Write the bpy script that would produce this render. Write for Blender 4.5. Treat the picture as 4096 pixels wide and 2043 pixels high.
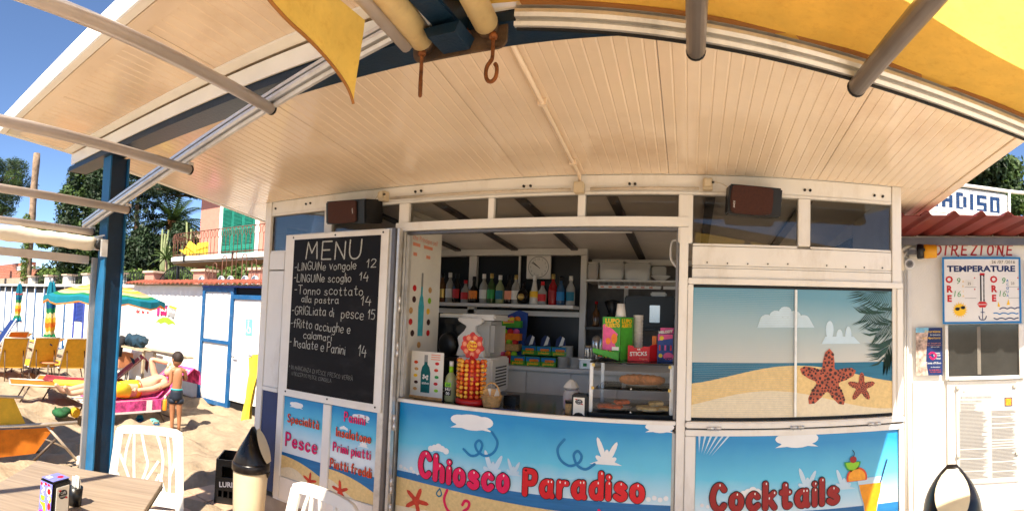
import bpy, bmesh, math, random
import numpy as np
from mathutils import Matrix, Vector, Quaternion
random.seed(7); np.random.seed(7)
for _o in list(bpy.data.objects): bpy.data.objects.remove(_o)
SC = bpy.context.scene
COL = SC.collection
R = math.radians
# ------------------------------------------------------------------ camera: a cylindrical sweep panorama
EYE = (0.0, 0.0, 1.55)
cam = bpy.data.cameras.new('camera'); camo = bpy.data.objects.new('camera', cam); COL.objects.link(camo)
YAW, PIT, ROL = R(-19.2047), R(2.79045), R(2.11679)
_f = Vector((math.sin(YAW)*math.cos(PIT), math.cos(YAW)*math.cos(PIT), math.sin(PIT)))
_r0 = Vector((math.cos(YAW), -math.sin(YAW), 0)); _u0 = _r0.cross(_f)
_r = _r0*math.cos(ROL) + _u0*math.sin(ROL); _u = _u0*math.cos(ROL) - _r0*math.sin(ROL)
camo.matrix_world = Matrix(((_r.x,_u.x,-_f.x,0),(_r.y,_u.y,-_f.y,0),(_r.z,_u.z,-_f.z,EYE[2]),(0,0,0,1)))
cam.type = 'PANO'; cam.panorama_type = 'CENTRAL_CYLINDRICAL'
FPX = 2142.09
cam.central_cylindrical_range_u_min = -2048/FPX; cam.central_cylindrical_range_u_max = 2048/FPX
cam.central_cylindrical_range_v_min = (1177.6-2043)/FPX; cam.central_cylindrical_range_v_max = 1177.6/FPX
cam.central_cylindrical_radius = 1.0
cam.clip_start = 0.02; cam.clip_end = 2000
SC.camera = camo
# ------------------------------------------------------------------ sky and sun
SUN = Vector((.28, -.76, 1.0)).normalized()       # direction towards the sun
w = bpy.data.worlds.new('World'); SC.world = w; w.use_nodes = True
nt = w.node_tree; nt.nodes.clear()
sky = nt.nodes.new('ShaderNodeTexSky'); sky.sky_type = 'NISHITA'; sky.sun_disc = False
sky.sun_elevation = math.asin(SUN.z); sky.sun_rotation = math.atan2(SUN.x, SUN.y)
sky.altitude = 2500; sky.air_density = 0.85; sky.dust_density = 0.1; sky.ozone_density = 3.5
bg = nt.nodes.new('ShaderNodeBackground'); bg.inputs[1].default_value = 0.05
wo = nt.nodes.new('ShaderNodeOutputWorld')
nt.links.new(sky.outputs[0], bg.inputs[0]); nt.links.new(bg.outputs[0], wo.inputs[0])
sl = bpy.data.lights.new('sun', 'SUN'); sl.energy = 2.6; sl.angle = R(.53); sl.color = (1.0, .89, .74)
so = bpy.data.objects.new('sun', sl); COL.objects.link(so); so.location = (3, -8, 12)
so.rotation_euler = (-SUN).to_track_quat('-Z', 'Y').to_euler()
vs = SC.view_settings
try: SC.display_settings.display_device = 'sRGB'
except Exception: pass
vs.view_transform = 'Standard'; vs.look = 'None'; vs.gamma = 1.0; vs.use_curve_mapping = False
vs.exposure = 2.35
cy = SC.cycles
SC.render.engine = 'CYCLES'
cy.use_denoising = True; cy.use_adaptive_sampling = True; cy.adaptive_threshold = 0.02
cy.max_bounces = 8; cy.diffuse_bounces = 5; cy.glossy_bounces = 4; cy.transmission_bounces = 6; cy.transparent_max_bounces = 12
cy.caustics_reflective = False; cy.caustics_refractive = False; cy.sample_clamp_indirect = 6
# ------------------------------------------------------------------ materials
def lin(c):
    return tuple((v/12.92 if v <= .04045 else ((v+.055)/1.055)**2.4) for v in c)
def rgb(r, g, b): return lin((r/255, g/255, b/255))
MATS = {}
def mat(name, col, rough=.6, metal=0.0, var=.10, vs_=6.0, bump=0.0, bs=60.0, spec=.4, dirt=0.0, dirtcol=(.10,.075,.05), ds=3.0, alpha=None, emit=0, sheen=0, trl=0.0, coat=0.0, streak=None):
    m = bpy.data.materials.new(name); m.use_nodes = True; MATS[name] = m
    t = m.node_tree; n = t.nodes; L = t.links
    p = n['Principled BSDF']; out = n['Material Output']
    p.inputs['Roughness'].default_value = rough; p.inputs['Metallic'].default_value = metal
    p.inputs['Specular IOR Level'].default_value = spec
    if coat: p.inputs['Coat Weight'].default_value = coat; p.inputs['Coat Roughness'].default_value = .08
    tc = n.new('ShaderNodeTexCoord'); src = tc.outputs['Object']
    if streak:
        mp = n.new('ShaderNodeMapping'); mp.inputs['Scale'].default_value = streak; L.new(src, mp.inputs[0]); src = mp.outputs[0]
    c4 = (*col, 1)
    last = None
    if var:
        nz = n.new('ShaderNodeTexNoise'); nz.inputs['Scale'].default_value = vs_; nz.inputs['Detail'].default_value = 5; nz.inputs['Roughness'].default_value = .65
        L.new(src, nz.inputs['Vector'])
        rp = n.new('ShaderNodeValToRGB'); rp.color_ramp.elements[0].position = .3; rp.color_ramp.elements[1].position = .7
        rp.color_ramp.elements[0].color = tuple(min(1, v*(1-var)) for v in col)+(1,); rp.color_ramp.elements[1].color = tuple(min(1, v*(1+var)) for v in col)+(1,)
        L.new(nz.outputs['Fac'], rp.inputs[0]); last = rp.outputs[0]
        mr = n.new('ShaderNodeMapRange'); mr.inputs[3].default_value = max(.02, rough*.85); mr.inputs[4].default_value = min(1, rough*1.15)
        L.new(nz.outputs['Fac'], mr.inputs[0]); L.new(mr.outputs[0], p.inputs['Roughness'])
    if dirt:
        n2 = n.new('ShaderNodeTexNoise'); n2.inputs['Scale'].default_value = ds; n2.inputs['Detail'].default_value = 8; n2.inputs['Roughness'].default_value = .7
        L.new(src, n2.inputs['Vector'])
        r2 = n.new('ShaderNodeValToRGB'); r2.color_ramp.elements[0].position = .52; r2.color_ramp.elements[1].position = .75
        r2.color_ramp.elements[0].color = (0,0,0,1); r2.color_ramp.elements[1].color = (dirt, dirt, dirt, 1)
        L.new(n2.outputs['Fac'], r2.inputs[0])
        mx = n.new('ShaderNodeMix'); mx.data_type = 'RGBA'
        L.new(r2.outputs[0], mx.inputs[0])
        if last: L.new(last, mx.inputs[6])
        else: mx.inputs[6].default_value = c4
        mx.inputs[7].default_value = (*dirtcol, 1); last = mx.outputs[2]
    if last: L.new(last, p.inputs['Base Color'])
    else: p.inputs['Base Color'].default_value = c4
    if bump:
        nb = n.new('ShaderNodeTexNoise'); nb.inputs['Scale'].default_value = bs; nb.inputs['Detail'].default_value = 4
        L.new(src, nb.inputs['Vector'])
        b = n.new('ShaderNodeBump'); b.inputs['Strength'].default_value = bump; b.inputs['Distance'].default_value = .02
        L.new(nb.outputs['Fac'], b.inputs['Height']); L.new(b.outputs[0], p.inputs['Normal'])
    if trl:
        tr = n.new('ShaderNodeBsdfTranslucent'); 
        if last: L.new(last, tr.inputs[0])
        else: tr.inputs[0].default_value = c4
        ms = n.new('ShaderNodeMixShader'); ms.inputs[0].default_value = trl
        L.new(p.outputs[0], ms.inputs[1]); L.new(tr.outputs[0], ms.inputs[2]); L.new(ms.outputs[0], out.inputs[0])
    if alpha is not None: p.inputs['Alpha'].default_value = alpha
    if emit: p.inputs['Emission Color'].default_value = c4; p.inputs['Emission Strength'].default_value = emit
    return m
def glass(name, tint=(.9,.95,.95), refl=1.0, through=.85):
    m = bpy.data.materials.new(name); m.use_nodes = True; MATS[name] = m
    t = m.node_tree; n = t.nodes; L = t.links; n.clear()
    out = n.new('ShaderNodeOutputMaterial'); tr = n.new('ShaderNodeBsdfTransparent'); tr.inputs[0].default_value = (*[v*through for v in tint], 1)
    gl = n.new('ShaderNodeBsdfGlossy'); gl.inputs['Roughness'].default_value = .02
    fr = n.new('ShaderNodeFresnel'); fr.inputs[0].default_value = 1.5
    ad = n.new('ShaderNodeMath'); ad.operation = 'MULTIPLY'; ad.inputs[1].default_value = refl; L.new(fr.outputs[0], ad.inputs[0])
    ms = n.new('ShaderNodeMixShader'); L.new(ad.outputs[0], ms.inputs[0]); L.new(tr.outputs[0], ms.inputs[1]); L.new(gl.outputs[0], ms.inputs[2]); L.new(ms.outputs[0], out.inputs[0])
    return m
def ramp_print(name, stops, axis=2, rough=.35, noise=.05, nscale=7.0, lo=None, hi=None):
    """a printed colour gradient across the object's own box (the artwork on a sign)"""
    m = bpy.data.materials.new(name); m.use_nodes = True; MATS[name] = m
    t = m.node_tree; n = t.nodes; L = t.links; p = n['Principled BSDF']
    p.inputs['Roughness'].default_value = rough
    tc = n.new('ShaderNodeTexCoord'); sp = n.new('ShaderNodeSeparateXYZ'); L.new(tc.outputs['Generated'], sp.inputs[0])
    nz = n.new('ShaderNodeTexNoise'); nz.inputs['Scale'].default_value = nscale; nz.inputs['Detail'].default_value = 4; L.new(tc.outputs['Object'], nz.inputs['Vector'])
    ma = n.new('ShaderNodeMath'); ma.operation = 'MULTIPLY_ADD'; ma.inputs[1].default_value = noise; L.new(nz.outputs['Fac'], ma.inputs[0]); L.new(sp.outputs[axis], ma.inputs[2])
    rp = n.new('ShaderNodeValToRGB'); e = rp.color_ramp.elements
    while len(e) < len(stops): e.new(.5)
    for i, (pos, c) in enumerate(stops): e[i].position = pos; e[i].color = (*c, 1)
    L.new(ma.outputs[0], rp.inputs[0]); L.new(rp.outputs[0], p.inputs['Base Color'])
    return m
# ------------------------------------------------------------------ mesh helpers
INV = {}
class MB:
    def __init__(s): s.v = []; s.f = []; s.m = []; s.sm = []
    def add(s, vs, fs, mi=0, smooth=False):
        o = len(s.v); s.v.extend([tuple(v) for v in vs])
        for f in fs: s.f.append(tuple(i+o for i in f)); s.m.append(mi); s.sm.append(smooth)
        return s
    def box(s, x0, x1, y0, y1, z0, z1, mi=0):
        v = [(x0,y0,z0),(x1,y0,z0),(x1,y1,z0),(x0,y1,z0),(x0,y0,z1),(x1,y0,z1),(x1,y1,z1),(x0,y1,z1)]
        return s.add(v, [(0,3,2,1),(4,5,6,7),(0,1,5,4),(1,2,6,5),(2,3,7,6),(3,0,4,7)], mi)
    def hexa(s, b, t, mi=0):      # bottom quad, top quad
        return s.add(list(b)+list(t), [(0,3,2,1),(4,5,6,7),(0,1,5,4),(1,2,6,5),(2,3,7,6),(3,0,4,7)], mi)
    def bar(s, a, b, wx, wz, up=(0,0,1), mi=0):   # rectangular bar from a to b
        a = Vector(a); b = Vector(b); d = (b-a).normalized(); u = Vector(up); x = d.cross(u)
        if x.length < 1e-4: x = d.cross(Vector((1,0,0)))
        x.normalize(); u = x.cross(d)
        q = lambda c: [c-x*wx/2-u*wz/2, c+x*wx/2-u*wz/2, c+x*wx/2+u*wz/2, c-x*wx/2+u*wz/2]
        return s.add(q(a)+q(b), [(0,1,2,3),(7,6,5,4),(0,4,5,1),(1,5,6,2),(2,6,7,3),(3,7,4,0)], mi)
    def tube(s, pts, r, n=10, mi=0, cap=True, closed=False):
        pts = [Vector(p) for p in pts]; k = len(pts)
        rr = r if isinstance(r, (list, tuple)) else [r]*k
        prev = None; rings = []
        for i, p in enumerate(pts):
            a = pts[i-1] if i else (pts[-1] if closed else pts[0]); b = pts[i+1] if i < k-1 else (pts[0] if closed else pts[-1])
            d = (b-a).normalized()
            if prev is None:
                x = d.cross(Vector((0,0,1)));
                if x.length < 1e-3: x = d.cross(Vector((1,0,0)))
            else:
                x = prev - d*prev.dot(d)
                if x.length < 1e-5: x = d.cross(Vector((0,0,1)))
            x.normalize(); prev = x; y = d.cross(x)
            rings.append([p + (x*math.cos(2*math.pi*j/n)+y*math.sin(2*math.pi*j/n))*rr[i] for j in range(n)])
        vs = [v for rg in rings for v in rg]; fs = []
        for i in range(k if closed else k-1):
            i2 = (i+1) % k
            for j in range(n): fs.append((i*n+j, i*n+(j+1)%n, i2*n+(j+1)%n, i2*n+j))
        s.add(vs, fs, mi, True)
        if cap and not closed:
            o = len(s.v)-len(vs)
            s.f.append(tuple(o+j for j in reversed(range(n)))); s.m.append(mi); s.sm.append(False)
            s.f.append(tuple(o+(k-1)*n+j for j in range(n))); s.m.append(mi); s.sm.append(False)
        return s
    def lathe(s, prof, c=(0,0,0), n=20, mi=0, ax='z', sx=1, sy=1, smooth=True):
        k = len(prof); vs = []
        for r, z in prof:
            for j in range(n):
                a = 2*math.pi*j/n; x, y = r*math.cos(a)*sx, r*math.sin(a)*sy
                vs.append((c[0]+x, c[1]+y, c[2]+z) if ax == 'z' else (c[0]+x, c[1]+z, c[2]+y) if ax == 'y' else (c[0]+z, c[1]+x, c[2]+y))
        fs = [(i*n+j, i*n+(j+1)%n, (i+1)*n+(j+1)%n, (i+1)*n+j) for i in range(k-1) for j in range(n)]
        s.add(vs, fs, mi, smooth); o = len(s.v)-len(vs)
        if prof[0][0] > 1e-5: s.f.append(tuple(o+j for j in reversed(range(n)))); s.m.append(mi); s.sm.append(False)
        if prof[-1][0] > 1e-5: s.f.append(tuple(o+(k-1)*n+j for j in range(n))); s.m.append(mi); s.sm.append(False)
        return s
    def ell(s, c, r, n=12, k=8, mi=0, rot=None):
        vs = []; 
        for i in range(k+1):
            t = math.pi*i/k
            for j in range(n):
                a = 2*math.pi*j/n; v = Vector((r[0]*math.sin(t)*math.cos(a), r[1]*math.sin(t)*math.sin(a), r[2]*math.cos(t)))
                if rot: v = rot @ v
                vs.append(Vector(c)+v)
        return s.add(vs, [(i*n+j, (i+1)*n+j, (i+1)*n+(j+1)%n, i*n+(j+1)%n) for i in range(k) for j in range(n)], mi, True)
    def prism(s, poly, y0, y1, plane='xz', mi=0):
        k = len(poly)
        def P(a, b, d): return (a,d,b) if plane == 'xz' else (a,b,d) if plane == 'xy' else (d,a,b)
        vs = [P(a,b,y0) for a,b in poly]+[P(a,b,y1) for a,b in poly]
        fs = [tuple(range(k)), tuple(reversed(range(k,2*k)))]+[(i,(i+1)%k,(i+1)%k+k,i+k) for i in range(k)]
        return s.add(vs, fs, mi)
    def build(s, name, m, parent=None, bevel=0, world=True):
        me = bpy.data.meshes.new(name); me.from_pydata(s.v, [], s.f)
        ms = m if isinstance(m, (list, tuple)) else [m]
        for q in ms: me.materials.append(MATS[q] if isinstance(q, str) else q)
        me.polygons.foreach_set('material_index', s.m); me.polygons.foreach_set('use_smooth', s.sm)
        bm = bmesh.new(); bm.from_mesh(me); bmesh.ops.recalc_face_normals(bm, faces=bm.faces)
        if bevel:
            es = [e for e in bm.edges if len(e.link_faces) == 2 and e.calc_face_angle(0) > .6]
            try: bmesh.ops.bevel(bm, geom=es, offset=bevel, segments=2, affect='EDGES', clamp_overlap=True)
            except Exception: pass
        bm.to_mesh(me); bm.free(); me.update()
        return put(name, me, parent, world)
def put(name, me, parent=None, world=True):
    o = bpy.data.objects.new(name, me); COL.objects.link(o)
    if parent is not None:
        o.parent = parent
        if parent.name in INV: o.matrix_parent_inverse = INV[parent.name]
    return o
def tag(o, label=None, cat=None, group=None, kind=None):
    if label: o['label'] = label
    if cat: o['category'] = cat
    if group: o['group'] = group
    if kind: o['kind'] = kind
    return o
def thing(name, label, cat, loc=(0,0,0), group=None, world=True):
    """an Empty at the thing's base. world=True: its parts are modelled in world coordinates"""
    o = bpy.data.objects.new(name, None); COL.objects.link(o); o.location = loc; o.empty_display_size = .1
    if world: INV[o.name] = Matrix.Translation(Vector(loc)).inverted()
    return tag(o, label, cat, group)
def kids(o): return [c for c in COL.objects if c.parent == o]
def copy_tree(o, parent=None):
    ch = kids(o); c = o.copy(); COL.objects.link(c); c.parent = parent
    for q in ch: copy_tree(q, c)
    return c
def fastmesh(name, V, F, m, parent=None, smooth=False, mi=None):
    """V (n,3), F (k,4) quads as numpy"""
    me = bpy.data.meshes.new(name); V = np.asarray(V, np.float32); F = np.asarray(F, np.int32)
    me.vertices.add(len(V)); me.vertices.foreach_set('co', V.ravel())
    me.loops.add(F.size); me.loops.foreach_set('vertex_index', F.ravel())
    me.polygons.add(len(F)); k = F.shape[1]
    me.polygons.foreach_set('loop_start', np.arange(len(F), dtype=np.int32)*k)
    try: me.polygons.foreach_set('loop_total', np.full(len(F), k, np.int32))
    except Exception: pass
    for q in (m if isinstance(m, (list, tuple)) else [m]): me.materials.append(MATS[q])
    if mi is not None: me.polygons.foreach_set('material_index', np.asarray(mi, np.int32))
    me.polygons.foreach_set('use_smooth', np.full(len(F), smooth))
    me.update(calc_edges=True); me.validate()
    return put(name, me, parent)
def leaves(clumps, n, size, seed=0, droop=0.0, shell=.55, aspect=.45):
    """leaf-sized quads through the volume of ellipsoid clumps ((cx,cy,cz),(rx,ry,rz))"""
    g = np.random.default_rng(seed); vol = np.array([c[1][0]*c[1][1]*c[1][2] for c in clumps])**.75; vol /= vol.sum()
    idx = g.choice(len(clumps), n, p=vol)
    C = np.array([c[0] for c in clumps])[idx]; RR = np.array([c[1] for c in clumps])[idx]
    d = g.normal(size=(n,3)); d /= np.linalg.norm(d, axis=1)[:,None]
    rad = shell + (1-shell)*g.random(n)**.6; rad *= 1+.12*g.normal(size=n)
    P = C + d*RR*rad[:,None]
    nrm = d*.8 + g.normal(size=(n,3))*.6 + np.array([0,0,.3]); nrm /= np.linalg.norm(nrm, axis=1)[:,None]
    t = np.cross(nrm, g.normal(size=(n,3))); t /= np.linalg.norm(t, axis=1)[:,None]; t[:,2] -= droop; t /= np.linalg.norm(t, axis=1)[:,None]
    b = np.cross(nrm, t)
    s = size*(.6+.8*g.random(n))[:,None]
    V = np.stack([P-t*s, P-b*s*aspect, P+t*s, P+b*s*aspect], 1).reshape(-1,3)
    return V, np.arange(4*n).reshape(-1,4)
# flat artwork: polygons in the x-z plane of a board facing the viewer (-y)
def decal(name, polys, y, m, parent, eps=4e-5):
    b = MB(); 
    for i, p in enumerate(polys): b.add([(x, y-i*eps, z) for x, z in p], [tuple(range(len(p)))])
    o = b.build(name, m, parent)
    if len(polys) > 1 and (name.startswith('printed_') or name in ('lettering_gleam','flower_petal','flower_petal_ring','wheel','window','degree_dot','sun_rays','thermometer_scale','sail','roof_blue')): o['kind'] = 'stuff'
    return o
def disk(cx, cz, rx, rz=None, n=16, a0=0, a1=2*math.pi):
    rz = rx if rz is None else rz
    full = abs(a1-a0-2*math.pi) < 1e-6
    return [(cx+rx*math.cos(a0+(a1-a0)*i/(n if full else n-1)), cz+rz*math.sin(a0+(a1-a0)*i/(n if full else n-1))) for i in range(n)]
def ribbon(pts, wd, n=8, caps=True):
    """a stroke as quads and round joints"""
    out = []; k = len(pts)
    wr = wd if isinstance(wd, (list, tuple)) else [wd]*k
    for i in range(k-1):
        (x0,z0),(x1,z1) = pts[i], pts[i+1]; dx, dz = x1-x0, z1-z0; l = math.hypot(dx, dz)
        if l < 1e-7: continue
        nx, nz = -dz/l, dx/l; a, b = wr[i]/2, wr[i+1]/2
        out.append([(x0+nx*a,z0+nz*a),(x0-nx*a,z0-nz*a),(x1-nx*b,z1-nz*b),(x1+nx*b,z1+nz*b)])
    if caps: out += [disk(p[0], p[1], q/2, n=n) for p, q in zip(pts, wr)]
    return out
def smooth(pts, k=4):
    if len(pts) < 3: return pts
    out = []; P = [pts[0]]+list(pts)+[pts[-1]]
    for i in range(1, len(P)-2):
        p0, p1, p2, p3 = P[i-1:i+3]
        for j in range(k):
            t = j/k
            out.append(tuple(.5*((2*p1[q])+(-p0[q]+p2[q])*t+(2*p0[q]-5*p1[q]+4*p2[q]-p3[q])*t*t+(-p0[q]+3*p1[q]-3*p2[q]+p3[q])*t**3) for q in range(len(p1))))
    out.append(tuple(pts[-1])); return out
# a hand-drawn stroke alphabet: cap height 10, x-height 6
GL = {
'A':'0,0 3,10 6,0|1,3.6 5,3.6','B':'0,0 0,10|~0,10 4,9.6 4.6,7.6 3.6,5.6 0,5.2|~0,5.2 4.6,4.8 5.4,2.6 4,.4 0,0','C':'~6,8.2 4,10 1.4,9 0,5 1.2,1.2 4,0 6,1.6',
'D':'0,0 0,10|~0,10 4,9.2 6,5 4,.8 0,0','E':'5.4,10 0,10 0,0 5.4,0|0,5.2 4.4,5.2','F':'5.4,10 0,10 0,0|0,5.2 4.2,5.2','G':'~6,8.4 4,10 1.2,8.8 0,5 1.4,.8 4,0 6,1.6|6,1.6 6,4.6 3.6,4.6',
'H':'0,0 0,10|6,0 6,10|0,5 6,5','I':'0,0 0,10','L':'0,10 0,0 5,0','M':'0,0 .8,10 3.6,3.4 6.4,10 7.2,0','N':'0,0 0,10 5.6,0 5.6,10','O':'~3,10 .6,8.4 0,5 .8,1.4 3,0 5.4,1.6 6,5 5.2,8.6 3,10',
'P':'0,0 0,10|~0,10 4.4,9.6 5.4,7.4 4.2,5 0,4.6','Q':'~3,10 0,5 3,0 6,5 3,10|4,2 6.4,-.6','R':'0,0 0,10|~0,10 4.4,9.6 5.2,7.4 4,5.2 0,5|2.6,5 5.8,0','S':'~5.6,8.6 3.4,10 .8,9 .8,6.8 3,5.2 5.4,3.6 5.2,1.2 2.8,0 0,1.4',
'T':'3,0 3,10|0,10 6,10','U':'~0,10 0,3.4 1.2,.6 3,0 4.8,.8 5.8,3.4 6,10','V':'0,10 3,0 6,10','Z':'0,10 5.6,10 0,0 5.8,0','X':'0,0 6,10|0,10 6,0','Y':'0,10 3,5 6,10|3,5 3,0',
'a':'~4.8,4.6 3.2,6 1,5.2 0,3 1,.6 3,0 4.8,1.6|~4.9,6 4.8,1.6 5.6,0','b':'0,10 0,0|~0,4 2,6 4.6,5 5,3 4.2,.6 2,0 0,1.4','c':'~4.6,4.8 2.8,6 .8,5 0,3 .8,.8 2.8,0 4.8,1.2','d':'4.8,10 4.8,0|~4.8,4.4 3,6 .8,5 0,3 .8,.6 3,0 4.8,1.6',
'e':'~.2,3 4.8,3.2 4.2,5.4 2.6,6 .6,5 0,3 .8,.8 2.8,0 4.8,1','f':'~4.2,9.4 2.8,10 1.8,8.6 1.8,0|0,6 3.8,6','g':'~4.8,4.6 3,6 .8,5 0,3 1,.6 3,.2 4.8,1.8|~4.9,6 4.8,-1.4 3,-3 .6,-2.2','h':'0,10 0,0|~0,4 2,6 4.2,5.2 4.6,3 4.6,0','i':'0,6 0,0|0,8.6 0,8.7',
'k':'0,10 0,0|4.4,6 0,2.6|1.6,3.8 4.8,0','l':'0,10 0,0','m':'0,6 0,0|~0,4 1.6,6 3.2,5 3.4,0|~3.4,4 5,6 6.6,5 6.8,0','n':'0,6 0,0|~0,4 2,6 4,5.2 4.4,3 4.4,0','o':'~2.5,6 .6,5 0,3 .6,1 2.5,0 4.4,1 5,3 4.4,5 2.5,6',
'p':'0,6 0,-3.4|~0,4.4 2,6 4.4,5 5,3 4.2,.8 2,0 0,1.6','r':'0,6 0,0|~0,3.6 1.6,5.6 3.8,5.6','s':'~4.2,5 2.2,6 .6,5 .8,3.8 2.6,3 4.4,2 4,.6 2,0 0,.9','t':'~1.8,9 1.8,1.4 2.8,0 4.2,.6|0,6 3.8,6','u':'~0,6 0,2 1.4,0 3.2,.4 4.4,2|4.5,6 4.5,0','v':'0,6 2.4,0 4.8,6','z':'0,6 4.4,6 0,0 4.6,0',
'1':'.4,6.6 2.6,10 2.2,0','2':'~0,8 1.6,10 4.4,9.4 4.8,7 2.4,3.4 0,.2|0,.2 5.4,.4','3':'~0,9 2.6,10 4.6,8.4 3.6,6 1.6,5.4|~1.6,5.4 4.6,4.6 5,2 2.8,0 0,1','4':'2.4,10 0,3.4 5.6,3.8|4.6,6.4 4.2,-.6','5':'5,10 .8,10 .4,5.8|~.4,5.8 3.4,6.2 5,3.6 3.6,.4 0,.6','6':'~4.6,9.6 1.6,7.6 0,3.4 1.6,.2 4.2,.6 5,3 3.4,5 .6,4','9':'~4.8,7 3,5.2 .6,6.2 .6,9 2.8,10 4.8,8.6 4.8,5 3.4,0','0':'~3,10 .6,8.4 0,5 .8,1.4 3,0 5.4,1.6 6,5 5.2,8.6 3,10','7':'0,10 5.4,10 2,0',
'-':'0,4.4 3.4,4.8','*':'0,4 3,8|3,4 0,8|-.4,6 3.4,6','.':'0,0 0,.2','/':'0,-1 3,10',"'":'0,10 .4,8','à':'~4.8,4.6 3.2,6 1,5.2 0,3 1,.6 3,0 4.8,1.6|~4.9,6 4.8,1.6 5.6,0|1.4,9.4 3.2,7.8','À':'0,0 3,10 6,0|1,3.6 5,3.6|1.4,12.8 3.4,11.2','ù':'0,6 0,0'}
def gstrokes(ch):
    out = []
    for st in GL.get(ch, GL.get(ch.upper(), '')).split('|'):
        if not st: continue
        sm = st[0] == '~'; pts = [tuple(map(float, q.split(','))) for q in st.lstrip('~').split()]
        out.append(smooth(pts, 4) if sm else pts)
    return out
def text_strokes(txt, h, gap=2.4, slant=0.0, jit=0.0, narrow=1.0):
    """strokes of a word set from x=0 on the baseline, cap height h"""
    s = h/10; x = 0; out = []; chars = []
    for ch in txt:
        if ch == ' ': x += 4.2; continue
        st = gstrokes(ch)
        if not st: continue
        wd = max(p[0] for q in st for p in q); jy = random.uniform(-jit, jit); js = 1+random.uniform(-jit, jit)*.1
        q = [[((x+p[0]*narrow*js+slant*p[1])*s, (p[1]*js+jy)*s) for p in t] for t in st]
        out += q; chars.append(q); x += wd*narrow+gap
    return out, (x-gap)*s, chars
def write(name, txt, x, z, h, wd, y, m, parent, rot=0.0, width=None, **kw):
    st, W, _ = text_strokes(txt, h, **kw); k = (width/W) if width else 1
    c, s = math.cos(rot), math.sin(rot); pl = []
    for q in st: pl += ribbon([(x+a*k*c-b*s, z+a*k*s+b*c) for a, b in q], wd, 6)
    o = decal(name, pl, y, m, parent, 1.5e-5); o['kind'] = 'stuff'; return o
def type_text(name, txt, x, z, size, y, m, parent, bold=0.0, align='LEFT', rot=0.0, width=None, flat=None, shear=0.0):
    """plain printed type: a font curve turned to mesh; stands in the x-z plane facing -y"""
    cu = bpy.data.curves.new(name, 'FONT'); cu.body = txt; cu.size = size; cu.align_x = align; cu.offset = bold; cu.resolution_u = 2; cu.shear = shear
    ob = bpy.data.objects.new(name, cu); COL.objects.link(ob); dg = bpy.context.evaluated_depsgraph_get(); dg.update()
    me = bpy.data.meshes.new_from_object(ob.evaluated_get(dg)); bpy.data.objects.remove(ob); bpy.data.curves.remove(cu)
    co = np.empty(len(me.vertices)*3, np.float32); me.vertices.foreach_get('co', co); co = co.reshape(-1,3)
    if len(co) and width:
        W = co[:,0].max()-co[:,0].min(); co[:,0] *= width/W
    c, s = math.cos(rot), math.sin(rot)
    X = x+co[:,0]*c-co[:,1]*s; Zz = z+co[:,0]*s+co[:,1]*c
    o2 = np.stack([X, np.full(len(co), y), Zz], 1) if flat is None else np.array([flat(a, b) for a, b in zip(X, Zz)])
    me.vertices.foreach_set('co', o2.astype(np.float32).ravel()); me.materials.clear(); me.materials.append(MATS[m]); me.update()
    return put(name, me, parent)
# ------------------------------------------------------------------ palette
mat('white_paint', (.78,.76,.72), .45, var=.05, dirt=.35, dirtcol=(.45,.38,.28), ds=2.2)
mat('white_alu', (.80,.78,.74), .35, var=.04, dirt=.5, dirtcol=(.42,.34,.24), ds=3.5, streak=(1,1,.35))
mat('grey_alu', (.66,.65,.63), .36, .6, var=.10, vs_=20, dirt=.4, ds=6)
mat('dark_alu', (.16,.15,.15), .4, .7, var=.15)
mat('ceiling_panel', (.81,.665,.50), .20, var=.08, vs_=1.3, dirt=.75, dirtcol=(.62,.43,.27), ds=1.2, spec=.6, coat=.5, bump=.12, bs=5)
mat('ceiling_edge', (.84,.82,.76), .4, var=.05)
mat('rubber', (.004,.004,.005), .6, var=.2)
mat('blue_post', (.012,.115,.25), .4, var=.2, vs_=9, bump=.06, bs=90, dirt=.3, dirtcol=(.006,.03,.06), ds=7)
mat('dark_blue', (.004,.020,.045), .38, var=.25, vs_=9, bump=.08, bs=90, dirt=.3, dirtcol=(.006,.02,.04), ds=7)
mat('blue_wood', (.008,.085,.23), .5, var=.2, dirt=.25, dirtcol=(.3,.4,.5), ds=9)
mat('indigo_wood', (.03,.06,.30), .5, var=.2)
mat('rust', (.19,.065,.02), .8, .25, var=.6, vs_=45, bump=.5, bs=120)
mat('rusty_blue', (.10,.06,.035), .75, .2, var=.5, vs_=18, dirt=.9, dirtcol=(.02,.02,.025), ds=14, bump=.3)
mat('cream_tube', (.86,.66,.32), .38, var=.10, vs_=10, dirt=.35, dirtcol=(.45,.26,.10), ds=18)
mat('dark_tube', (.34,.29,.26), .30, .55, var=.12, vs_=5, dirt=.3, dirtcol=(.2,.15,.1), ds=9)
mat('alu_tube', (.60,.53,.48), .30, .25, var=.10, vs_=5, dirt=.3, dirtcol=(.4,.33,.25), ds=9)
mat('yellow_fabric', (.86,.60,.13), .8, var=.10, vs_=9, dirt=.35, dirtcol=(.55,.27,.03), ds=38, trl=.62, bump=.05, bs=300)
mat('cream_fabric', (.84,.78,.66), .8, var=.06, trl=.25, bump=.15, bs=30)
mat('brown_hem', (.28,.12,.03), .8)
mat('chalk', (.40,.41,.38), .95, var=.55, vs_=180)
mat('chalk_faint', (.12,.125,.12), .95, var=.5, vs_=180)
mat('slate', (.0045,.0045,.0065), .6, var=.35, vs_=4, dirt=.8, dirtcol=(.022,.022,.024), ds=3.2, spec=.2, streak=(1,1,2.2))
mat('screw', (.03,.028,.025), .5, .5)
mat('ink_black', (.003,.004,.008), .5, var=.1)
mat('ink_navy', rgb(22,44,96), .5, var=.1)
mat('ink_blue', rgb(24,120,186), .45, var=.1)
mat('ink_teal', rgb(15,110,140), .45, var=.15)
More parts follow.
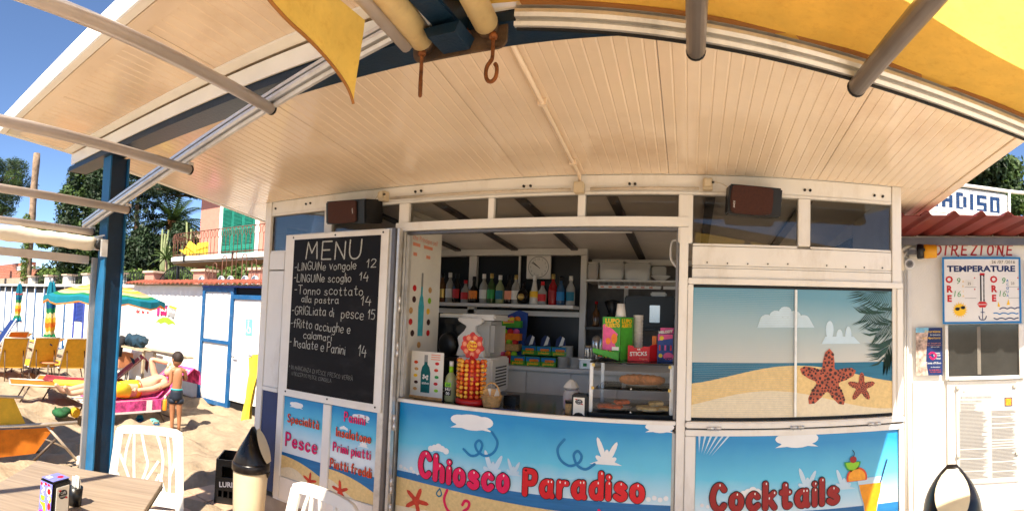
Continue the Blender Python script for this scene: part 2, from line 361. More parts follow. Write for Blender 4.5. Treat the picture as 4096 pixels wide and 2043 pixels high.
mat('ink_red', rgb(198,26,34), .45, var=.12)
mat('ink_crimson', rgb(226,16,86), .42, var=.10)
mat('ink_scarlet', rgb(214,22,36), .42, var=.10)
mat('ink_dark_red', rgb(150,20,24), .42, var=.12)
mat('ink_orange', rgb(214,74,40), .45, var=.12)
mat('ink_pink', rgb(226,30,110), .45, var=.1)
mat('ink_yellow', rgb(246,196,40), .45, var=.1)
mat('ink_green', rgb(40,150,70), .45, var=.15)
mat('ink_lime', rgb(140,200,40), .45, var=.1)
mat('ink_white', (.82,.82,.80), .45, var=.04)
mat('ink_cloud', (.80,.82,.83), .4, var=.05)
mat('ink_cloud_soft', rgb(190,215,232), .4, var=.08)
mat('ink_curl', rgb(20,120,178), .4, var=.1)
mat('ink_grey', (.28,.28,.28), .6)
mat('ink_salmon', rgb(232,150,120), .6)
mat('paper', (.78,.76,.70), .7, var=.05)
mat('sand_print', rgb(224,196,136), .4, var=.12, vs_=60)
mat('sand_print_pale', rgb(226,214,186), .4, var=.08, vs_=60)
mat('sea_print', rgb(34,110,168), .4, var=.2, vs_=14, streak=(.3,1,3))
mat('sea_print_teal', rgb(20,104,138), .3, var=.2, vs_=14, streak=(.3,1,3))
mat('star_print', rgb(200,60,40), .45, var=.25, vs_=30); mat('star_brown', rgb(176,84,58), .4, var=.3, vs_=30)
mat('star_spot', rgb(58,26,24), .45, var=.2)
mat('palm_print', rgb(14,60,52), .4, var=.4, vs_=20)
ramp_print('sky_print', [(0, rgb(232,240,244)), (.50, rgb(222,236,244)), (.76, rgb(92,194,228)), (1, rgb(8,138,200))], noise=.10, nscale=5)
ramp_print('film_print', [(0, rgb(214,206,186)), (.42, rgb(206,206,202)), (.70, rgb(164,184,192)), (1, rgb(98,146,164))], rough=.12, noise=.12, nscale=3)
glass('window_glass', (.84,.82,.78), .85, .85)
glass('clear_glass', (.98,.98,.98), 1.0, .985)
# ------------------------------------------------------------------ ground
mat('sand', (.29,.222,.148), .95, var=.22, vs_=5, bump=.9, bs=22, dirt=.45, dirtcol=(.27,.19,.11), ds=16)
mat('bounce_paving', (.68,.60,.50), .7, var=.08)
mat('tile', (.46,.30,.20), .6, var=.22, vs_=9, dirt=.5, dirtcol=(.50,.38,.25), ds=5)
mat('mortar', (.36,.29,.22), .9, var=.2)
mat('far_ground', (.30,.25,.16), .95, var=.3)
def bump_sand():
    nx, ny = 520, 320
    xs = np.linspace(-30, 1.0, nx); ys = np.linspace(-6, 9.2, ny)
    X, Y = np.meshgrid(xs, ys, indexing='ij')
    g = np.random.default_rng(3)
    Zs = np.full(X.shape, -.25)
    for k in range(26):     # foot-trodden dunes and prints
        a, f = g.uniform(0, math.pi), g.uniform(1.2, 9); ph = g.uniform(0, 6.3)
        Zs += .022/f**.8*np.sin(f*(X*math.cos(a)+Y*math.sin(a))+ph+.7*np.sin(X*1.7+ph)+.6*np.sin(Y*2.1))
    N1 = np.repeat(np.repeat(g.normal(size=(nx//4+1, ny//4+1)), 4, 0), 4, 1)[:nx,:ny]
    for _ in range(3): N1 = (N1+np.roll(N1,1,0)+np.roll(N1,-1,0)+np.roll(N1,1,1)+np.roll(N1,-1,1))/5
    Zs += N1*.050+g.normal(size=X.shape)*.004
    d = np.maximum(np.maximum(-3.55-X, 0), 0)          # rises to the terrace edge
    Zs = Zs + (.235)*np.clip(1-d/1.2, 0, 1)
    V = np.stack([X, Y, Zs], -1).reshape(-1,3)
    i, j = np.meshgrid(np.arange(nx-1), np.arange(ny-1), indexing='ij'); a = (i*ny+j).ravel()
    o = fastmesh('sand_ground', V, np.stack([a, a+ny, a+ny+1, a+1], 1), 'sand', smooth=True)
    tag(o, kind='structure')
bump_sand()
b = MB(); b.add([(-400,-400,-.6),(400,-400,-.6),(400,400,-.6),(-400,400,-.6)], [(0,1,2,3)])
tag(b.build('ground', 'far_ground'), kind='structure')
ter = MB().box(-3.62, 6.0, -6.0, 8.0, -.3, -.012).build('terrace_floor', 'mortar'); tag(ter, kind='structure')
tm = None
for i in range(11):
    for j in range(17):
        x = -3.6+.302*i; y = -1.2+.302*j
        if x > -.35 or (y > 2.6 and x > -2.75): continue
        if tm is None:
            q = MB().box(0, .292, 0, .292, -.02, 0).build('floor_tile', 'tile', ter, bevel=.003); tm = q.data
        else: q = put('floor_tile', tm, ter)
        q.location = (x, y, random.uniform(-.002, .002))
b = MB().box(-.3, 5.9, -5.9, 2.6, -.01, 0.0); pv = b.build('pavement', 'bounce_paving'); tag(pv, kind='structure')  # unseen floor, made pale to bounce sunlight onto kiosk and ceiling
# ------------------------------------------------------------------ kiosk
KY = 2.8
kiosk = thing('kiosk', 'white aluminium beach kiosk with serving hatch and printed seaside panels', 'kiosk', (-.87, 2.8, 0))
def kbox(name, x0, x1, z0, z1, m='white_alu', y0=KY, y1=KY+.06, par=None, bevel=.003):
    return MB().box(x0, x1, y0, y1, z0, z1).build(name, m, par or kiosk, bevel=bevel)
# corner posts, frieze, mullions
kbox('corner_post', -2.903, -2.840, .2, 2.352, y1=KY+.07); kbox('corner_post', 1.106, 1.163, .2, 2.352, y1=KY+.07)
fr = kbox('frieze', -2.838, 1.104, 2.262, 2.350, y0=KY+.004)
kbox('frieze_lip', -2.838, 1.104, 2.246, 2.260)
hm = None
for x, z in [(-2.50,2.305),(-2.46,2.307),(-1.62,2.31),(-1.58,2.312),(-.93,2.30),(-.89,2.30),(-.34,2.298),(-.31,2.298),(.60,2.292),(.63,2.292),(1.0,2.29),(1.05,2.289),(-2.80,2.30),(.20,2.29),(.23,2.287)]:
    if hm is None: q = MB().lathe([(.0075,-.004),(.0075,.004)], (0, 0, 0), 10, ax='y').build('screw_hole', 'screw', fr); hm = q.data
    else: q = put('screw_hole', hm, fr)
    q.location = (x, KY, z)
for x0, x1, z0 in [(-2.325,-2.257,1.985),(-1.730,-1.660,2.122),(-1.139,-1.104,2.122),(-.619,-.578,2.122),(-.075,0.0,1.985),(.565,.632,1.985)]:
    kbox('mullion', x0, x1, z0, 2.244)
for x0, x1, z0 in [(-2.838,-2.327,1.987),(-2.255,-1.732,1.987),(-1.658,-1.141,2.125),(-1.102,-.621,2.125),(-.576,-.077,2.125),(.002,.563,1.987),(.634,1.104,1.987)]:
    f = kbox('window_frame', x0, x1, z0-.014, z0-.002, y0=KY+.008)
    MB().box(x0+.001, x1-.001, KY+.024, KY+.029, z0, 2.243).build('window_pane', 'window_glass', f)
# serving hatch: frame, counter and the printed front
kbox('hatch_frame', -1.742, -.020, 2.070, 2.121, y0=KY-.014); kbox('hatch_frame', -.066, -.020, .2, 2.068, y0=KY-.012)
kbox('hatch_jamb', -1.742, -1.674, .2, 2.068, y0=KY-.010, m='grey_alu')
kbox('hatch_track', -1.672, -.068, 2.050, 2.067, y0=KY+.012, y1=KY+.05, m='dark_alu')
kbox('hatch_track', -.084, -.069, 1.06, 2.048, y0=KY+.012, y1=KY+.05, m='dark_alu'); kbox('hatch_track', -1.672, -1.654, 1.06, 2.048, y0=KY+.012, y1=KY+.05, m='grey_alu')
mat('counter_top', (.045,.036,.032), .16, var=.3, vs_=14)
kbox('counter', -1.67, -.07, 1.0, 1.034, m='counter_top', y0=KY+.02, y1=3.72)
kbox('counter_edge', -1.672, -.068, 1.036, 1.056, y0=KY-.016, y1=KY+.012)
kbox('counter_edge_lower', -1.672, -.068, .2, .215, y0=KY-.012, y1=KY+.016)
def beach_sign(name, x0, x1, z0, z1, y, sea, sand, film=False, seed=1, top_cloud=None):
    """printed beach artwork: sky, sea and sand layers on a panel"""
    s = MB().box(x0, x1, y, y+.02, z0, z1).build(name, 'film_print' if film else 'sky_print', kiosk)
    g = random.Random(seed); N = 24; xs = [x0+(x1-x0)*i/N for i in range(N+1)]
    fx = lambda x: (x-x0)/(x1-x0)
    a = [(x, z0+(z1-z0)*sea) for x in xs]; c = [(x, z0+(z1-z0)*max(0, sand(fx(x))))for x in xs]
    decal('printed_sea', [a+[(x, z) for x, z in reversed(c)]] if False else [[a[i], a[i+1], c[i+1], c[i]] for i in range(N)], y-.0012, 'sea_print_teal' if film else 'sea_print', s, 0)
    decal('printed_sand', [[c[i], c[i+1], (xs[i+1], z0), (xs[i], z0)] for i in range(N)], y-.0016, 'sand_print', s, 0)
    d = [(x, max(z0, z0+(z1-z0)*(sand(fx(x))-(.16 if not film else .20)-.05*math.sin(5*fx(x)+seed)))) for x in xs]
    decal('printed_sand_pale', [[d[i], d[i+1], (xs[i+1], z0), (xs[i], z0)] for i in range(N)], y-.0019, 'sand_print_pale', s, 0)
    return s
def cloud(par, x, z, w_, y, kind=0, m='ink_cloud'):
    pl = []
    if kind == 0:     # flat cloud hanging from the top edge
        pl = [disk(x, z+.10*w_, .42*w_, .17*w_, 20), disk(x-.28*w_, z+.13*w_, .22*w_, .11*w_, 16), disk(x+.3*w_, z+.13*w_, .2*w_, .12*w_, 16), [(x-.5*w_, z-.06*w_), (x-.3*w_, z+.04*w_), (x+.3*w_, z+.04*w_), (x+.5*w_, z-.06*w_), (x+.1*w_, z-.02*w_)]]
    elif kind == 1:   # splash-like petals
        for a, l in ((-.95,.45),(-.35,.95),(0.05,.5),(.45,.85),(1.0,.42)):
            cx, cz = x+math.sin(a)*l*w_*.5, z+math.cos(a)*l*w_*.5
            pl.append([(cx+p*math.cos(a)+q*math.sin(a), cz-p*math.sin(a)+q*math.cos(a)) for p, q in disk(0, 0, .09*w_, l*w_*.48, 12)])
        pl.append([(x-.55*w_, z-.02*w_), (x-.25*w_, z+.1*w_), (x+.25*w_, z+.1*w_), (x+.55*w_, z-.02*w_)])
    else:             # small puffs
        for k in range(5): pl.append(disk(x+(k-2)*.2*w_, z+.08*w_*(2-abs(k-2)), .16*w_, .15*w_, 14))
        pl.append([(x-.55*w_, z-.06*w_), (x-.4*w_, z+.04*w_), (x+.4*w_, z+.04*w_), (x+.5*w_, z-.04*w_)])
    return decal('printed_cloud', pl, y, m, par)
def starfish(par, x, z, r, y, rot=0.0, m='star_print', spots=0, fat=0.0):
    pts = []
    for i in range(40):
        a = 2*math.pi*i/40+rot; c = .5+.5*math.cos(5*(a-rot)); pts.append((x+r*(.30+fat+(.70-fat)*c**(1.8-4*fat))*math.sin(a), z+r*(.30+fat+(.70-fat)*c**(1.8-4*fat))*math.cos(a)))
    st = decal('printed_starfish', [pts], y, m, par)
    if spots:
        g = random.Random(5); pl = []; cen = []; tries = 0
        while tries < 2600 and len(cen) < spots*16:
            tries += 1; a = g.uniform(0, 2*math.pi); c = .5+.5*math.cos(5*(a-rot)); lim = r*(.30+fat+(.70-fat)*c**(1.8-4*fat)); d = lim*math.sqrt(g.random()); q = r*g.uniform(.030,.058)
            if d+q > lim*.97: continue
            px, pz = d*math.sin(a), d*math.cos(a)
            if any(math.hypot(px-u, pz-v_) < q+q2+r*.012 for u, v_, q2 in cen): continue
            cen.append((px, pz, q)); k0 = g.uniform(0, 6); pl.append([(x+px+q*(1+.2*math.sin(2*t+k0))*math.cos(t), z+pz+q*(1+.2*math.cos(3*t+k0))*math.sin(t)) for t in np.linspace(0, 2*math.pi, 9)[:-1]])
        decal('printed_starfish_spots', pl, y-.0012, 'star_spot', par, 0)
    return st
def bubble(par, txt, x, z, width, h, y, m, wd=.2, rot=0.0, rise=None, gap=3.6, outline='ink_black', edge=.07):
    """fat rounded letters with a dark outline and white gleams"""
    st, W, chars = text_strokes(txt, h, gap=gap); k = width/W; cR, sR = math.cos(rot), math.sin(rot)
    T = lambda a, b_: (x+a*k*cR-b_*sR, z+a*k*sR+b_*cR+(rise((a*k)/width) if rise else 0))
    po, pf, ph = [], [], []
    for ch in chars:
        for q in ch:
            pts = [T(*p) for p in q]; po += ribbon(pts, h*(wd+edge), 14); pf += ribbon(pts, h*wd, 14)
            t = max(pts, key=lambda p: p[1]); ph.append([(t[0]+h*(.035+c[0]), t[1]+h*(.02+c[1])) for c in disk(0, 0, .028, .052, 10)])
        t = min(ch[0], key=lambda p: p[0]); t = T(*t)
    decal('lettering_outline', po, y-.0022, outline, par, 6e-6)
    decal('lettering', pf, y-.0052, m, par, 6e-6)
    decal('lettering_gleam', ph, y-.0085, 'ink_white', par, 0)
# centre panel
s1 = beach_sign('hatch_sign', -1.656, -.086, .217, 1.034, KY-.004, .505, lambda u: .40+.06*math.cos(2.2*u+.2)*(1-u)+.03*u, seed=2)
yy = KY-.004-.0025
cloud(s1, -1.185, .945, .26, yy); cloud(s1, -.15, 1.005, .15, yy); cloud(s1, -.425, .822, .155, yy, 1); cloud(s1, -1.385, .79, .12, yy, 2)
cloud(s1, -1.05, .70, .15, yy, 1, 'ink_cloud_soft'); cloud(s1, -.93, .715, .10, yy, 1, 'ink_cloud_soft')
for cx, cz, fl in ((-1.127,.848,1),(-.585,.848,-1)):
    spiral = [(cx+fl*(.075*math.cos(t)*(1-.0*t)+.012*t)-.02*fl, cz+.06*math.sin(t)*(1-.03*t)-.012*t+.02) for t in np.linspace(-4.2, 2.4, 40)]
    c1 = smooth([(cx+fl*a, cz+b_) for a, b_ in [(.065,.085),(.10,.035),(.085,-.02),(.035,-.05),(-.015,-.03),(-.03,.005),(-.008,.03),(.012,.005),(-.01,-.045),(-.055,-.06),(-.10,-.03)]], 6)
    decal('printed_curl', ribbon(c1, .014, 8), yy, 'ink_curl', s1, 1e-5)
decal('printed_sparkle', [disk(-1.63+.022*i+.006*(i%2), .655-.006*(i%3)-.01*(i>3), .012-.002*(i%3), n=10) for i in range(7)]+[disk(-.11-.03*i, .665-.008*(i%2), .013, n=10) for i in range(4)], yy-.0005, 'ink_cloud', s1)
starfish(s1, -1.515, .475, .085, yy-.001, .35)
decal('printed_curl', ribbon(smooth([(-1.318,.575),(-1.335,.52),(-1.31,.465),(-1.255,.445)], 6), .016, 8)+ribbon(smooth([(-1.22,.51),(-1.205,.535),(-1.18,.53),(-1.185,.50),(-1.215,.47),(-1.20,.44)], 6), .016, 8)+ribbon(smooth([(-.455,.585),(-.43,.54),(-.41,.46)], 6), .016, 8), yy-.001, 'ink_crimson', s1, 1e-5)
decal('printed_drop', ribbon(smooth([(-1.365,.575),(-1.385,.545),(-1.37,.53),(-1.352,.545),(-1.365,.575)], 4), .008, 6), yy-.001, 'ink_teal', s1, 1e-5)
bubble(s1, 'Chiosco', -1.495, .632, .535, .128, yy, 'ink_crimson', .25, rise=lambda u: -.012*math.sin(3*u), gap=4.3)
bubble(s1, 'Paradiso', -.858, .628, .625, .122, yy, 'ink_scarlet', .25, rise=lambda u: .012-.012*math.cos(4*u), gap=4.0)
# right side: fascia panels, printed sliding windows, lower sign
kbox('fascia_panel', .002, 1.104, 1.868, 1.970, y0=KY+.006); kbox('fascia_panel', .002, 1.104, 1.802, 1.854, y0=KY+.006); kbox('fascia_strip', .002, 1.104, 1.856, 1.866, y0=KY+.002)
for i in range(10):
    if i != 5: MB().lathe([(.004,-.006),(.004,.004)], (.08+.1075*i, KY+.006, 1.884-.003*math.sin(i)), 8, ax='y').build('rivet', 'screw', kiosk)
kbox('poster_frame', -.018, 1.166, 1.768, 1.800, y0=KY-.014); kbox('poster_frame', -.018, .010, 1.060, 1.766, y0=KY-.012); kbox('poster_frame', 1.130, 1.166, 1.060, 1.766, y0=KY-.012)
kbox('poster_gasket', .011, 1.129, 1.752, 1.767, y0=KY+.004, m='rubber'); kbox('poster_gasket', .011, 1.129, 1.061, 1.075, y0=KY+.004, m='rubber'); kbox('poster_gasket', 1.112, 1.129, 1.076, 1.751, y0=KY+.004, m='rubber')
pf = beach_sign('poster_window', .011, 1.111, 1.075, 1.752, KY+.012, .42, lambda u: .255+.145*max(0.0, math.sin(u*math.pi*.95+.08))**1.5, film=True, seed=4)
yp = KY+.012-.0025
decal('printed_cloud', [disk(.40+.05*i, 1.585+.022*(2-abs(i-2)), .035, .03, 14) for i in range(5)]+[[(.35,1.545),(.37,1.60),(.63,1.60),(.66,1.548)]], yp, 'ink_cloud_soft', pf)
decal('printed_cloud', [disk(.745, 1.535, .022, .05, 14), disk(.80,1.50,.018,.04,14), disk(.85,1.51,.018,.045,14), [(.70,1.46),(.72,1.50),(.88,1.50),(.92,1.46)]], yp, 'ink_cloud_soft', pf)
starfish(pf, .735, 1.27, .165, yp-.001, .05, 'star_brown', 10, .10); starfish(pf, .925, 1.222, .082, yp-.001, .03, 'star_brown', 7, .10)
pl = []
g = random.Random(11)
for (ax_, az_, ang0, L_, nb, cv) in ((1.13,1.76,R(205),.34,30,-.5),(1.13,1.66,R(215),.31,28,-.4),(1.12,1.58,R(200),.24,24,.3),(1.125,1.50,R(235),.30,28,.2)):
    nb = int(nb*.75)
    for i in range(nb):
        t = i/nb; ca = ang0+cv*t; px = ax_+L_*t*math.cos(ca)*.6; pz = az_+L_*t*math.sin(ca)*.5
        for sgn in (-1, 1):
            if sgn < 0 and g.random() < .35: continue
            aa = ca+sgn*(R(58)-.4*t)*(1 if sgn > 0 else .6); l = L_*(.55-.25*t)*(.8+.4*g.random())
            q = [(px, pz+.003), (px+l*.5*math.cos(aa), pz+l*.5*math.sin(aa)+.005), (px+l*math.cos(aa-.25), pz+l*math.sin(aa-.25)), (px+l*.5*math.cos(aa), pz+l*.5*math.sin(aa)-.003), (px, pz-.003)]
            q = [(min(1.108, max(.82, a)), min(1.748, max(1.26, c))) for a, c in q]
            pl.append(q)
decal('printed_palm_frond', pl, yp-.0008, 'palm_print', pf, 3e-6)
kbox('poster_divider', .549, .563, 1.077, 1.750, y0=KY-.004, y1=KY+.006, m='grey_alu', par=pf)
mat('film_lines', rgb(170,182,186), .2, var=.1)
decal('printed_blind_line', [[(.02,1.085+.0095*i),(.546,1.085+.0095*i),(.546,1.0858+.0095*i),(.02,1.0858+.0095*i)] for i in range(70)], yp-.0014, 'film_lines', pf, 0)
kbox('sill', -.018, 1.166, 1.026, 1.058, y0=KY-.03, bevel=.006)
kbox('sill_groove', -.018, 1.166, 1.018, 1.0255, y0=KY-.012, m='rubber')
for x in (.13,.56,.985):
    h = MB().tube([(x-.036, KY-.036, 1.030), (x-.001, KY-.036, 1.030)], .007, 8).tube([(x+.001, KY-.036, 1.030), (x+.036, KY-.036, 1.030)], .007, 8)
    for dx in (-.02, .02): h.lathe([(.004,-.004),(.004,.004)], (x+dx, KY-.032, 1.016), 8, ax='y')
    h.build('hinge', 'grey_alu', kiosk)
kbox('sign_frame', -.018, 1.166, .986, 1.017, y0=KY-.020); kbox('sign_frame', -.018, .036, .2, .984, y0=KY-.020); kbox('sign_frame', 1.136, 1.166, .2, .984, y0=KY-.020)
s2 = beach_sign('cocktail_sign', .038, 1.134, .2, .985, KY-.004, .50, lambda u: .25+.05*math.sin(3*u), seed=6)
cloud(s2, .565, .935, .23, yy); cloud(s2, .335, .69, .12, yy, 2); cloud(s2, .62, .70, .13, yy, 1, 'ink_cloud_soft'); cloud(s2, .82, .69, .12, yy, 1, 'ink_cloud_soft')
decal('printed_ray', [[(.05+.03*i, .985),(.062+.03*i, .985),(.055+.012*i, .90-.004*i)] for i in range(6)], yy, 'ink_cloud_soft', s2)
decal('printed_sparkle', [disk(.075+.03*i, .635-.006*(i%2), .010, n=10) for i in range(5)], yy-.0005, 'ink_cloud', s2)
bubble(s2, 'Cocktails', .128, .615, .655, .12, yy, 'ink_dark_red', .25, rise=lambda u: .012*u, gap=4.0)
# the printed cocktail
yc = yy-.003
decal('printed_glass', [[(.895,.738),(1.040,.742),(1.03,.66),(1.012,.60),(1.005,.55),(1.01,.50),(1.03,.44),(.915,.44),(.93,.50),(.935,.55),(.93,.60),(.912,.66)]], yc, 'ink_cloud_soft', s2)
mat('juice_print', rgb(240,150,20), .35, var=.25, vs_=9); mat('orange_print', rgb(244,160,40), .4, var=.2, vs_=30)
decal('printed_juice', [[(.905,.705),(1.032,.708),(1.027,.66),(1.010,.60),(1.003,.55),(1.008,.50),(1.026,.44),(.918,.44),(.933,.50),(.938,.55),(.933,.60),(.915,.66)]], yc-.001, 'juice_print', s2)
decal('printed_straw', ribbon([(1.066,.826),(1.028,.71)], .008, 6), yc-.002, 'ink_navy', s2)
decal('printed_orange', [disk(.893, .745, .058, .055, 20, -.3, 3.5)], yc-.002, 'ink_orange', s2)
decal('printed_orange_flesh', [disk(.893, .745, .048, .045, 20, -.3, 3.5)], yc-.003, 'orange_print', s2)
decal('printed_lime', [disk(.868, .830, .046, .052, 18, math.pi, 2*math.pi)], yc-.002, 'ink_green', s2)
decal('printed_lime_flesh', [disk(.868, .828, .037, .042, 18, math.pi, 2*math.pi)], yc-.003, 'ink_lime', s2)
decal('printed_cherry', [disk(.872, .842, .019, .018, 16)], yc-.004, 'ink_dark_red', s2)
decal('printed_stem', ribbon(smooth([(.872,.856),(.878,.875),(.868,.892)], 4), .004, 6), yc-.004, 'ink_black', s2)
# left leaf of the front and its side wall
kbox('leaf_panel', -2.838, -2.684, 1.845, 1.972, y0=KY+.006); kbox('leaf_panel', -2.838, -2.684, .985, 1.835, y0=KY+.006); kbox('leaf_rail', -2.838, -2.684, .953, .983)
mat('navy_panel', rgb(38,58,104), .5, var=.15)
kbox('leaf_panel_blue', -2.838, -2.684, .24, .951, m='navy_panel', y0=KY+.01)
kbox('leaf_back', -2.684, -1.744, .2, 1.984, y0=KY+.012)
kbox('side_wall', -2.903, -2.86, .2, .95, y0=KY+.072, y1=5.3, m='white_paint'); kbox('side_wall', -2.903, -2.86, 2.2, 2.35, y0=KY+.072, y1=5.3, m='white_paint'); kbox('side_wall', -2.903, -2.86, .952, 2.198, y0=KY+.072, y1=3.0, m='white_paint'); kbox('side_wall', -2.903, -2.86, .952, 2.198, y0=5.2, y1=5.3, m='white_paint'); MB().box(-2.885, -2.88, 3.002, 5.198, .952, 2.198).build('added_side_pane', 'clear_glass', kiosk); kbox('side_wall', 1.12, 1.163, .2, 1.25, y0=KY+.072, y1=5.3, m='white_paint'); kbox('side_wall', 1.12, 1.163, 1.252, 2.35, y0=KY+.072, y1=3.6, m='white_paint'); kbox('side_wall', 1.12, 1.163, 2.2, 2.35, y0=3.602, y1=5.3, m='white_paint'); MB().box(1.14, 1.145, 3.602, 5.3, 1.252, 2.198).build('added_side_pane', 'clear_glass', kiosk)  # side window openings and panes are added to let daylight inside
kbox('plinth', -2.90, 1.16, 0, .198, y0=KY+.02, y1=5.3, m='mortar')
kbox('apron', -1.665, -.07, .2, .99, y0=KY+.018, y1=KY+.05); kbox('apron', -.01, 1.10, .2, 1.05, y0=KY+.018, y1=KY+.05)
# interior shell
mat('interior_wall', (.74,.70,.65), .6, var=.08, dirt=.3, dirtcol=(.35,.28,.22)); mat('dark_wall', (.15,.14,.135), .5, var=.3); mat('interior_floor', (.52,.48,.43), .5, var=.1)
mat('interior_ceiling', (.78,.73,.67), .45, var=.06); mat('ceiling_beam', (.07,.06,.06), .45, var=.2)
kbox('back_wall', -2.858, .12, .2, 2.24, y0=5.24, y1=5.3, m='dark_wall')  # stops short on the right: unseen opening added to bring daylight in
kbox('inner_floor', -2.858, 1.118, .2, .24, y0=KY+.09, y1=5.23, m='interior_floor')
MB().hexa([(-2.858,2.875,2.330),(1.118,2.875,2.330),(1.118,5.3,2.185),(-2.858,5.3,2.185)], [(-2.858,2.875,2.40),(1.118,2.875,2.40),(1.118,5.3,2.40),(-2.858,5.3,2.40)]).build('inner_ceiling', 'interior_ceiling', kiosk)
for x in (-2.2,-1.62,-1.05,-.48,.1,.68):
    MB().hexa([(x-.03,2.88,2.31),(x+.03,2.88,2.31),(x+.03,5.23,2.165),(x-.03,5.23,2.165)], [(x-.03,2.88,2.327),(x+.03,2.88,2.327),(x+.03,5.23,2.187),(x-.03,5.23,2.187)]).build('ceiling_beam', 'ceiling_beam', kiosk)
# side banner board inside the hatch
# ------------------------------------------------------------------ folded shutter door with the menu
def kx(x, z, Y): return (x*Y/KY, 1.55+(z-1.55)*Y/KY)
DY = 2.70
def dbox(name, x0, x1, z0, z1, m='white_alu', par=None, y0=DY, y1=DY+.05, bevel=.003):
    return MB().box(x0, x1, y0, y1, z0, z1).build(name, m, par, bevel=bevel)
XL, ZB = kx(-2.676, .221, DY); XR, ZT = kx(-1.775, 2.094, DY)
shut = thing('shutter_door', 'folded white shutter leaf with fish and sandwich signs under the menu', 'door', (XL, DY+.02, 0))
dbox('stile', XL, XL+.055, ZB, ZT, par=shut); dbox('stile', XR-.045, XR, ZB, ZT, par=shut, m='grey_alu')
xm0, zs1 = kx(-2.252, .94, DY); xm1, zs0 = kx(-2.188, .375, DY)
dbox('stile', xm0, xm1, ZB+.002, zs1, par=shut); dbox('rail', XL+.057, XR-.047, ZB, zs0, par=shut, y0=DY+.002); dbox('rail', XL+.057, XR-.047, ZT-.05, ZT, par=shut, y0=DY+.002)
dbox('leaf_board', XL+.057, XR-.047, zs1+.002, ZT-.052, par=shut, y0=DY+.02)
dbox('edge_profile', XR+.002, XR+.03, ZB, ZT, par=shut, m='dark_alu', y0=DY-.004); dbox('edge_profile', XR+.032, XR+.05, ZB, ZT, par=shut, m='grey_alu', y0=DY+.008)
for z in (1.62,1.35,.92,.55,.40):
    MB().tube([(XR+.058, DY+.03, z-.045), (XR+.058, DY+.03, z-.001)], .009, 8).tube([(XR+.058, DY+.03, z+.001), (XR+.058, DY+.03, z+.045)], .009, 8).build('hinge', 'grey_alu', shut)
kq = kiosk; kiosk = shut
d1 = beach_sign('fish_sign', XL+.057, xm0-.002, zs0+.002, zs1, DY+.014, .30, lambda u: .26-.13*u*u, seed=3)
d2 = beach_sign('food_sign', xm1+.002, XR-.047, zs0+.002, zs1, DY+.014, .30, lambda u: .26-.13*u*u, seed=5)
kiosk = kq
yd = DY+.014-.0025
x1_, z1_ = kx(-2.5, .90, DY); cloud(d1, x1_, z1_-.02, .12, yd); cloud(d2, kx(-1.95,0,DY)[0], z1_-.02, .13, yd); cloud(d1, kx(-2.40,0,DY)[0], .82, .055, yd, 2); cloud(d2, kx(-1.92,0,DY)[0], .745, .08, yd, 1); cloud(d2, kx(-2.08,0,DY)[0], .83, .06, yd, 2)
def dtext(par, txt, xl, xr, z, h, m, wd=.155, gap=3.6):
    a, zz = kx(xl, z, DY); c, _ = kx(xr, z, DY); bubble(par, txt, a, zz, c-a, h, yd, m, wd, gap=gap, edge=.03)
dtext(d1, 'Specialità', -2.572, -2.285, .766, .052, 'ink_orange'); dtext(d1, 'Pesce', -2.578, -2.295, .600, .085, 'ink_pink')
dtext(d2, 'Panini', -2.075, -1.915, .856, .055, 'ink_pink'); dtext(d2, 'Insalatone', -2.135, -1.865, .750, .052, 'ink_orange'); dtext(d2, 'Primi piatti', -2.155, -1.862, .650, .052, 'ink_pink'); dtext(d2, 'Piatti freddi', -2.172, -1.848, .540, .054, 'ink_orange')
starfish(d1, kx(-2.345,0,DY)[0], .445, .062, yd-.001, .1); starfish(d2, kx(-2.085,0,DY)[0], .445, .068, yd-.001, -.1)
# the chalkboard screwed on the door
MY = DY-.014
mb = thing('menu_board', 'black chalkboard menu in a white frame screwed to the folded door', 'menu board', (kx(-2.22,0,MY)[0], MY, .93))
wx0, wz0 = kx(-2.662, .945, MY); wx1, wz1 = kx(-1.797, 2.088, MY); bx0, bz0 = kx(-2.588, .995, MY); bx1, bz1 = kx(-1.853, 2.054, MY)
MB().box(wx0, wx1, MY, MY+.012, wz0, wz1).build('backing', 'white_paint', mb, bevel=.002)
board = MB().box(bx0, bx1, MY-.003, MY-.0005, bz0, bz1).build('slate', 'slate', mb)
b = MB()
for x in (bx0-.012, (bx0+bx1)/2, bx1+.014):
    for z in (bz0-.018, bz1+.016): MB().lathe([(.006,-.003),(.006,.001)], (x, MY, z), 8, ax='y').build('screw', 'screw', mb)
def ch(txt, xl, xr, z, h, wd=.0047, m='chalk', rot=0.0):
    a, zz = kx(xl, z, MY); c, _ = kx(xr, z, MY)
    return write('chalk_lettering', txt, a, zz, h, wd, MY-.0036, m, mb, rot=rot, width=c-a, jit=.75, slant=.03)
ch('MENU', -2.47, -2.005, 1.910, .115, .0095)
ch('-LINGUINe vongole', -2.570, -2.03, 1.836, .052); ch('12', -1.955, -1.877, 1.846, .054)
ch('-LINGUINe scoglio', -2.572, -2.065, 1.756, .052); ch('14', -2.005, -1.935, 1.764, .050)
ch('-Tonno scottato', -2.560, -1.965, 1.668, .056); ch('alla pastra', -2.490, -2.160, 1.612, .045); ch('14', -1.985, -1.905, 1.606, .054)
ch('-GRIGLiata di', -2.575, -2.195, 1.525, .055); ch('pesce', -2.135, -1.955, 1.518, .062); ch('15', -1.925, -1.872, 1.520, .056)
ch('-fRitto acciughe e', -2.580, -2.050, 1.437, .056, rot=-.03); ch('calamari', -2.455, -2.205, 1.366, .046, rot=-.02); ch('14', -1.985, -1.925, 1.285, .062)
ch('- Insalate e Panini', -2.585, -2.085, 1.300, .058, rot=-.03)
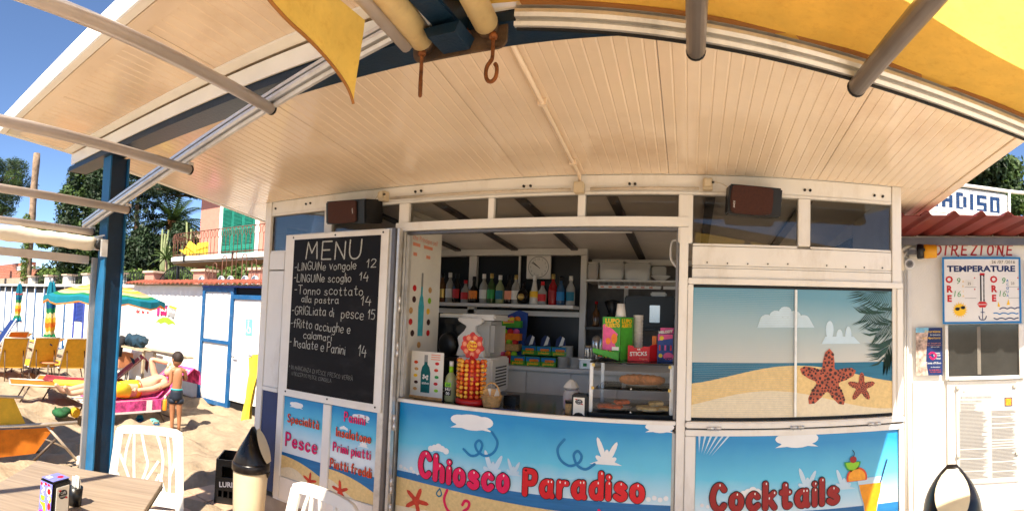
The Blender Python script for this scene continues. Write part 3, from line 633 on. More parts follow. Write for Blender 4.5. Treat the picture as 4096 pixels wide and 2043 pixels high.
ch('* IN MANCANZA DI PESCE FRESCO VERRÀ', -2.575, -2.01, 1.140, .026, .0032, 'chalk_faint', rot=-.03); ch('UTILIZZATO PESCE CONGELA', -2.545, -2.185, 1.100, .022, .0032, 'chalk_faint', rot=-.03)
# ------------------------------------------------------------------ canopy roof
RZ = lambda y: 2.352+.122*(2.8-y)
roof = thing('canopy_roof', 'cream ribbed sandwich-panel roof overhanging the front of the kiosk', 'roof', (-.9, 2.0, 2.35))
def roof_panel(x0, x1, y0, y1, name='roof_panel'):
    """one sandwich panel, micro-ribbed on the underside"""
    pitch = .0505; d = .0022; prof = []; x = x0+.0012
    while x < x1-.003:
        w_ = min(pitch, x1-.0012-x)
        prof += [(x, 0), (x+w_*.80, 0), (x+w_*.90, d), (x+w_*.94, d)]; x += pitch
    prof.append((x1-.0012, 0))
    n = len(prof); V = [(px, y0, RZ(y0)+pz) for px, pz in prof]+[(px, y1, RZ(y1)+pz) for px, pz in prof]
    F = [(i, i+1, n+i+1, n+i) for i in range(n-1)]
    b = MB().add(V, F); b.box(0,0,0,0,0,0) if False else None
    t = .10
    b.add([(x0+.001,y0,RZ(y0)+.005),(x1-.001,y0,RZ(y0)+.005),(x1-.001,y1,RZ(y1)+.005),(x0+.001,y1,RZ(y1)+.005),(x0+.001,y0,RZ(y0)+t),(x1-.001,y0,RZ(y0)+t),(x1-.001,y1,RZ(y1)+t),(x0+.001,y1,RZ(y1)+t)], [(0,1,2,3),(7,6,5,4),(0,4,5,1),(1,5,6,2),(2,6,7,3),(3,7,4,0)])
    return b.build(name, 'ceiling_panel', roof)
SE = [-3.30,-2.53,-1.73,-.93,-.13,.67,1.432]
for a, c in zip(SE[:-1], SE[1:]): roof_panel(a, c, .93, 2.798)
roof_panel(-3.30, -2.905, 2.801, 4.6); roof_panel(1.165, 1.432, 2.801, 4.6)
# light trims along the edges, a gutter box at the front and the closing strip above the beam
MB().hexa([(-3.345,.885,RZ(.885)-.004),(1.50,.885,RZ(.885)-.004),(1.50,.928,RZ(.928)-.004),(-3.345,.928,RZ(.928)-.004)], [(-3.345,.885,RZ(.885)+.085),(1.50,.885,RZ(.885)+.085),(1.50,.928,RZ(.928)+.085),(-3.345,.928,RZ(.928)+.085)]).build('front_fascia', 'ceiling_edge', roof, bevel=.004)
MB().hexa([(-3.345,.93,RZ(.93)-.003),(-3.302,.93,RZ(.93)-.003),(-3.302,4.6,RZ(4.6)-.003),(-3.345,4.6,RZ(4.6)-.003)], [(-3.345,.93,RZ(.93)+.09),(-3.302,.93,RZ(.93)+.09),(-3.302,4.6,RZ(4.6)+.09),(-3.345,4.6,RZ(4.6)+.09)]).build('side_trim', 'ceiling_edge', roof, bevel=.003)
MB().hexa([(1.436,.93,RZ(.93)-.003),(1.50,.93,RZ(.93)-.003),(1.50,4.6,RZ(4.6)-.003),(1.436,4.6,RZ(4.6)-.003)], [(1.436,.93,RZ(.93)+.09),(1.50,.93,RZ(.93)+.09),(1.50,4.6,RZ(4.6)+.09),(1.436,4.6,RZ(4.6)+.09)]).build('side_trim', 'ceiling_panel', roof, bevel=.003)
def sheet(x0, x1, y0, y1, t, m, name):
    return MB().hexa([(x0,y0,RZ(y0)-t),(x1,y0,RZ(y0)-t),(x1,y1,RZ(y1)-t),(x0,y1,RZ(y1)-t)], [(x0,y0,RZ(y0)-.001),(x1,y0,RZ(y0)-.001),(x1,y1,RZ(y1)-.001),(x0,y1,RZ(y1)-.001)]).build(name, m, roof)
sheet(-3.30, 1.43, .93, 1.0, .004, 'ceiling_panel', 'edge_flashing')
sheet(-3.30, 1.43, 1.335, 1.385, .010, 'ceiling_edge', 'beam_flashing'); MB().box(-3.30, 1.40, 1.388, 1.396, 2.438, 2.505).build('beam_casing', 'ceiling_edge', roof); MB().box(-2.90, 1.16, 2.80, 2.88, 2.3525, 2.41).build('wall_cove', 'ceiling_edge', roof)
b = MB().tube([(-.607, 1.60, RZ(1.6)-.014), (-.607, 2.05, RZ(2.05)-.016), (-.609, 2.60, RZ(2.6)-.014), (-.607, 2.70, RZ(2.70)-.016), (-.607, 2.765, 2.34), (-.607, 2.785, 2.295)], .010, 10)
b.build('conduit', 'ceiling_panel', roof)
b = MB()
for y in (1.62, 2.02, 2.60): b.box(-.625, -.589, y, y+.02, RZ(y)-.028, RZ(y)-.001)
b.build('conduit_clip', 'ceiling_panel', roof)
# ------------------------------------------------------------------ blue steel frame carrying the roof
steel = thing('canopy_frame', 'dark blue steel beam and post holding up the roof on the left', 'steel frame', (-2.82, 1.47, -.25))
bm_ = MB()   # I-beam
mat('dull_alu', (.34,.33,.32), .45, .5, var=.15)
zb = 2.405
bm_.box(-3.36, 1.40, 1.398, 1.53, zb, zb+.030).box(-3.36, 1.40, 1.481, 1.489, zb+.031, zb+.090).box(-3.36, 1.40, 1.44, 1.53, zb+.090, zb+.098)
bm_.build('beam', 'dark_blue', steel)
MB().box(-2.895, -2.800, 1.43, 1.440, -.25, zb-.002).box(-2.895, -2.800, 1.55, 1.56, -.25, zb-.002).build('post', 'blue_post', steel); MB().box(-2.852, -2.818, 1.441, 1.549, -.25, zb-.002).build('post_web', 'dark_blue', steel)  # web in a darker blue than the flanges: recess shade put into its colour
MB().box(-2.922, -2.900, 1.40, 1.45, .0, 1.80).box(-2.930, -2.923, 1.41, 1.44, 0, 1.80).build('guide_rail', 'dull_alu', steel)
MB().box(-2.93, -2.73, 1.42, 1.56, -.27, -.25).build('base_plate', 'dark_blue', steel)
# ------------------------------------------------------------------ left awning: rail, crossbars, gathered cloth
def rail_bar(name, a, c, par):
    a = Vector(a); c = Vector(c); d = (c-a).normalized(); b = MB()
    up = Vector((0,0,1)); up = (up-d*up.dot(d)).normalized(); nrm = d.cross(up)
    if nrm.y > 0: nrm = -nrm
    prof = [(-.030,0),(-.030,.010),(-.022,.014),(-.022,.004),(-.012,.004),(-.012,.016),(-.004,.020),(.004,.020),(.004,.006),(.012,.006),(.012,.018),(.022,.018),(.022,.008),(.030,.008),(.030,0)]
    P = lambda o, q: o+up*q[0]*1.25+nrm*q[1]*1.25
    n = len(prof); b.add([P(a,q) for q in prof]+[P(c,q) for q in prof], [(i,(i+1)%n,n+(i+1)%n,n+i) for i in range(n)]+[tuple(range(n)), tuple(range(n,2*n))])
    return b.build(name, 'grey_alu', par)
aw1 = thing('open_awning', 'bare sliding awning frame with pale crossbars on the left', 'awning', (-2.0, 1.0, 2.0))
rl = lambda x: 1.55+(.165*x+.61*1.392)/.775
rail_bar('guide_rail', (-3.02, 1.392, rl(-3.02)), (-.86, 1.392, rl(-.86)), aw1)
def crossbar(par, end, dx, length, r=.0215, m='alu_tube'):
    e = Vector(end); s = e+Vector((dx, -1, 0)).normalized()*length
    t = MB().tube([e, s], r, 16).build('crossbar', m, par)
    d = (e-s).normalized()
    MB().tube([e+d*.0005, e+d*.010], r*1.04, 16).build('end_cap', 'rubber', t)
    MB().box(e.x-.007, e.x+.007, e.y-.012, e.y+.02, e.z, e.z+.035).build('trolley', 'grey_alu', t)
    return t
for k_, (x, y, z) in enumerate([(-1.44,1.385,2.305),(-1.965,1.40,2.160),(-2.52,1.404,2.040),(-2.93,1.395,1.955)]): crossbar(aw1, (x, y, z), .15, 2.9)
# gathered cream cloth and its end bar
def cloth_roll():
    N, M_ = 60, 14; V = []; g = random.Random(4)
    a = Vector((-2.885, 1.385, 1.880)); d = Vector((.150, -.989, 0))
    side = Vector((.989, .15, 0))
    for i in range(N+1):
        t = 3.0*i/N; c = a+d*t
        for j in range(M_):
            ang = 2*math.pi*j/M_; r = .043+.0022*math.sin(3*ang+t*9)+.0022*math.sin(t*23+2*ang)+.0026*math.sin(t*61-ang*3)
            sag = .0035*math.sin(t*14+.5*math.sin(t*5))
            V.append(c+side*r*math.cos(ang)*1.1+Vector((0,0,1))*(r*math.sin(ang)*.95+(-sag if math.sin(ang) < 0 else sag*.5)))
    F = [(i*M_+j, i*M_+(j+1)%M_, (i+1)*M_+(j+1)%M_, (i+1)*M_+j) for i in range(N) for j in range(M_)]
    F += [tuple(range(M_))]
    b = MB(); b.add(V, F, 0, True); return b.build('gathered_cloth', 'cream_fabric', aw1)
cloth_roll()
e = Vector((-2.945, 1.385, 1.785)); d = Vector((.15, -.989, 0))
MB().bar(e, e+d*3, .034, .046).build('end_bar', 'alu_tube', aw1)
MB().box(-2.90, -2.84, 1.40, 1.428, 1.845, 1.925).box(-2.90, -2.76, 1.395, 1.40, 1.918, 1.926).box(-2.79, -2.77, 1.39, 1.428, 1.80, 1.90).build('wall_bracket', 'grey_alu', aw1)
MB().lathe([(.028,0),(.030,.02),(.028,.05)], (-2.84, 1.40, 1.872), 14, ax='x').build('winder', 'rubber', aw1)
# ------------------------------------------------------------------ bracket with tubes and hooks
PZ = 2.355
brk = thing('beam_bracket', 'rusty blue bracket under the beam holding two cream tubes', 'bracket', (-.69, 1.41, 2.34))
rr = lambda x0, x1, z0, z1, r: [(x0+r-r*math.cos(t), z0+r-r*math.sin(t)) for t in np.linspace(0, math.pi/2, 5)]+[(x1-r+r*math.sin(t), z0+r-r*math.cos(t)) for t in np.linspace(0, math.pi/2, 5)]+[(x1, z1), (x0, z1)]
MB().prism(rr(-.845, -.535, 2.338, 2.50, .03), 1.408, 1.418).build('plate', 'rusty_blue', brk)
MB().box(-.738, -.655, .30, 1.406, 2.390, 2.50).build('arm', 'dark_blue', brk, bevel=.006)
MB().prism([(-.735,2.345),(-.65,2.345),(-.635,2.374),(-.75,2.374)], 1.30, 1.404).build('arm_shoe', 'dark_blue', brk)
for x, z, r in ((-.795,2.390,.038),(-.588,2.398,.036)):
    t = MB().tube([(x, 1.372, z), (x+.13, .2, z)], r, 20).build('tube', 'cream_tube', brk)
    MB().tube([(x, 1.373, z), (x-.004, 1.406, z)], r*.9, 16).build('tube_socket', 'rusty_blue', t)
MB().lathe([(.012,0),(.012,.018),(.006,.02),(.006,.03)], (-.652, 1.378, 2.385), 6, ax='y').build('bolt', 'rust', brk)
def hook(x, y, z, rot, label):
    h = thing('hook', label, 'hook', (x, y, z), group='rusty hooks under the bracket', world=False)
    pts = [(0,0,0),(0,0,-.05),(-.004,0,-.062),(-.012,0,-.072),(-.016,0,-.085),(-.015,0,-.102),(-.008,0,-.113),(.002,0,-.114),(.010,0,-.106),(.013,0,-.092),(.012,0,-.078),(.007,0,-.070)]
    MB().tube(smooth(pts, 3), .0052, 8).build('rod', 'rust', h); MB().lathe([(.010,-.006),(.012,0),(.008,.010)], (0,0,0), 8).build('nut', 'rust', h)
    h.rotation_euler = (0, 0, rot); h.scale = (1.15,1.15,1.15)
hook(-.80, 1.385, 2.352, R(118), 'rusty hook seen edge-on under the left cream tube'); hook(-.568, 1.385, 2.360, R(0), 'rusty open hook under the right cream tube')
# ------------------------------------------------------------------ right awning: rail, crossbars, yellow cloth
aw2 = thing('yellow_awning', 'yellow fabric awning on a metal rail at the upper right', 'awning', (.6, 1.0, 2.2))
rr_ = lambda x: 2.341-.143*x
rail_bar('guide_rail', (-.50, 1.392, rr_(-.50)+.004), (2.4, 1.392, rr_(2.4)+.004), aw2)
MB().bar((-.50, 1.395, rr_(-.5)-.034), (2.4, 1.395, rr_(2.4)-.034), .010, .010).build('rail_seal', 'rubber', aw2)
for x, dx in ((0.0,.0),(.444,-.045),(1.35,-.05)): crossbar(aw2, (x, 1.385, rr_(x)-.058), -dx, 2.6, .026, 'dark_tube')
def fabric():
    nx, ny = 80, 50; V = []
    for i in range(nx+1):
        x = -.84+3.5*i/nx
        for j in range(ny+1):
            y = -.35+1.722*j/ny; ph = ((x+.0)/.46) % 1
            V.append((x, y, rr_(x)+.030-.016*math.sin(math.pi*ph)*(1-.5*j/ny)+.003*math.sin(7*y+3*x)))
    F = [(i*(ny+1)+j, (i+1)*(ny+1)+j, (i+1)*(ny+1)+j+1, i*(ny+1)+j+1) for i in range(nx) for j in range(ny)]
    b = MB(); b.add(V, F, 0, True); return b.build('awning_cloth', 'yellow_fabric', aw2)
fabric()
MB().bar((-.48, 1.365, rr_(-.48)+.022), (2.4, 1.365, rr_(2.4)+.022), .026, .004).build('cloth_hem', 'brown_hem', aw2)
MB().tube([(-.835, 1.35, 2.365), (-.72, .1, 2.365)], .020, 12).build('end_bar', 'alu_tube', aw2)
# valance hanging from the open end of the cloth
def valance():
    hem = smooth([(-.2,2.30),(.3,2.27),(.60,2.262),(.72,2.255),(.80,2.222),(.86,2.206),(.92,2.200),(.99,2.192),(1.06,2.180),(1.12,2.160),(1.150,2.135),(1.156,2.125)], 4)
    V = []; n = 8
    for i, (y, z) in enumerate(hem):
        for j in range(n+1):
            t = j/n; top = 2.352; V.append((-.852+.012*math.sin(9*y+2*t)*(1-t)+.016*math.sin(4*y)*(1-t), min(y, 1.156), z+(top-z)*t))
    m_ = n+1; b = MB(); b.add(V, [(i*m_+j, (i+1)*m_+j, (i+1)*m_+j+1, i*m_+j+1) for i in range(len(hem)-1) for j in range(n)], 0, True)
    v = b.build('valance', 'yellow_fabric', aw2)
    MB().tube([(V[i*m_][0], V[i*m_][1], V[i*m_][2]) for i in range(len(hem))], .0045, 6).build('valance_hem', 'brown_hem', v)
valance()
# ------------------------------------------------------------------ speakers, boxes on the frieze
mat('speaker_cloth', (.055,.018,.012), .9, var=.3, vs_=90, bump=.3, bs=400); mat('speaker_body', (.004,.0035,.004), .4, var=.2)
def speaker(x0, x1, z0, z1, label, flip, yaw=0.0, roll=0.0):
    cx, cz = (x0+x1)/2, (z0+z1)/2; w_, h_ = x1-x0, z1-z0
    s = thing('speaker', label, 'speaker', (cx, 2.70, cz), group='speakers mounted on the frieze', world=False)
    MB().box(-w_/2, w_/2, -.03, .13, -h_/2, h_/2).build('cabinet', 'speaker_body', s, bevel=.008)
    k = -1 if flip else 1; gx0, gx1 = (-.40*w_, .30*w_) if not flip else (-.46*w_, .32*w_)
    poly = smooth([(gx0+.01,.46*h_),(gx1-.02,.46*h_),(gx1,.2*h_),(gx1,-.2*h_),(gx1-.02,-.44*h_),(gx0+.03,-.47*h_),(gx0,-.3*h_),(gx0,.3*h_),(gx0+.01,.46*h_)], 4)[:-1]
    MB().prism(poly, -.043, -.029).build('grille', 'speaker_cloth', s, bevel=.004)
    lx = gx1-.03 if not flip else gx0+.012
    type_text('badge', 'SONY', lx, .02 if not flip else -.01, .013, -.0438, 'ink_white', s, rot=-math.pi/2)
    s.rotation_euler = (R(8), roll, yaw)
speaker(-2.235, -1.862, 2.120, 2.268, 'dark brown loudspeaker tilted above the menu board', False, R(-10), R(4))
speaker(.178, .452, 2.118, 2.268, 'dark brown loudspeaker hung level above the beach poster window', True, R(3), R(2))
mat('aged_plastic', (.62,.52,.36), .5, var=.2, dirt=.5, dirtcol=(.25,.17,.08), ds=12); mat('conduit_grey', (.60,.52,.42), .45, var=.15, dirt=.5, ds=8)
cond = thing('wall_conduit', 'thin grey cable conduit running along the frieze above the hatch', 'conduit', (-.87, 2.79, 2.27))
MB().tube([(-1.79,2.786,2.278),(-.66,2.786,2.268)], .0085, 8).build('pipe', 'conduit_grey', cond); MB().tube([(-.55,2.786,2.268),(.03,2.786,2.272)], .0085, 8).build('pipe', 'conduit_grey', cond)
for x, z, lb, lid in ((-1.83,2.290,'beige lamp socket box on the frieze beside the tilted speaker',1),(-.607,2.272,'plain cream junction box above the middle of the hatch',0),(.075,2.290,'beige lamp socket box on the frieze left of the right speaker',1)):
    jb = thing('junction_box', lb, 'junction box', (x, 2.77, z), group='boxes on the kiosk frieze')
    MB().box(x-.026, x+.026, 2.745, 2.799, z-.03, z+.03).build('case', 'aged_plastic', jb, bevel=.004)
    if lid:
        MB().box(x-.018, x+.02, 2.728, 2.744, z-.020, z+.022).build('cover', 'aged_plastic', jb, bevel=.003)
        MB().tube([(x+.02,2.735,z+.004),(x+.034,2.735,z+.004)], .006, 8).build('gland', 'screw', jb)
        MB().tube(smooth([(x-.02,2.74,z+.005),(x-.045,2.74,z-.03),(x-.05,2.74,z-.09)] if x < -1 else [(x+.03,2.75,z+.01),(x+.07,2.76,z+.005),(x+.12,2.77,z-.02)], 4), .0018, 5).build('wire', 'aged_plastic', jb)
# ------------------------------------------------------------------ inside the hatch
mat('plastic_black', (.005,.005,.006), .35, var=.2); mat('plastic_white', (.80,.78,.75), .35, var=.04); mat('plastic_red', (.52,.015,.015), .3, var=.1); mat('plastic_clear', (.82,.82,.80), .15, alpha=.45, var=.03)
mat('steel', (.55,.54,.52), .25, .9, var=.1); mat('china', (.80,.79,.76), .25, var=.03); mat('wicker', (.62,.36,.14), .7, var=.3, vs_=40, bump=.6, bs=120)
mat('cabinet', (.76,.73,.68), .45, var=.05); mat('shelf_white', (.80,.78,.75), .4, var=.05)
mat('lolly_orange', (.88,.25,.03), .18, var=.45, vs_=55); mat('lolly_red', (.62,.03,.03), .2, var=.3); mat('cap_gold', (.55,.38,.12), .3, .7)
mat('card_red', rgb(206,30,40), .45, var=.08); mat('card_green', rgb(70,160,50), .45, var=.2, vs_=20); mat('card_pink', rgb(226,90,150), .45, var=.2, vs_=25); mat('card_blue', rgb(36,70,150), .45, var=.2, vs_=20); mat('card_orange', rgb(240,130,30), .45, var=.2, vs_=25); mat('card_yellow', rgb(240,210,50), .45, var=.1)
# back shelf unit
su = thing('bottle_shelf', 'white framed shelf unit along the back wall of the kiosk', 'shelf', (-1.67, 4.75, .24))
def sb(name, x0, x1, y0, y1, z0, z1, m='shelf_white', par=None, bevel=.003): return MB().box(x0, x1, y0, y1, z0, z1).build(name, m, par, bevel=bevel)
sb('top_rail', -2.55, -.935, 4.68, 4.74, 2.158, 2.217, par=su); sb('stile', -2.078, -2.001, 4.685, 4.74, .3, 2.156, par=su); sb('stile', -.990, -.935, 4.685, 4.74, 1.16, 2.156, par=su); sb('glazing_bar', -1.58, -1.563, 4.69, 4.72, 1.72, 2.156, par=su)
sb('shelf_board', -2.55, -.992, 4.42, 4.683, 1.667, 1.695, par=su); sb('lower_rail', -2.55, -.992, 4.685, 4.72, 1.600, 1.645, par=su)
sb('back_pane', -2.55, -.936, 4.745, 4.75, 1.18, 2.155, 'plastic_black', su, 0)
# back counter with cupboard doors
bc = thing('back_counter', 'pale cupboard counter under the bottle shelf', 'counter', (-1.5, 4.7, .24))
sb('worktop', -2.5, .6, 4.20, 4.98, 1.150, 1.178, par=bc); sb('carcass', -2.48, .58, 4.27, 4.97, .26, 1.148, 'cabinet', bc)
for i in range(8): sb('cupboard_door', -2.46+.378*i, -2.46+.378*i+.372, 4.25, 4.268, .30, 1.135, 'cabinet', bc, .004)
# bottles: (x, top z, colour, style, label colour)
BC = {'amber':(.10,.035,.008),'clear':(.42,.42,.40),'dark':(.005,.004,.004),'green':(.05,.10,.03),'red':(.35,.012,.015),'cobalt':(.02,.07,.16),'cream':(.66,.64,.60),'pale':(.40,.44,.22)}
for k_, c_ in BC.items(): mat('bottle_'+k_, c_, .08, var=.15, vs_=12, coat=.5, alpha=.75 if k_ in ('clear','pale') else None)
BT = [(-2.336,1.901,'amber','tall','card_orange','black cap'),(-2.274,1.972,'amber','tall','cap_gold','gold label'),(-2.193,1.977,'clear','tall','ink_white','white label'),(-2.119,1.969,'dark','tall','card_red','red label'),(-2.032,1.908,'clear','short','card_red','red cap'),(-1.946,1.942,'dark','round','card_orange','squat amber label'),(-1.849,1.966,'clear','tall','ink_white','white cap'),(-1.773,1.970,'green','tall','ink_green','green label'),(-1.691,1.955,'pale','tall','ink_teal','teal label'),(-1.605,1.955,'dark','tall','ink_salmon','oval pink label'),(-1.540,1.959,'clear','tall','paper','plain label'),(-1.468,1.896,'dark','flask','cap_gold','round flask'),(-1.365,1.954,'cream','cone','ink_yellow','white cone'),(-1.291,1.903,'clear','short','card_red','small red label'),(-1.197,1.969,'red','tall','ink_dark_red','deep red'),(-1.125,1.950,'cobalt','tall','ink_blue','blue label'),(-1.038,1.954,'clear','tall','ink_teal','green oval')]
NB = ['dark amber spirits bottle at the left end of the shelf row','gold-labelled rum bottle second from the left on the shelf','clear bottle with white label, third from the left on the shelf','black bottle with red label left of the shelf stile','short clear bottle with red cap in front of the stile','squat dark bottle with orange label right of the stile','clear white-capped bottle, seventh from the left on the shelf','green bottle with green label, eighth from the left','pale bottle with teal label left of the black liqueur bottle','black liqueur bottle with oval pink label','clear bottle just left of the round flask','round dark flask bottle with gold seal under the clock','white cone-shaped bottle directly under the clock','short clear bottle with red cap under the clock','deep red bottle right of the clock','blue-labelled bottle between the red one and the end bottle','clear white-capped bottle at the right end of the shelf row']
for (x, zt, c_, st, lb, _), nm in zip(BT, NB):
    z0 = 1.6955; H = zt-z0; r = .0405
    if st == 'tall': pr = [(r*.9,0),(r,.01),(r,H*.55),(r*.85,H*.63),(r*.38,H*.76),(r*.34,H*.88)]
    elif st == 'short': pr = [(r*.9,0),(r*1.05,.01),(r*1.05,H*.56),(r*.5,H*.70),(r*.34,H*.82)]
    elif st == 'round': pr = [(r*1.1,0),(r*1.3,.02),(r*1.25,H*.40),(r*.9,H*.52),(r*.4,H*.66),(r*.36,H*.84)]
    elif st == 'flask': pr = [(r*.8,0),(r*1.35,H*.12),(r*1.6,H*.34),(r*1.3,H*.56),(r*.5,H*.68),(r*.36,H*.84)]
    else: pr = [(r*.95,0),(r*1.15,.012),(r*1.05,H*.3),(r*.62,H*.6),(r*.36,H*.86)]
    bt = thing('bottle', nm, 'bottle', (x, 4.52, z0), group='spirit bottles on the back shelf')
    MB().lathe(pr+[(pr[-1][0]*.9, H*.90)], (x,4.52,z0), 14).build('glass_body', 'bottle_'+c_, bt)
    MB().lathe([(r*.42,H*.84),(r*.44,H*.86),(r*.42,H)], (x,4.52,z0), 12).build('cap', 'card_red' if 'red cap' in nm else 'plastic_white' if 'white' in nm or 'teal' in nm else 'plastic_black' if c_ in ('dark','cobalt','amber') else 'cap_gold', bt)
    k = {'round':1.28,'flask':1.6,'cone':1.06,'short':1.07}.get(st, 1.02)
    if st == 'flask': MB().lathe([(.0,-.002),(.030,-.002),(.030,.002)], (x,4.52-r*1.58,z0+H*.33), 16, ax='y').build('label', lb, bt)
    else:
        vs = []; a0 = -math.pi/2
        for zz in (H*.16, H*.46):
            for j in range(9): a = a0-1.0+2.0*j/8; vs.append((x+r*k*math.cos(a), 4.52+r*k*math.sin(a), z0+zz))
        MB().add(vs, [(j,j+1,j+10,j+9) for j in range(8)]).build('label', lb, bt)
# wall clock
ck = thing('wall_clock', 'white square wall clock hanging over the bottles', 'clock', (-1.375, 4.66, 1.94))
sb('case', -1.490, -1.262, 4.655, 4.678, 1.938, 2.152, 'plastic_white', ck)
decal('dial', [disk(-1.376, 2.045, .098, n=32)], 4.653, 'ink_grey', ck); decal('dial_face', [disk(-1.376, 2.045, .092, n=32)], 4.652, 'china', ck)
for i in range(12):
    a = 2*math.pi*i/12; type_text('numeral', str(i or 12), -1.376+.074*math.sin(a), 2.045+.074*math.cos(a)-.009, .025, 4.6505, 'ink_grey', ck, align='CENTER')
decal('hand', ribbon([(-1.376,2.045),(-1.432,2.083)], .007, 4)+ribbon([(-1.370,2.040),(-1.43,2.095)], .004, 4)+ribbon([(-1.36,2.032),(-1.376,2.045)], .005, 4), 4.649, 'ink_black', ck, 1e-4)
# ceiling lamp
lt = thing('tube_lamp', 'long white tube lamp under the kiosk ceiling', 'lamp', (-.87, 3.4, 2.15)); sb('housing', -1.345, -.378, 3.38, 3.44, 2.165, 2.20, 'plastic_white', lt); MB().tube([(-1.33,3.41,2.15),(-.39,3.41,2.15)], .013, 10).build('tube', 'china', lt)
# side banner with a blue bottle print hung on the left inside wall
bn = thing('side_banner', 'white hanging banner with a printed blue bottle and fruit, left of the hatch', 'banner', (-1.755, 3.2, 1.2))
MB().box(-1.775, -1.765, 2.88, 3.47, .6, 2.25).build('sheet', 'paper', bn); MB().tube([(-1.765,2.88,2.20),(-1.765,3.48,2.20)], .018, 10).build('roller', 'plastic_white', bn)
def on_x(name, polys, m, par, x=-1.7635):
    b = MB()
    for i, p in enumerate(polys): b.add([(x+i*3e-5, y, z) for y, z in p], [tuple(range(len(p)))])
    return b.build(name, m, par)
mat('bottle_print', rgb(60,170,190), .5, var=.2, vs_=25)
on_x('printed_bottle', [[(3.165,1.42),(3.235,1.42),(3.24,1.62),(3.225,1.68),(3.212,1.70),(3.212,1.80),(3.188,1.80),(3.188,1.70),(3.175,1.68),(3.16,1.62)]], 'bottle_print', bn)
on_x('printed_bottle_neck', [[(3.188,1.755),(3.212,1.755),(3.212,1.85),(3.188,1.85)]], 'ink_grey', bn, -1.763)
g = random.Random(2)
for i, m_ in enumerate(['ink_red','star_spot','wicker','ink_red','star_spot','wicker','ink_lime','ink_yellow','star_spot','ink_red','wicker']):
    yy_, zz_ = (3.08 if i < 5 else 3.31)+g.uniform(-.02,.02), 1.74-.075*(i if i < 5 else i-5)
    if i == 10: yy_, zz_ = 3.19, 1.36
    on_x('printed_fruit', [disk(yy_, zz_, .026, .022, 10)], m_, bn)
for i, t in enumerate([(3.05,2.02,.10),(3.2,2.02,.13),(3.06,1.955,.05),(3.24,1.955,.06)]): on_x('printed_line', [[(t[0],t[1]),(t[0]+t[2],t[1]),(t[0]+t[2],t[1]+.022),(t[0],t[1]+.022)]], 'ink_salmon', bn)
type_text('lettering', 'Di che Principio sei?', 0, 0, .052, 0, 'ink_salmon', bn, flat=lambda a, b_: (-1.7625, 2.98+a, 2.06+b_))
# slush machines
mat('smoke_bowl', (.10,.095,.09), .2, var=.1)
def slush(x, y, body, top, label, decalm):
    s = thing('slush_machine', label, 'drink machine', (x, y, 1.035), group='slush machines behind the counter')
    sb('base', x-.10, x+.17, y-.05, y+.30, 1.036, 1.285, body, s, .012)
    vs = MB()
    for i in range(7): vs.box(x+.171, x+.173, y+.02, y+.24, 1.08+.022*i, 1.09+.022*i)
    tag(vs.build('vent', 'plastic_black', s), kind='stuff')
    MB().box(x-.05, x+.15, y+.00, y+.28, 1.29, 1.54).build('bowl', 'plastic_clear' if body == 'plastic_white' else 'smoke_bowl', s, bevel=.03)
    MB().prism([(x-.105,1.29),(x-.085,1.36),(x-.10,1.42),(x-.05,1.465),(x-.03,1.50),(x-.10,1.535),(x-.10,1.556),(x+.08,1.556),(x+.09,1.53),(x+.03,1.50),(x+.03,1.46),(x+.085,1.42),(x+.085,1.36),(x+.11,1.29)], y-.055, y-.004).build('tap_front', body, s, bevel=.006)
    sb('lid', x-.10, x+.165, y-.01, y+.30, 1.545, 1.585, top, s, .014)
    if decalm: sb('lid_band', x-.102, x+.14, y-.014, y-.011, 1.548, 1.582, decalm, s, 0)
    MB().ell((x-.0,y-.08,1.36), (.075,.035,.085), 14, 10).build('spout', body, s) if body == 'plastic_black' else MB().box(x-.012, x+.012, y-.10, y-.056, 1.30, 1.37).build('spout', body, s, bevel=.004)
    MB().box(x-.09, x+.09, y-.14, y-.052, 1.038, 1.055).build('drip_tray', 'plastic_black', s, bevel=.003)
slush(-1.685, 3.55, 'plastic_black', 'cream_tube', 'black slush machine with beige lid behind the poster board', 'paper')
slush(-1.490, 3.48, 'plastic_white', 'plastic_white', 'white slush machine behind the lollipop stand', None)
# poster board standing on the counter
pb = thing('poster_board', 'small white display board with green bottle print on the counter', 'display board', (-1.595, 3.0, 1.034))
sb('board', -1.710, -1.478, 3.0, 3.008, 1.036, 1.332, 'paper', pb); sb('foot', -1.712, -1.476, 2.992, 2.999, 1.035, 1.052, 'wicker', pb)
mat('bottle_print_green', rgb(14,96,100), .35, var=.25, vs_=30)
bp = [(-1.600+a, c) for a, c in [(-.032,1.075),(.032,1.075),(.034,1.20),(.026,1.235),(.012,1.252),(.011,1.30),(-.011,1.30),(-.012,1.252),(-.026,1.235),(-.034,1.20)]]
decal('printed_bottle', [bp], 2.9985, 'bottle_print_green', pb); decal('printed_neck', [[(-1.612,1.268),(-1.588,1.268),(-1.588,1.312),(-1.612,1.312)]], 2.998, 'ink_grey', pb)
decal('printed_hexagons', [disk(-1.600+dx, 1.172+dz, .008, n=6) for dx, dz in ((0,0),(.014,.007),(-.014,-.006),(.013,-.01),(-.012,.010))], 2.9975, 'ink_white', pb)
type_text('lettering', 'attivo', -1.624, 1.128, .022, 2.9975, 'ink_white', pb, bold=.0006)
for i, m_ in enumerate(['ink_orange','wicker','ink_yellow','star_spot','wicker','ink_red','star_print','ink_green','ink_red','ink_lime']):
    decal('printed_fruit', [disk((-1.672 if i < 5 else -1.526)+.005*(i%2), 1.262-.042*(i%5), .015, .010, 10)], 2.9985, m_, pb)
for i in range(3): decal('printed_line', [[(-1.565,1.318-.014*i),(-1.50,1.318-.014*i),(-1.50,1.312-.014*i),(-1.565,1.312-.014*i)]], 2.9985, 'ink_salmon', pb)
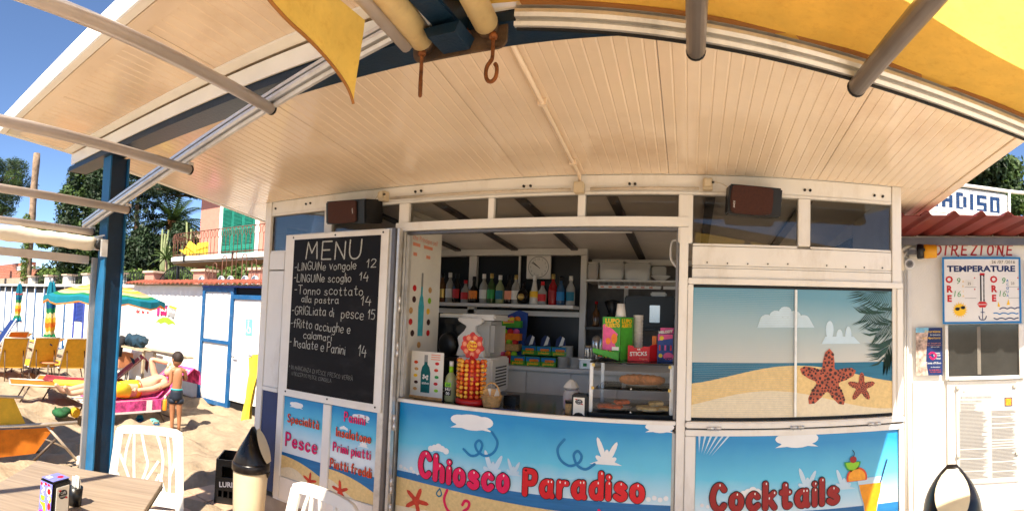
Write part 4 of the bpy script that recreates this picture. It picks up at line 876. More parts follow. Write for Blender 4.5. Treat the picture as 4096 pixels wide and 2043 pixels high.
# yellow-green bottle
gb = thing('bottle', 'pale green liqueur bottle with lime neck beside the lollipop stand', 'bottle', (-1.436, 3.03, 1.034))
MB().lathe([(.034,0),(.037,.01),(.037,.125),(.030,.155),(.013,.18),(.0125,.21)], (-1.436,3.03,1.035), 16).build('glass_body', 'bottle_pale', gb); MB().lathe([(.0135,.175),(.0135,.215)], (-1.436,3.03,1.036), 12).build('neck_label', 'ink_lime', gb); MB().lathe([(.013,.216),(.013,.246)], (-1.436,3.03,1.036), 12).build('cap', 'plastic_white', gb)
decal('label', [[(-1.457,1.075),(-1.415,1.075),(-1.415,1.125),(-1.457,1.125)]], 2.9905, 'ink_black', gb); decal('label_top', [[(-1.457,1.128),(-1.415,1.128),(-1.415,1.155),(-1.457,1.155)]], 2.9905, 'ink_lime', gb)
for i, t in enumerate(('B4','HU','00')): type_text('lettering', t, -1.436, 1.131-.026*i, .025, 2.9895, 'ink_white' if i else 'ink_green', gb, align='CENTER', bold=.0006)
# lollipop stand
lx, ly = -1.292, 3.02
ls = thing('lollipop_stand', 'round red stand covered in rows of orange lollipops on the counter', 'display stand', (lx, ly, 1.034))
MB().lathe([(.088,0),(.095,.008),(.094,.028),(.082,.036)], (lx,ly,1.035), 24).build('base', 'plastic_red', ls)
MB().lathe([(.058,.036),(.058,.255),(.02,.27),(.014,.30)], (lx,ly,1.035), 18).build('core', 'lolly_red', ls)
fl = MB().prism([(lx+(.070+.010*math.cos(7*t))*math.sin(t), 1.388+(.074+.010*math.cos(7*t))*math.cos(t)) for t in np.linspace(0, 2*math.pi, 70)[:-1]], ly-.012, ly-.004).build('flower_sign', 'plastic_red', ls)
decal('flower_petal', [disk(lx+.050*math.sin(2*math.pi*i/7+.4), 1.388+.052*math.cos(2*math.pi*i/7+.4), .020, n=14) for i in range(7)], ly-.0135, 'ink_orange', fl); decal('flower_petal_ring', [disk(lx+.050*math.sin(2*math.pi*i/7+.4), 1.388+.052*math.cos(2*math.pi*i/7+.4), .013, n=12) for i in range(7)], ly-.0145, 'ink_salmon', fl)
decal('flower_centre', [disk(lx, 1.388, .034, .032, 18)], ly-.0155, 'ink_yellow', fl)
type_text('lettering', 'Chupa', lx-.001, 1.392, .023, ly-.0165, 'ink_red', fl, align='CENTER', bold=.0008); type_text('lettering', 'Chups', lx+.002, 1.370, .023, ly-.0165, 'ink_red', fl, align='CENTER', bold=.0008); type_text('price', '0.50', lx, 1.412, .014, ly-.0165, 'ink_white', fl, align='CENTER')
mat('lolly_yellow', (.90,.42,.05), .18, var=.3, vs_=55); mat('lolly_deep', (.70,.10,.02), .18, var=.3, vs_=55)
lm = []
for rw in range(9):
    for c_ in range(15):
        a = 2*math.pi*(c_+.5*(rw%2)*0)/15+.1; rr2 = .082; z = 1.088+.0262*rw
        if math.sin(a) > .45: continue
        if len(lm) < 3: q = MB().ell((0,0,0), (.0135,.0135,.0135), 8, 5).build('lollipop', ['lolly_orange','lolly_yellow','lolly_deep'][len(lm)], ls); lm.append(q.data)
        else: q = put('lollipop', random.choice(lm), ls)
        q.scale = (random.uniform(.85,1.08),)*3
        q.location = (lx+rr2*math.cos(a), ly+rr2*math.sin(a), z+random.uniform(-.0015,.0015)); q.rotation_euler = (random.uniform(-1,1), random.uniform(-1,1), random.uniform(0,6))
# basket
kx_, ky_ = -1.150, 3.0
bk = thing('wicker_basket', 'small wicker basket with handle and paper bags on the counter', 'basket', (kx_, ky_, 1.034))
bw = MB()
for i in range(8): bw.tube([(kx_+(.040+.0018*i)*math.cos(t)*1.15, ky_+(.040+.0018*i)*math.sin(t), 1.040+.0085*i) for t in np.linspace(0, 2*math.pi, 22)[:-1]], .0052, 6, closed=True)
bw.build('bowl', 'wicker', bk); MB().lathe([(.038,0),(.044,.055)], (kx_,ky_,1.038), 16).build('lining', 'wicker', bk)
MB().tube([(kx_+.054*math.cos(t), ky_, 1.095+.080*math.sin(t)) for t in np.linspace(0, math.pi, 16)], .005, 8).build('handle', 'wicker', bk)
for i in range(4): MB().box(-.016, .016, -.003, .003, 0, .06).build('paper_bag', 'paper' if i % 2 else 'wicker', bk)
for i, q in enumerate([c for c in kids(bk) if c.name.startswith('paper_bag')]): q.matrix_parent_inverse = Matrix.Identity(4); q.location = (-.024+.016*i, .008*(i%2), .045); q.rotation_euler = (0, -.3+.2*i, .3*i)
# flyer, cash tray
fy = MB().box(-1.12, -.96, 2.90, 2.96, 1.0345, 1.0365).build('flyer', 'card_blue'); tag(fy, 'small printed flyer lying on the counter by the basket', 'flyer')
sk = thing('sugar_box', 'small black box on the counter behind the basket', 'box', (-1.07, 3.12, 1.034)); sb('case', -1.11, -1.03, 3.10, 3.18, 1.0345, 1.085, 'plastic_black', sk); sb('lid', -1.112, -1.028, 3.098, 3.182, 1.086, 1.092, 'plastic_black', sk)
jr = thing('glass_jar', 'glass jar with pink sweets behind the napkin holder', 'jar', (-.70, 3.15, 1.034)); MB().lathe([(.045,0),(.05,.01),(.05,.10),(.04,.115)], (-.70,3.15,1.035), 16).build('body', 'plastic_clear', jr); MB().lathe([(.035,.118),(.05,.13),(.03,.16),(.01,.175)], (-.70,3.15,1.035), 9, smooth=False).build('cloth_cover', 'paper', jr); MB().lathe([(.043,.004),(.045,.06)], (-.70,3.15,1.036), 12).build('sweets', 'card_pink', jr)
oj = thing('cookie_jar', 'small amber cookie jar next to the napkin holder', 'jar', (-.665, 2.99, 1.034)); MB().lathe([(.03,0),(.033,.01),(.033,.05),(.028,.06)], (-.665,2.99,1.035), 14).build('body', 'wicker', oj); MB().lathe([(.034,.061),(.034,.075)], (-.665,2.99,1.035), 14).build('lid', 'plastic_black', oj)
# napkin holder on the counter
def napkin_holder(name, label, loc, rz, side_art):
    n = thing(name, label, 'napkin holder', loc, group='black napkin holders', world=False)
    MB().prism([(-.045,0),(.045,0),(.041,.135),(-.041,.135)], -.038, .038).build('case', 'plastic_black', n, bevel=.006)
    fp = MB().prism([(-.032,.012),(-.018,.026),(0,.030),(.018,.026),(.032,.012),(.031,.117),(-.031,.117)], -.0400, -.0385).build('napkins', 'paper', n)
    decal('badge_wing', [[(-.026,.108),(-.010,.108),(-.004,.098),(.008,.078),(.026,.074),(.020,.082),(.006,.090)]], -.0412, 'ink_red', n)
    decal('badge', [disk(0, .092, .021, .015, 18)], -.0418, 'ink_black', n); type_text('lettering', 'Caffè', 0, .093, .013, -.0424, 'ink_white', n, align='CENTER'); type_text('lettering', 'TCHICCO', 0, .083, .008, -.0424, 'ink_white', n, align='CENTER')
    return n
n1 = napkin_holder('napkin_holder', 'black napkin holder on the kiosk counter beside the pastry case', (-.598, 2.93, 1.0345), 0, False); n1.scale = (1,1,.93)
# pastry case
pc = thing('pastry_case', 'glass pastry display case with silver posts on the counter', 'display case', (-.31, 3.12, 1.034))
sb('base', -.56, -.075, 2.92, 3.34, 1.036, 1.062, 'plastic_black', pc, .004)
for x in (-.540,-.098):
    for y in (2.935,3.32): sb('post', x-.010, x+.010, y-.008, y+.008, 1.063, 1.332, 'grey_alu', pc, .003)
sb('top_glass', -.55, -.085, 2.925, 3.33, 1.334, 1.340, 'clear_glass', pc, 0); sb('shelf_glass', -.528, -.110, 2.93, 3.32, 1.190, 1.195, 'clear_glass', pc, 0)
MB().add([(-.528,2.932,1.205),(-.110,2.932,1.205),(-.110,2.932,1.330),(-.528,2.932,1.330)], [(0,1,2,3)]).build('front_glass', 'clear_glass', pc); MB().add([(-.528,2.932,1.066),(-.110,2.932,1.066),(-.110,2.932,1.187),(-.528,2.932,1.187)], [(0,1,2,3)]).build('front_glass', 'clear_glass', pc)
b = MB()
for x in (-.530,-.108):
    for z in (1.196,1.322): MB().box(x-.008, x+.008, 2.922, 2.931, z-.008, z+.008).build('clip', 'cap_gold', pc)
MB().ell((-.318,2.927,1.198), (.005,.005,.005), 8, 6).build('knob', 'china', pc); MB().ell((-.318,2.927,1.072), (.005,.005,.005), 8, 6).build('knob', 'china', pc)
mat('pastry', (.58,.22,.07), .5, var=.4, vs_=35, bump=.4, bs=60); mat('focaccia', (.82,.56,.24), .6, var=.3, vs_=40, bump=.4, bs=60); mat('pizza', (.66,.12,.03), .45, var=.5, vs_=45)
def plate(x, y, z, r, nm): 
    p = thing('plate', nm, 'plate', (x, y, z), group='plates in the pastry case'); MB().lathe([(.0,.004),(r*.6,.004),(r*.98,.015),(r,.017),(r*.62,.0),(0,0)], (x,y,z), 28).build('dish', 'china', p); return p
plate(-.275, 3.10, 1.196, .115, 'white plate with croissants on the upper glass shelf')
plate(-.43, 3.07, 1.063, .105, 'white plate of pizza slices at the lower left of the case'); plate(-.205, 3.07, 1.063, .105, 'white plate of focaccia pieces at the lower right of the case')
def croissant(x, y, z, rz, nm):
    c = thing('croissant', nm, 'pastry', (x, y, z), group='croissants on the upper plate', world=False)
    pts = [(.075*math.sin(t), .04-.045*math.cos(t), 0) for t in np.linspace(-1.5, 1.5, 12)]; MB().tube(pts, [.010+.022*math.cos((i-5.5)/5.5*1.35)+(.003 if i % 2 else 0) for i in range(12)], 10).build('dough', 'pastry', c); c.rotation_euler = (0, 0, rz)
croissant(-.315, 3.10, 1.232, .3, 'dark glazed croissant on the left of the upper plate'); croissant(-.235, 3.08, 1.232, -.2, 'dark glazed croissant on the right of the upper plate')
for i, (x, y, r_, m_, nm) in enumerate([(-.475,3.03,.2,'pizza','pizza slice at the left edge of the lower plate'),(-.415,3.01,-.1,'pizza','pizza slice lying in the middle of the lower plate'),(-.385,3.07,.5,'pizza','red pizza slice propped on the others'),(-.255,3.04,.3,'focaccia','golden focaccia piece on the left of its plate'),(-.215,3.00,-.2,'focaccia','golden focaccia piece at the front of its plate'),(-.19,3.07,.2,'focaccia','focaccia square lying on top of the others'),(-.145,3.03,-.4,'focaccia','golden focaccia piece on the right of its plate')]):
    z = 1.075+(.022 if i in (2,5) else 0); q = MB().box(-.042, .042, -.028, .028, 0, .018).build(('pizza_slice' if m_ == 'pizza' else 'focaccia_piece'), [m_, 'focaccia'], None, bevel=.005); q.location = (x, y, z); q.rotation_euler = (0.1, -.05, r_); tag(q, nm, 'food', 'snacks on the lower plates')
# boxes of sweets on top of the case
lb = thing('sweets_dispenser', 'green and pink sweets box with an open tray on the pastry case', 'sweets box', (-.42, 3.14, 1.341))
bx = MB().box(-.51, -.405, 3.08, 3.19, 1.39, 1.59).build('carton', 'card_green', lb)
MB().hexa([(-.403,3.08,1.342),(-.340,3.13,1.342),(-.340,3.22,1.342),(-.403,3.19,1.342)], [(-.403,3.08,1.59),(-.340,3.13,1.59),(-.340,3.22,1.59),(-.403,3.19,1.59)]).build('carton_side', 'card_green', lb)
decal('printed_pink', [[(-.508,1.395),(-.425,1.40),(-.44,1.45),(-.418,1.49),(-.45,1.52),(-.50,1.55),(-.508,1.54)]], 3.078, 'card_pink', lb); decal('printed_orange', [disk(-.44, 1.465, .018, .03, 12), disk(-.475, 1.45, .015, .02, 10)], 3.0772, 'card_orange', lb); decal('price_label', [[(-.452,1.398),(-.412,1.398),(-.412,1.418),(-.452,1.418)]], 3.0765, 'ink_white', lb)
type_text('lettering', 'LUPO', -.452, 1.556, .034, 3.0765, 'ink_yellow', lb, align='CENTER', bold=.0016); type_text('lettering', 'ALBERTO', -.452, 1.532, .028, 3.0765, 'ink_yellow', lb, align='CENTER', bold=.0014, width=.088)
sf = lambda a, b_: (-.403+a*.63+.0008, 3.08+a*.5-.0012, b_)
type_text('lettering', 'LUPO', .049, 1.556, .034, 0, 'ink_yellow', lb, align='CENTER', bold=.0016, flat=sf); type_text('lettering', 'ALBERTO', .049, 1.532, .028, 0, 'ink_yellow', lb, align='CENTER', bold=.0014, width=.082, flat=sf)
MB().add([(-.555,3.03,1.385),(-.405,3.03,1.343),(-.405,3.075,1.343),(-.53,3.075,1.36),(-.555,3.03,1.41),(-.405,3.03,1.385),(-.405,3.075,1.39),(-.53,3.075,1.40)], [(0,1,2,3),(0,4,5,1),(1,5,6,2),(2,6,7,3),(3,7,4,0)]).build('tray', 'card_green', lb)
for i, m_ in enumerate(['card_orange','card_red','card_green','card_yellow','star_spot','card_orange','card_red','card_yellow']):
    q = MB().box(-.004, .004, -.001, .001, 0, .045).build('sweet_stick', m_, lb); q.matrix_parent_inverse = Matrix.Identity(4); q.location = (-.125+.014*i+.02, -.085, .02-.002*i); q.rotation_euler = (0, .5-.12*i, 0)
sx = thing('red_sweets_box', 'open red carton lettered in white next to the green sweets box', 'sweets box', (-.28, 3.14, 1.341))
MB().prism([(-.358,1.3415),(-.232,1.3415),(-.232,1.425),(-.27,1.425),(-.28,1.415),(-.32,1.415),(-.33,1.428),(-.358,1.430)], 3.07, 3.074).build('front', 'card_red', sx); sb('carton', -.358, -.232, 3.075, 3.18, 1.3415, 1.41, 'card_red', sx, 0); MB().hexa([(-.231,3.07,1.3415),(-.192,3.10,1.3415),(-.192,3.18,1.3415),(-.231,3.18,1.3415)], [(-.231,3.07,1.43),(-.192,3.10,1.44),(-.192,3.18,1.44),(-.231,3.18,1.43)]).build('side', 'card_red', sx)
sb('flap', -.225, -.20, 3.15, 3.154, 1.43, 1.485, 'card_orange', sx, 0)
type_text('lettering', 'STICKS', -.296, 1.372, .032, 3.0685, 'ink_white', sx, align='CENTER', rot=.05, bold=.0008); type_text('lettering', 'Fragola', -.268, 1.350, .016, 3.0685, 'ink_salmon', sx, align='CENTER'); decal('printed_crown', [[(-.305,1.405),(-.30,1.414),(-.295,1.407),(-.29,1.415),(-.284,1.405)]], 3.0685, 'ink_white', sx)
mx_ = thing('blue_sweets_box', 'tall blue and pink sweets box at the right end of the case', 'sweets box', (-.14, 3.14, 1.341))
sb('carton', -.188, -.100, 3.08, 3.15, 1.3415, 1.50, 'card_blue', mx_, 0); decal('printed_pink', [disk(-.125, 1.372, .03, .022, 14), [(-.186,1.46),(-.102,1.475),(-.102,1.498),(-.186,1.498)]], 3.0788, 'card_pink', mx_)
for i in range(5): decal('printed_stick', [[(-.18+.016*i,1.405),(-.171+.016*i,1.405),(-.171+.016*i,1.435),(-.18+.016*i,1.435)]], 3.0786, ['card_red','ink_navy','card_pink','ink_navy','card_red'][i], mx_)
decal('printed_flower', [disk(-.170,1.375,.012,n=10), disk(-.165,1.475,.013,n=10)], 3.078, 'card_yellow', mx_)
sb('header', -.175, -.098, 3.10, 3.104, 1.502, 1.535, 'card_pink', mx_, 0)
type_text('lettering', 'MELODY', -.143, 1.505, .020, 3.0775, 'ink_white', mx_, align='CENTER', rot=.12, bold=.0012); type_text('lettering', 'MELODY', -.142, 1.348, .020, 3.0775, 'ink_navy', mx_, align='CENTER', rot=.10, bold=.0012)
cp = thing('paper_cup', 'white paper cup upside down on the green sweets box', 'cup', (-.412, 3.13, 1.592)); MB().lathe([(.030,0),(.031,.003),(.022,.078),(.0,.078)], (-.412,3.13,1.592), 18).build('cup_wall', 'plastic_white', cp); MB().lathe([(.0315,.0),(.033,.003),(.0315,.006)], (-.412,3.13,1.592), 18).build('rim', 'plastic_white', cp)
cs = thing('cup_stack', 'tall stack of white cups behind the green sweets box', 'cups', (-.318, 3.22, 1.341))
for i in range(12): MB().lathe([(.026,0),(.030,.03),(.030,.034)], (-.318,3.24,1.342+.021*i), 14).build('cup', 'plastic_white', cs)
# things on the back counter
rk = thing('candy_rack', 'tall cardboard rack of bagged sweets on the back counter', 'rack', (-1.52, 4.42, 1.18)); MB().prism([(-1.62,1.18),(-1.42,1.18),(-1.40,1.62),(-1.48,1.645),(-1.58,1.60)], 4.46, 4.47).build('back', 'card_blue', rk)
for i, (z, m_) in enumerate([(1.19,'card_red'),(1.29,'wicker'),(1.38,'card_orange'),(1.49,'card_green')]):
    MB().box(-1.62, -1.44, 4.33+.02*i, 4.45, z, z+.06).build('shelf_tray', m_, rk, bevel=.004)
    for j in range(3): MB().ell((-1.59+.055*j, 4.36+.02*i, z+.075), (.03,.02,.025), 8, 6).build('sweet_bag', ['card_pink','card_orange','ink_lime','card_red'][(i+j)%4], rk)
decal('price_card', [[(-1.60,1.52),(-1.50,1.53),(-1.50,1.58),(-1.60,1.57)]], 4.385, 'card_yellow', rk); type_text('lettering', 'CANDIES', -1.548, 1.535, .022, 4.384, 'ink_pink', rk, align='CENTER', bold=.001)
for r_ in range(2):
    for i in range(3):
        x0 = -1.482+.133*i+(.065 if r_ else 0); z0 = 1.18+.085*r_; y0 = 4.28+.09*r_
        gx = thing('sweets_carton', f'{["front","rear"][r_]} row sweets carton, {["left","middle","right"][i]} of three, on the back counter', 'sweets box', (x0+.06, y0, z0), group='green sweets cartons on the back counter')
        sb('carton', x0, x0+.126, y0, y0+.08, z0, z0+.075, 'card_green', gx, .002); decal('printed_sky', [[(x0+.002,z0+.04),(x0+.124,z0+.04),(x0+.124,z0+.074),(x0+.002,z0+.074)]], y0-.001, 'ink_blue', gx); decal('printed_sweets', [disk(x0+.045+.018*j, z0+.046, .014, .012, 10) for j in range(4)], y0-.0016, 'card_orange', gx)
        type_text('lettering', 'goleador', x0+.063, z0+.012, .028, y0-.0025, 'ink_yellow', gx, align='CENTER', bold=.0012, width=.10)
        if r_: MB().prism([(x0+.02,z0+.0755),(x0+.11,z0+.0755),(x0+.10,z0+.15),(x0+.06,z0+.17),(x0+.03,z0+.14)], y0+.04, y0+.044).build('header', 'ink_navy', gx); decal('printed_splash', [[(x0+.05,z0+.08),(x0+.08,z0+.165),(x0+.10,z0+.15),(x0+.085,z0+.09)]], y0+.038, 'ink_white', gx)
for x, y, n_, lb_ in ((-1.028,4.30,11,'stack of white saucers at the left on the back counter'),(-.930,4.30,11,'stack of white saucers right of the first stack'),(-1.03,4.42,22,'taller stack of white plates behind the saucers')):
    st = thing('plate_stack', lb_, 'plates', (x, y, 1.18), group='plate stacks on the back counter')
    for i in range(n_): MB().lathe([(.035,0),(.052,.006),(.052,.007),(.03,.002)], (x,y,1.181+.0078*i), 16).build('plate', 'china', st)
sc_ = thing('kitchen_scale', 'small grey scale with green display on the back counter', 'scale', (-.845, 4.32, 1.18)); sb('body', -.892, -.80, 4.28, 4.38, 1.18, 1.25, 'grey_alu', sc_); sb('platform', -.90, -.79, 4.27, 4.39, 1.252, 1.262, 'steel', sc_); sb('display', -.86, -.83, 4.276, 4.279, 1.20, 1.225, 'ink_green', sc_, 0)
jg = thing('milk_jug', 'steel milk jug standing on the scale', 'jug', (-.83, 4.33, 1.262)); MB().lathe([(.035,0),(.038,.01),(.030,.07),(.034,.105)], (-.83,4.33,1.263), 16).build('body', 'steel', jg); MB().tube([(-.795,4.33,1.29),(-.775,4.33,1.30),(-.775,4.33,1.34),(-.795,4.33,1.35)], .004, 6).build('handle', 'steel', jg)
kt = thing('coffee_pot', 'steel coffee pot behind the milk jug', 'pot', (-.79, 4.5, 1.18)); MB().lathe([(.05,0),(.055,.02),(.045,.18),(.05,.24),(.02,.27)], (-.79,4.5,1.18), 16).build('body', 'steel', kt); MB().tube([(-.74,4.5,1.22),(-.71,4.5,1.26),(-.71,4.5,1.36),(-.74,4.5,1.38)], .006, 6).build('handle', 'plastic_black', kt)
# right-hand wall shelf with boxes, coffee corner
ws = thing('wall_shelf', 'white wire-fronted wall shelf at the right of the hatch', 'shelf', (-.45, 4.72, 1.93)); sb('board', -.93, .35, 4.55, 4.95, 1.915, 1.930, par=ws)
for i in range(13): MB().box(-.80+.045*i, -.797+.045*i, 4.542, 4.546, 1.862, 1.925).build('wire', 'shelf_white', ws)
MB().box(-.80, -.262, 4.538, 4.541, 1.853, 1.880).build('price_rail', 'ink_white', ws); decal('printed_price_rail', [[(-.78+.07*i,1.860),(-.75+.07*i,1.860),(-.75+.07*i,1.872),(-.78+.07*i,1.872)] for i in range(7)], 4.537, 'ink_salmon', ws)
MB().box(-.24, .10, 4.538, 4.541, 1.853, 1.880).build('price_rail', 'ink_white', ws); sb('support', -.62, -.585, 4.90, 4.94, 1.18, 1.91, par=ws); sb('wall_rail', -.93, .6, 4.90, 4.94, 2.10, 2.15, par=ws)
for x0, x1, h_, nm, m_ in ((-.905,-.815,.145,'jar of beige snacks at the left on the wall shelf','wicker'),(-.799,-.590,.16,'clear plastic tub with white bags on the wall shelf','paper'),(-.578,-.36,.155,'clear plastic tub half filled with white sugar','china')):
    t = thing('storage_tub', nm, 'tub', ((x0+x1)/2, 4.66, 1.931), group='storage tubs on the wall shelf'); sb('tub_wall', x0, x1, 4.58, 4.76, 1.9315, 1.9315+h_, 'plastic_clear', t, .012); sb('contents', x0+.012, x1-.012, 4.592, 4.748, 1.935, 1.935+h_*.55, m_, t, .015); sb('lid', x0-.004, x1+.004, 4.576, 4.764, 1.933+h_, 1.94+h_, 'plastic_white', t, .004)
bw_ = thing('bowl', 'white oval bowl at the right end of the wall shelf', 'bowl', (-.27, 4.64, 1.931)); MB().lathe([(.03,0),(.085,.04),(.087,.044),(.02,.006)], (-.27,4.64,1.931), 18).build('dish', 'china', bw_); sb('container', -.345, -.225, 4.62, 4.74, 1.976, 2.06, 'plastic_clear', bw_, .01)
sb2 = thing('coffee_shelf', 'dark shelf with coffee gear under the wall shelf', 'shelf', (-.45, 4.8, 1.5)); sb('board', -.92, .3, 4.62, 4.95, 1.495, 1.52, 'plastic_black', sb2)
cm = thing('coffee_machine', 'dark coffee machine under the wall shelf', 'coffee machine', (-.35, 4.75, 1.52)); sb('body', -.585, -.14, 4.66, 4.92, 1.522, 1.80, 'plastic_black', cm, .01); sb('panel', -.36, -.27, 4.652, 4.659, 1.57, 1.72, 'steel', cm, .003); sb('top_cups', -.36, -.22, 4.70, 4.85, 1.802, 1.84, 'china', cm, .01)
gr = thing('coffee_grinder', 'dark coffee grinder with cone hopper left of the coffee machine', 'grinder', (-.70, 4.72, 1.52)); MB().lathe([(.045,0),(.05,.10),(.03,.12),(.075,.22),(.075,.225)], (-.70,4.72,1.521), 14).build('body', 'plastic_black', gr); MB().lathe([(.078,.226),(.04,.24)], (-.70,4.72,1.521), 14).build('lid', 'plastic_black', gr)
for i, (x, c_) in enumerate(((-.84,'amber'),(-.14,'dark'),(-.06,'dark'))):
    t = thing('syrup_bottle', ['amber syrup bottle at the left of the dark shelf','dark syrup bottle right of the coffee machine','dark syrup bottle at the right end of the dark shelf'][i], 'bottle', (x, 4.70, 1.521), group='syrup bottles on the dark shelf'); MB().lathe([(.03,0),(.033,.01),(.033,.12),(.012,.16),(.012,.20)], (x,4.70,1.521), 12).build('glass_body', 'bottle_'+c_, t); MB().lathe([(.014,.201),(.014,.225)], (x,4.70,1.521), 10).build('cap', 'card_red', t)
hk = thing('hanging_strap', 'white plastic handle hanging inside the right of the hatch', 'handle', (-.10, 3.0, 1.88)); MB().tube(smooth([(-.080,2.95,2.02),(-.112,2.95,2.01),(-.118,2.95,1.93),(-.10,2.95,1.89),(-.080,2.95,1.87)], 5), .007, 8).build('loop', 'plastic_white', hk); MB().box(-.085, -.075, 2.94, 2.96, 1.80, 1.87).build('tag', 'card_orange', hk)
# ------------------------------------------------------------------ office building on the right (its own frame: x along the wall, y into it)
mat('stucco', (.80,.77,.71), .8, var=.05, bump=.12, bs=120, dirt=.25, dirtcol=(.55,.48,.38), ds=3); mat('red_sheet', (.17,.025,.018), .42, var=.18, vs_=5, dirt=.3, dirtcol=(.12,.03,.02), ds=8); mat('gutter_beige', (.66,.58,.46), .5, var=.1)
mat('ink_faint_curtain', (.20,.18,.15), .5); mat('office_glass', (.035,.035,.033), .06, var=.3, vs_=3, spec=.6)
OA = math.atan2(-.418, .909)
OFF = thing('office_building', 'low white office building with red corrugated canopy right of the kiosk', 'building', (1.72, 3.4, 0), world=False)
OFF.rotation_euler = (0, 0, OA)
def ob(name, x0, x1, y0, y1, z0, z1, m, par=None, bevel=.003): return MB().box(x0, x1, y0, y1, z0, z1).build(name, m, par or OFF, bevel=bevel)
ob('wall', -.56, 1.6, .02, .30, 0, 2.24, 'stucco', bevel=0)
ob('wall_board', -.30, 1.6, .004, .018, 2.05, 2.16, 'white_paint')
win = ob('window', .045, .548, .006, .018, 1.200, 1.562, 'office_glass'); ob('frame', .020, .043, -.010, .018, 1.175, 1.565, 'white_paint', win); ob('frame', .550, .590, -.010, .018, 1.175, 1.565, 'white_paint', win); ob('sill', .044, .549, -.014, .018, 1.172, 1.198, 'white_paint', win); ob('curtain', .25, .275, .002, .005, 1.21, 1.55, 'ink_faint_curtain', win, 0)
ob('wainscot_panel', -.21, .012, .006, .018, .25, 1.168, 'white_paint'); ob('wainscot_panel', .030, .60, .006, .018, .25, 1.165, 'white_paint'); ob('wainscot_panel', -.45, -.215, .006, .018, .25, 2.04, 'white_paint')
b = MB()
for j, (x, z0, z1) in enumerate(((.615,.3,2.0),)): b.box(x, x+.02, -.006, .018, z0, z1)
b.build('door_jamb', 'white_paint', OFF)
# gutter and downpipe
gt = MB(); prof = [(0,.035),(0,.006),(.010,0),(.030,0),(.040,.008),(.040,.040)]
gt.add([(-.30, .005-.06+a, 2.156+c) for a, c in prof]+[(1.6, .005-.06+a, 2.156+c) for a, c in prof], [(i,i+1,i+7,i+6) for i in range(5)]); gt = gt.build('gutter', 'gutter_beige', OFF)
for i in range(8): MB().tube(smooth([(-.19+.185*i,-.058,2.198),(-.19+.185*i,-.064,2.17),(-.19+.185*i,-.055,2.152),(-.19+.185*i,-.03,2.150)], 3), .004, 6).build('gutter_bracket', 'gutter_beige', OFF)
MB().tube(smooth([(-.20,-.035,2.155),(-.215,-.03,2.14),(-.275,-.03,2.10),(-.28,-.03,2.07)], 4)+[(-.28,-.03,1.95)], .016, 10).build('downpipe', 'gutter_beige', OFF)
for x in (-.262,-.245): MB().tube([(x,-.004,1.95),(x,-.004,.2)], .006, 6).build('wall_cable', 'stucco', OFF)
# corrugated canopy: each sheet wave runs straight out from the wall
cnp = MB(); n_ = 0; rows = []
NX = 150
for i in range(NX+1):
    x = 1.205+1.75*i/NX; ph = ((x-1.412)/.156+.18) % 1.0
    h = .030*max(0.0, math.sin(math.pi*min(1, ph/.36)))**.8 if ph < .36 else 0
    yf = 2.99-.46*(x-1.412); yb = 3.45-.46*(x-1.72)
    rows.append(((x, yf, 2.242+h), (x, yb, 2.178+h)))
V = [p for r_ in rows for p in r_]
cnp.add(V, [(2*i, 2*i+1, 2*i+3, 2*i+2) for i in range(NX)]); cnp.add([(x, y, z+.004) for x, y, z in V], [(2*i+2, 2*i+3, 2*i+1, 2*i) for i in range(NX)]); cnp.add([V[2*i] for i in range(NX+1)]+[(V[2*i][0], V[2*i][1], V[2*i][2]+.004) for i in range(NX+1)], [(i, i+1, NX+2+i, NX+1+i) for i in range(NX)])
cn = thing('corrugated_canopy', 'dark red corrugated sheet canopy over the office window', 'canopy', (1.8, 3.1, 2.2)); cnp.build('sheet', 'red_sheet', cn); MB().bar((1.3, 3.52, 2.150), (2.9, 2.78, 2.150), .04, .05).build('batten', 'dark_alu', cn)
# painted word over the window
mat('paint_red', (.42,.02,.03), .6, var=.15)
dz = thing('office_lettering', 'red hand-painted word DIREZIONE above the temperature board', 'lettering', (1.72, 3.4, 2.06), world=False); dz.rotation_euler = (0, 0, OA)
xq = -.045
for ch_ in 'DIREZIONE':
    st = gstrokes(ch_); wd = max(p[0] for q in st for p in q); sc2 = .0070; pl = []
    for q in st: pl += ribbon([(xq+(p[0]+.14*p[1])*sc2*.92, .005+p[1]*sc2) for p in q], .0120, 8)
    if ch_ in 'DRN': pl += ribbon(smooth([(xq+.012, .072), (xq-.008, .078), (xq-.014, .066), (xq-.006, .060)], 4), .006, 6)
    if ch_ in 'RN': pl += ribbon(smooth([(xq+wd*sc2*.92, .006), (xq+wd*sc2*.92+.012, -.006), (xq+wd*sc2*.92+.016, .006)], 4), .006, 6)
    decal('letter', pl, .002, 'paint_red', dz, 1.5e-5); xq += wd*sc2*.92+.034+(.012 if ch_ == 'I' else 0)
# temperature board
tb = thing('temperature_board', 'white blue-edged TEMPERATURE board with sun, thermometer and waves', 'notice board', (1.72, 3.4, 1.57), world=False); tb.rotation_euler = (0, 0, OA)
tbk = MB().box(.012, .560, -.030, -.018, .006, .468).build('board', 'plastic_white', tb)
for x0, x1, z0, z1 in ((.004,.568,.460,.474),(.004,.568,0,.014),(.004,.018,.015,.459),(.554,.568,.015,.459)): MB().box(x0, x1, -.034, -.016, z0, z1).build('border', 'ink_blue', tb)
Y0 = -.0315
def fx(u): return .012+.548*u
def fz(v): return .006+.462*v
type_text('title', 'TEMPERATURE', fx(.05), fz(.79), .058, Y0, 'ink_navy', tb, bold=.0022, width=.49)
for x, m_ in ((.04,'ink_red'),(.62,'ink_red')):
    for i, c_ in enumerate('ORE'): type_text('letter', c_, fx(x+.035), fz(.62-.145*i), .064, Y0, m_, tb, bold=.003, align='CENTER')
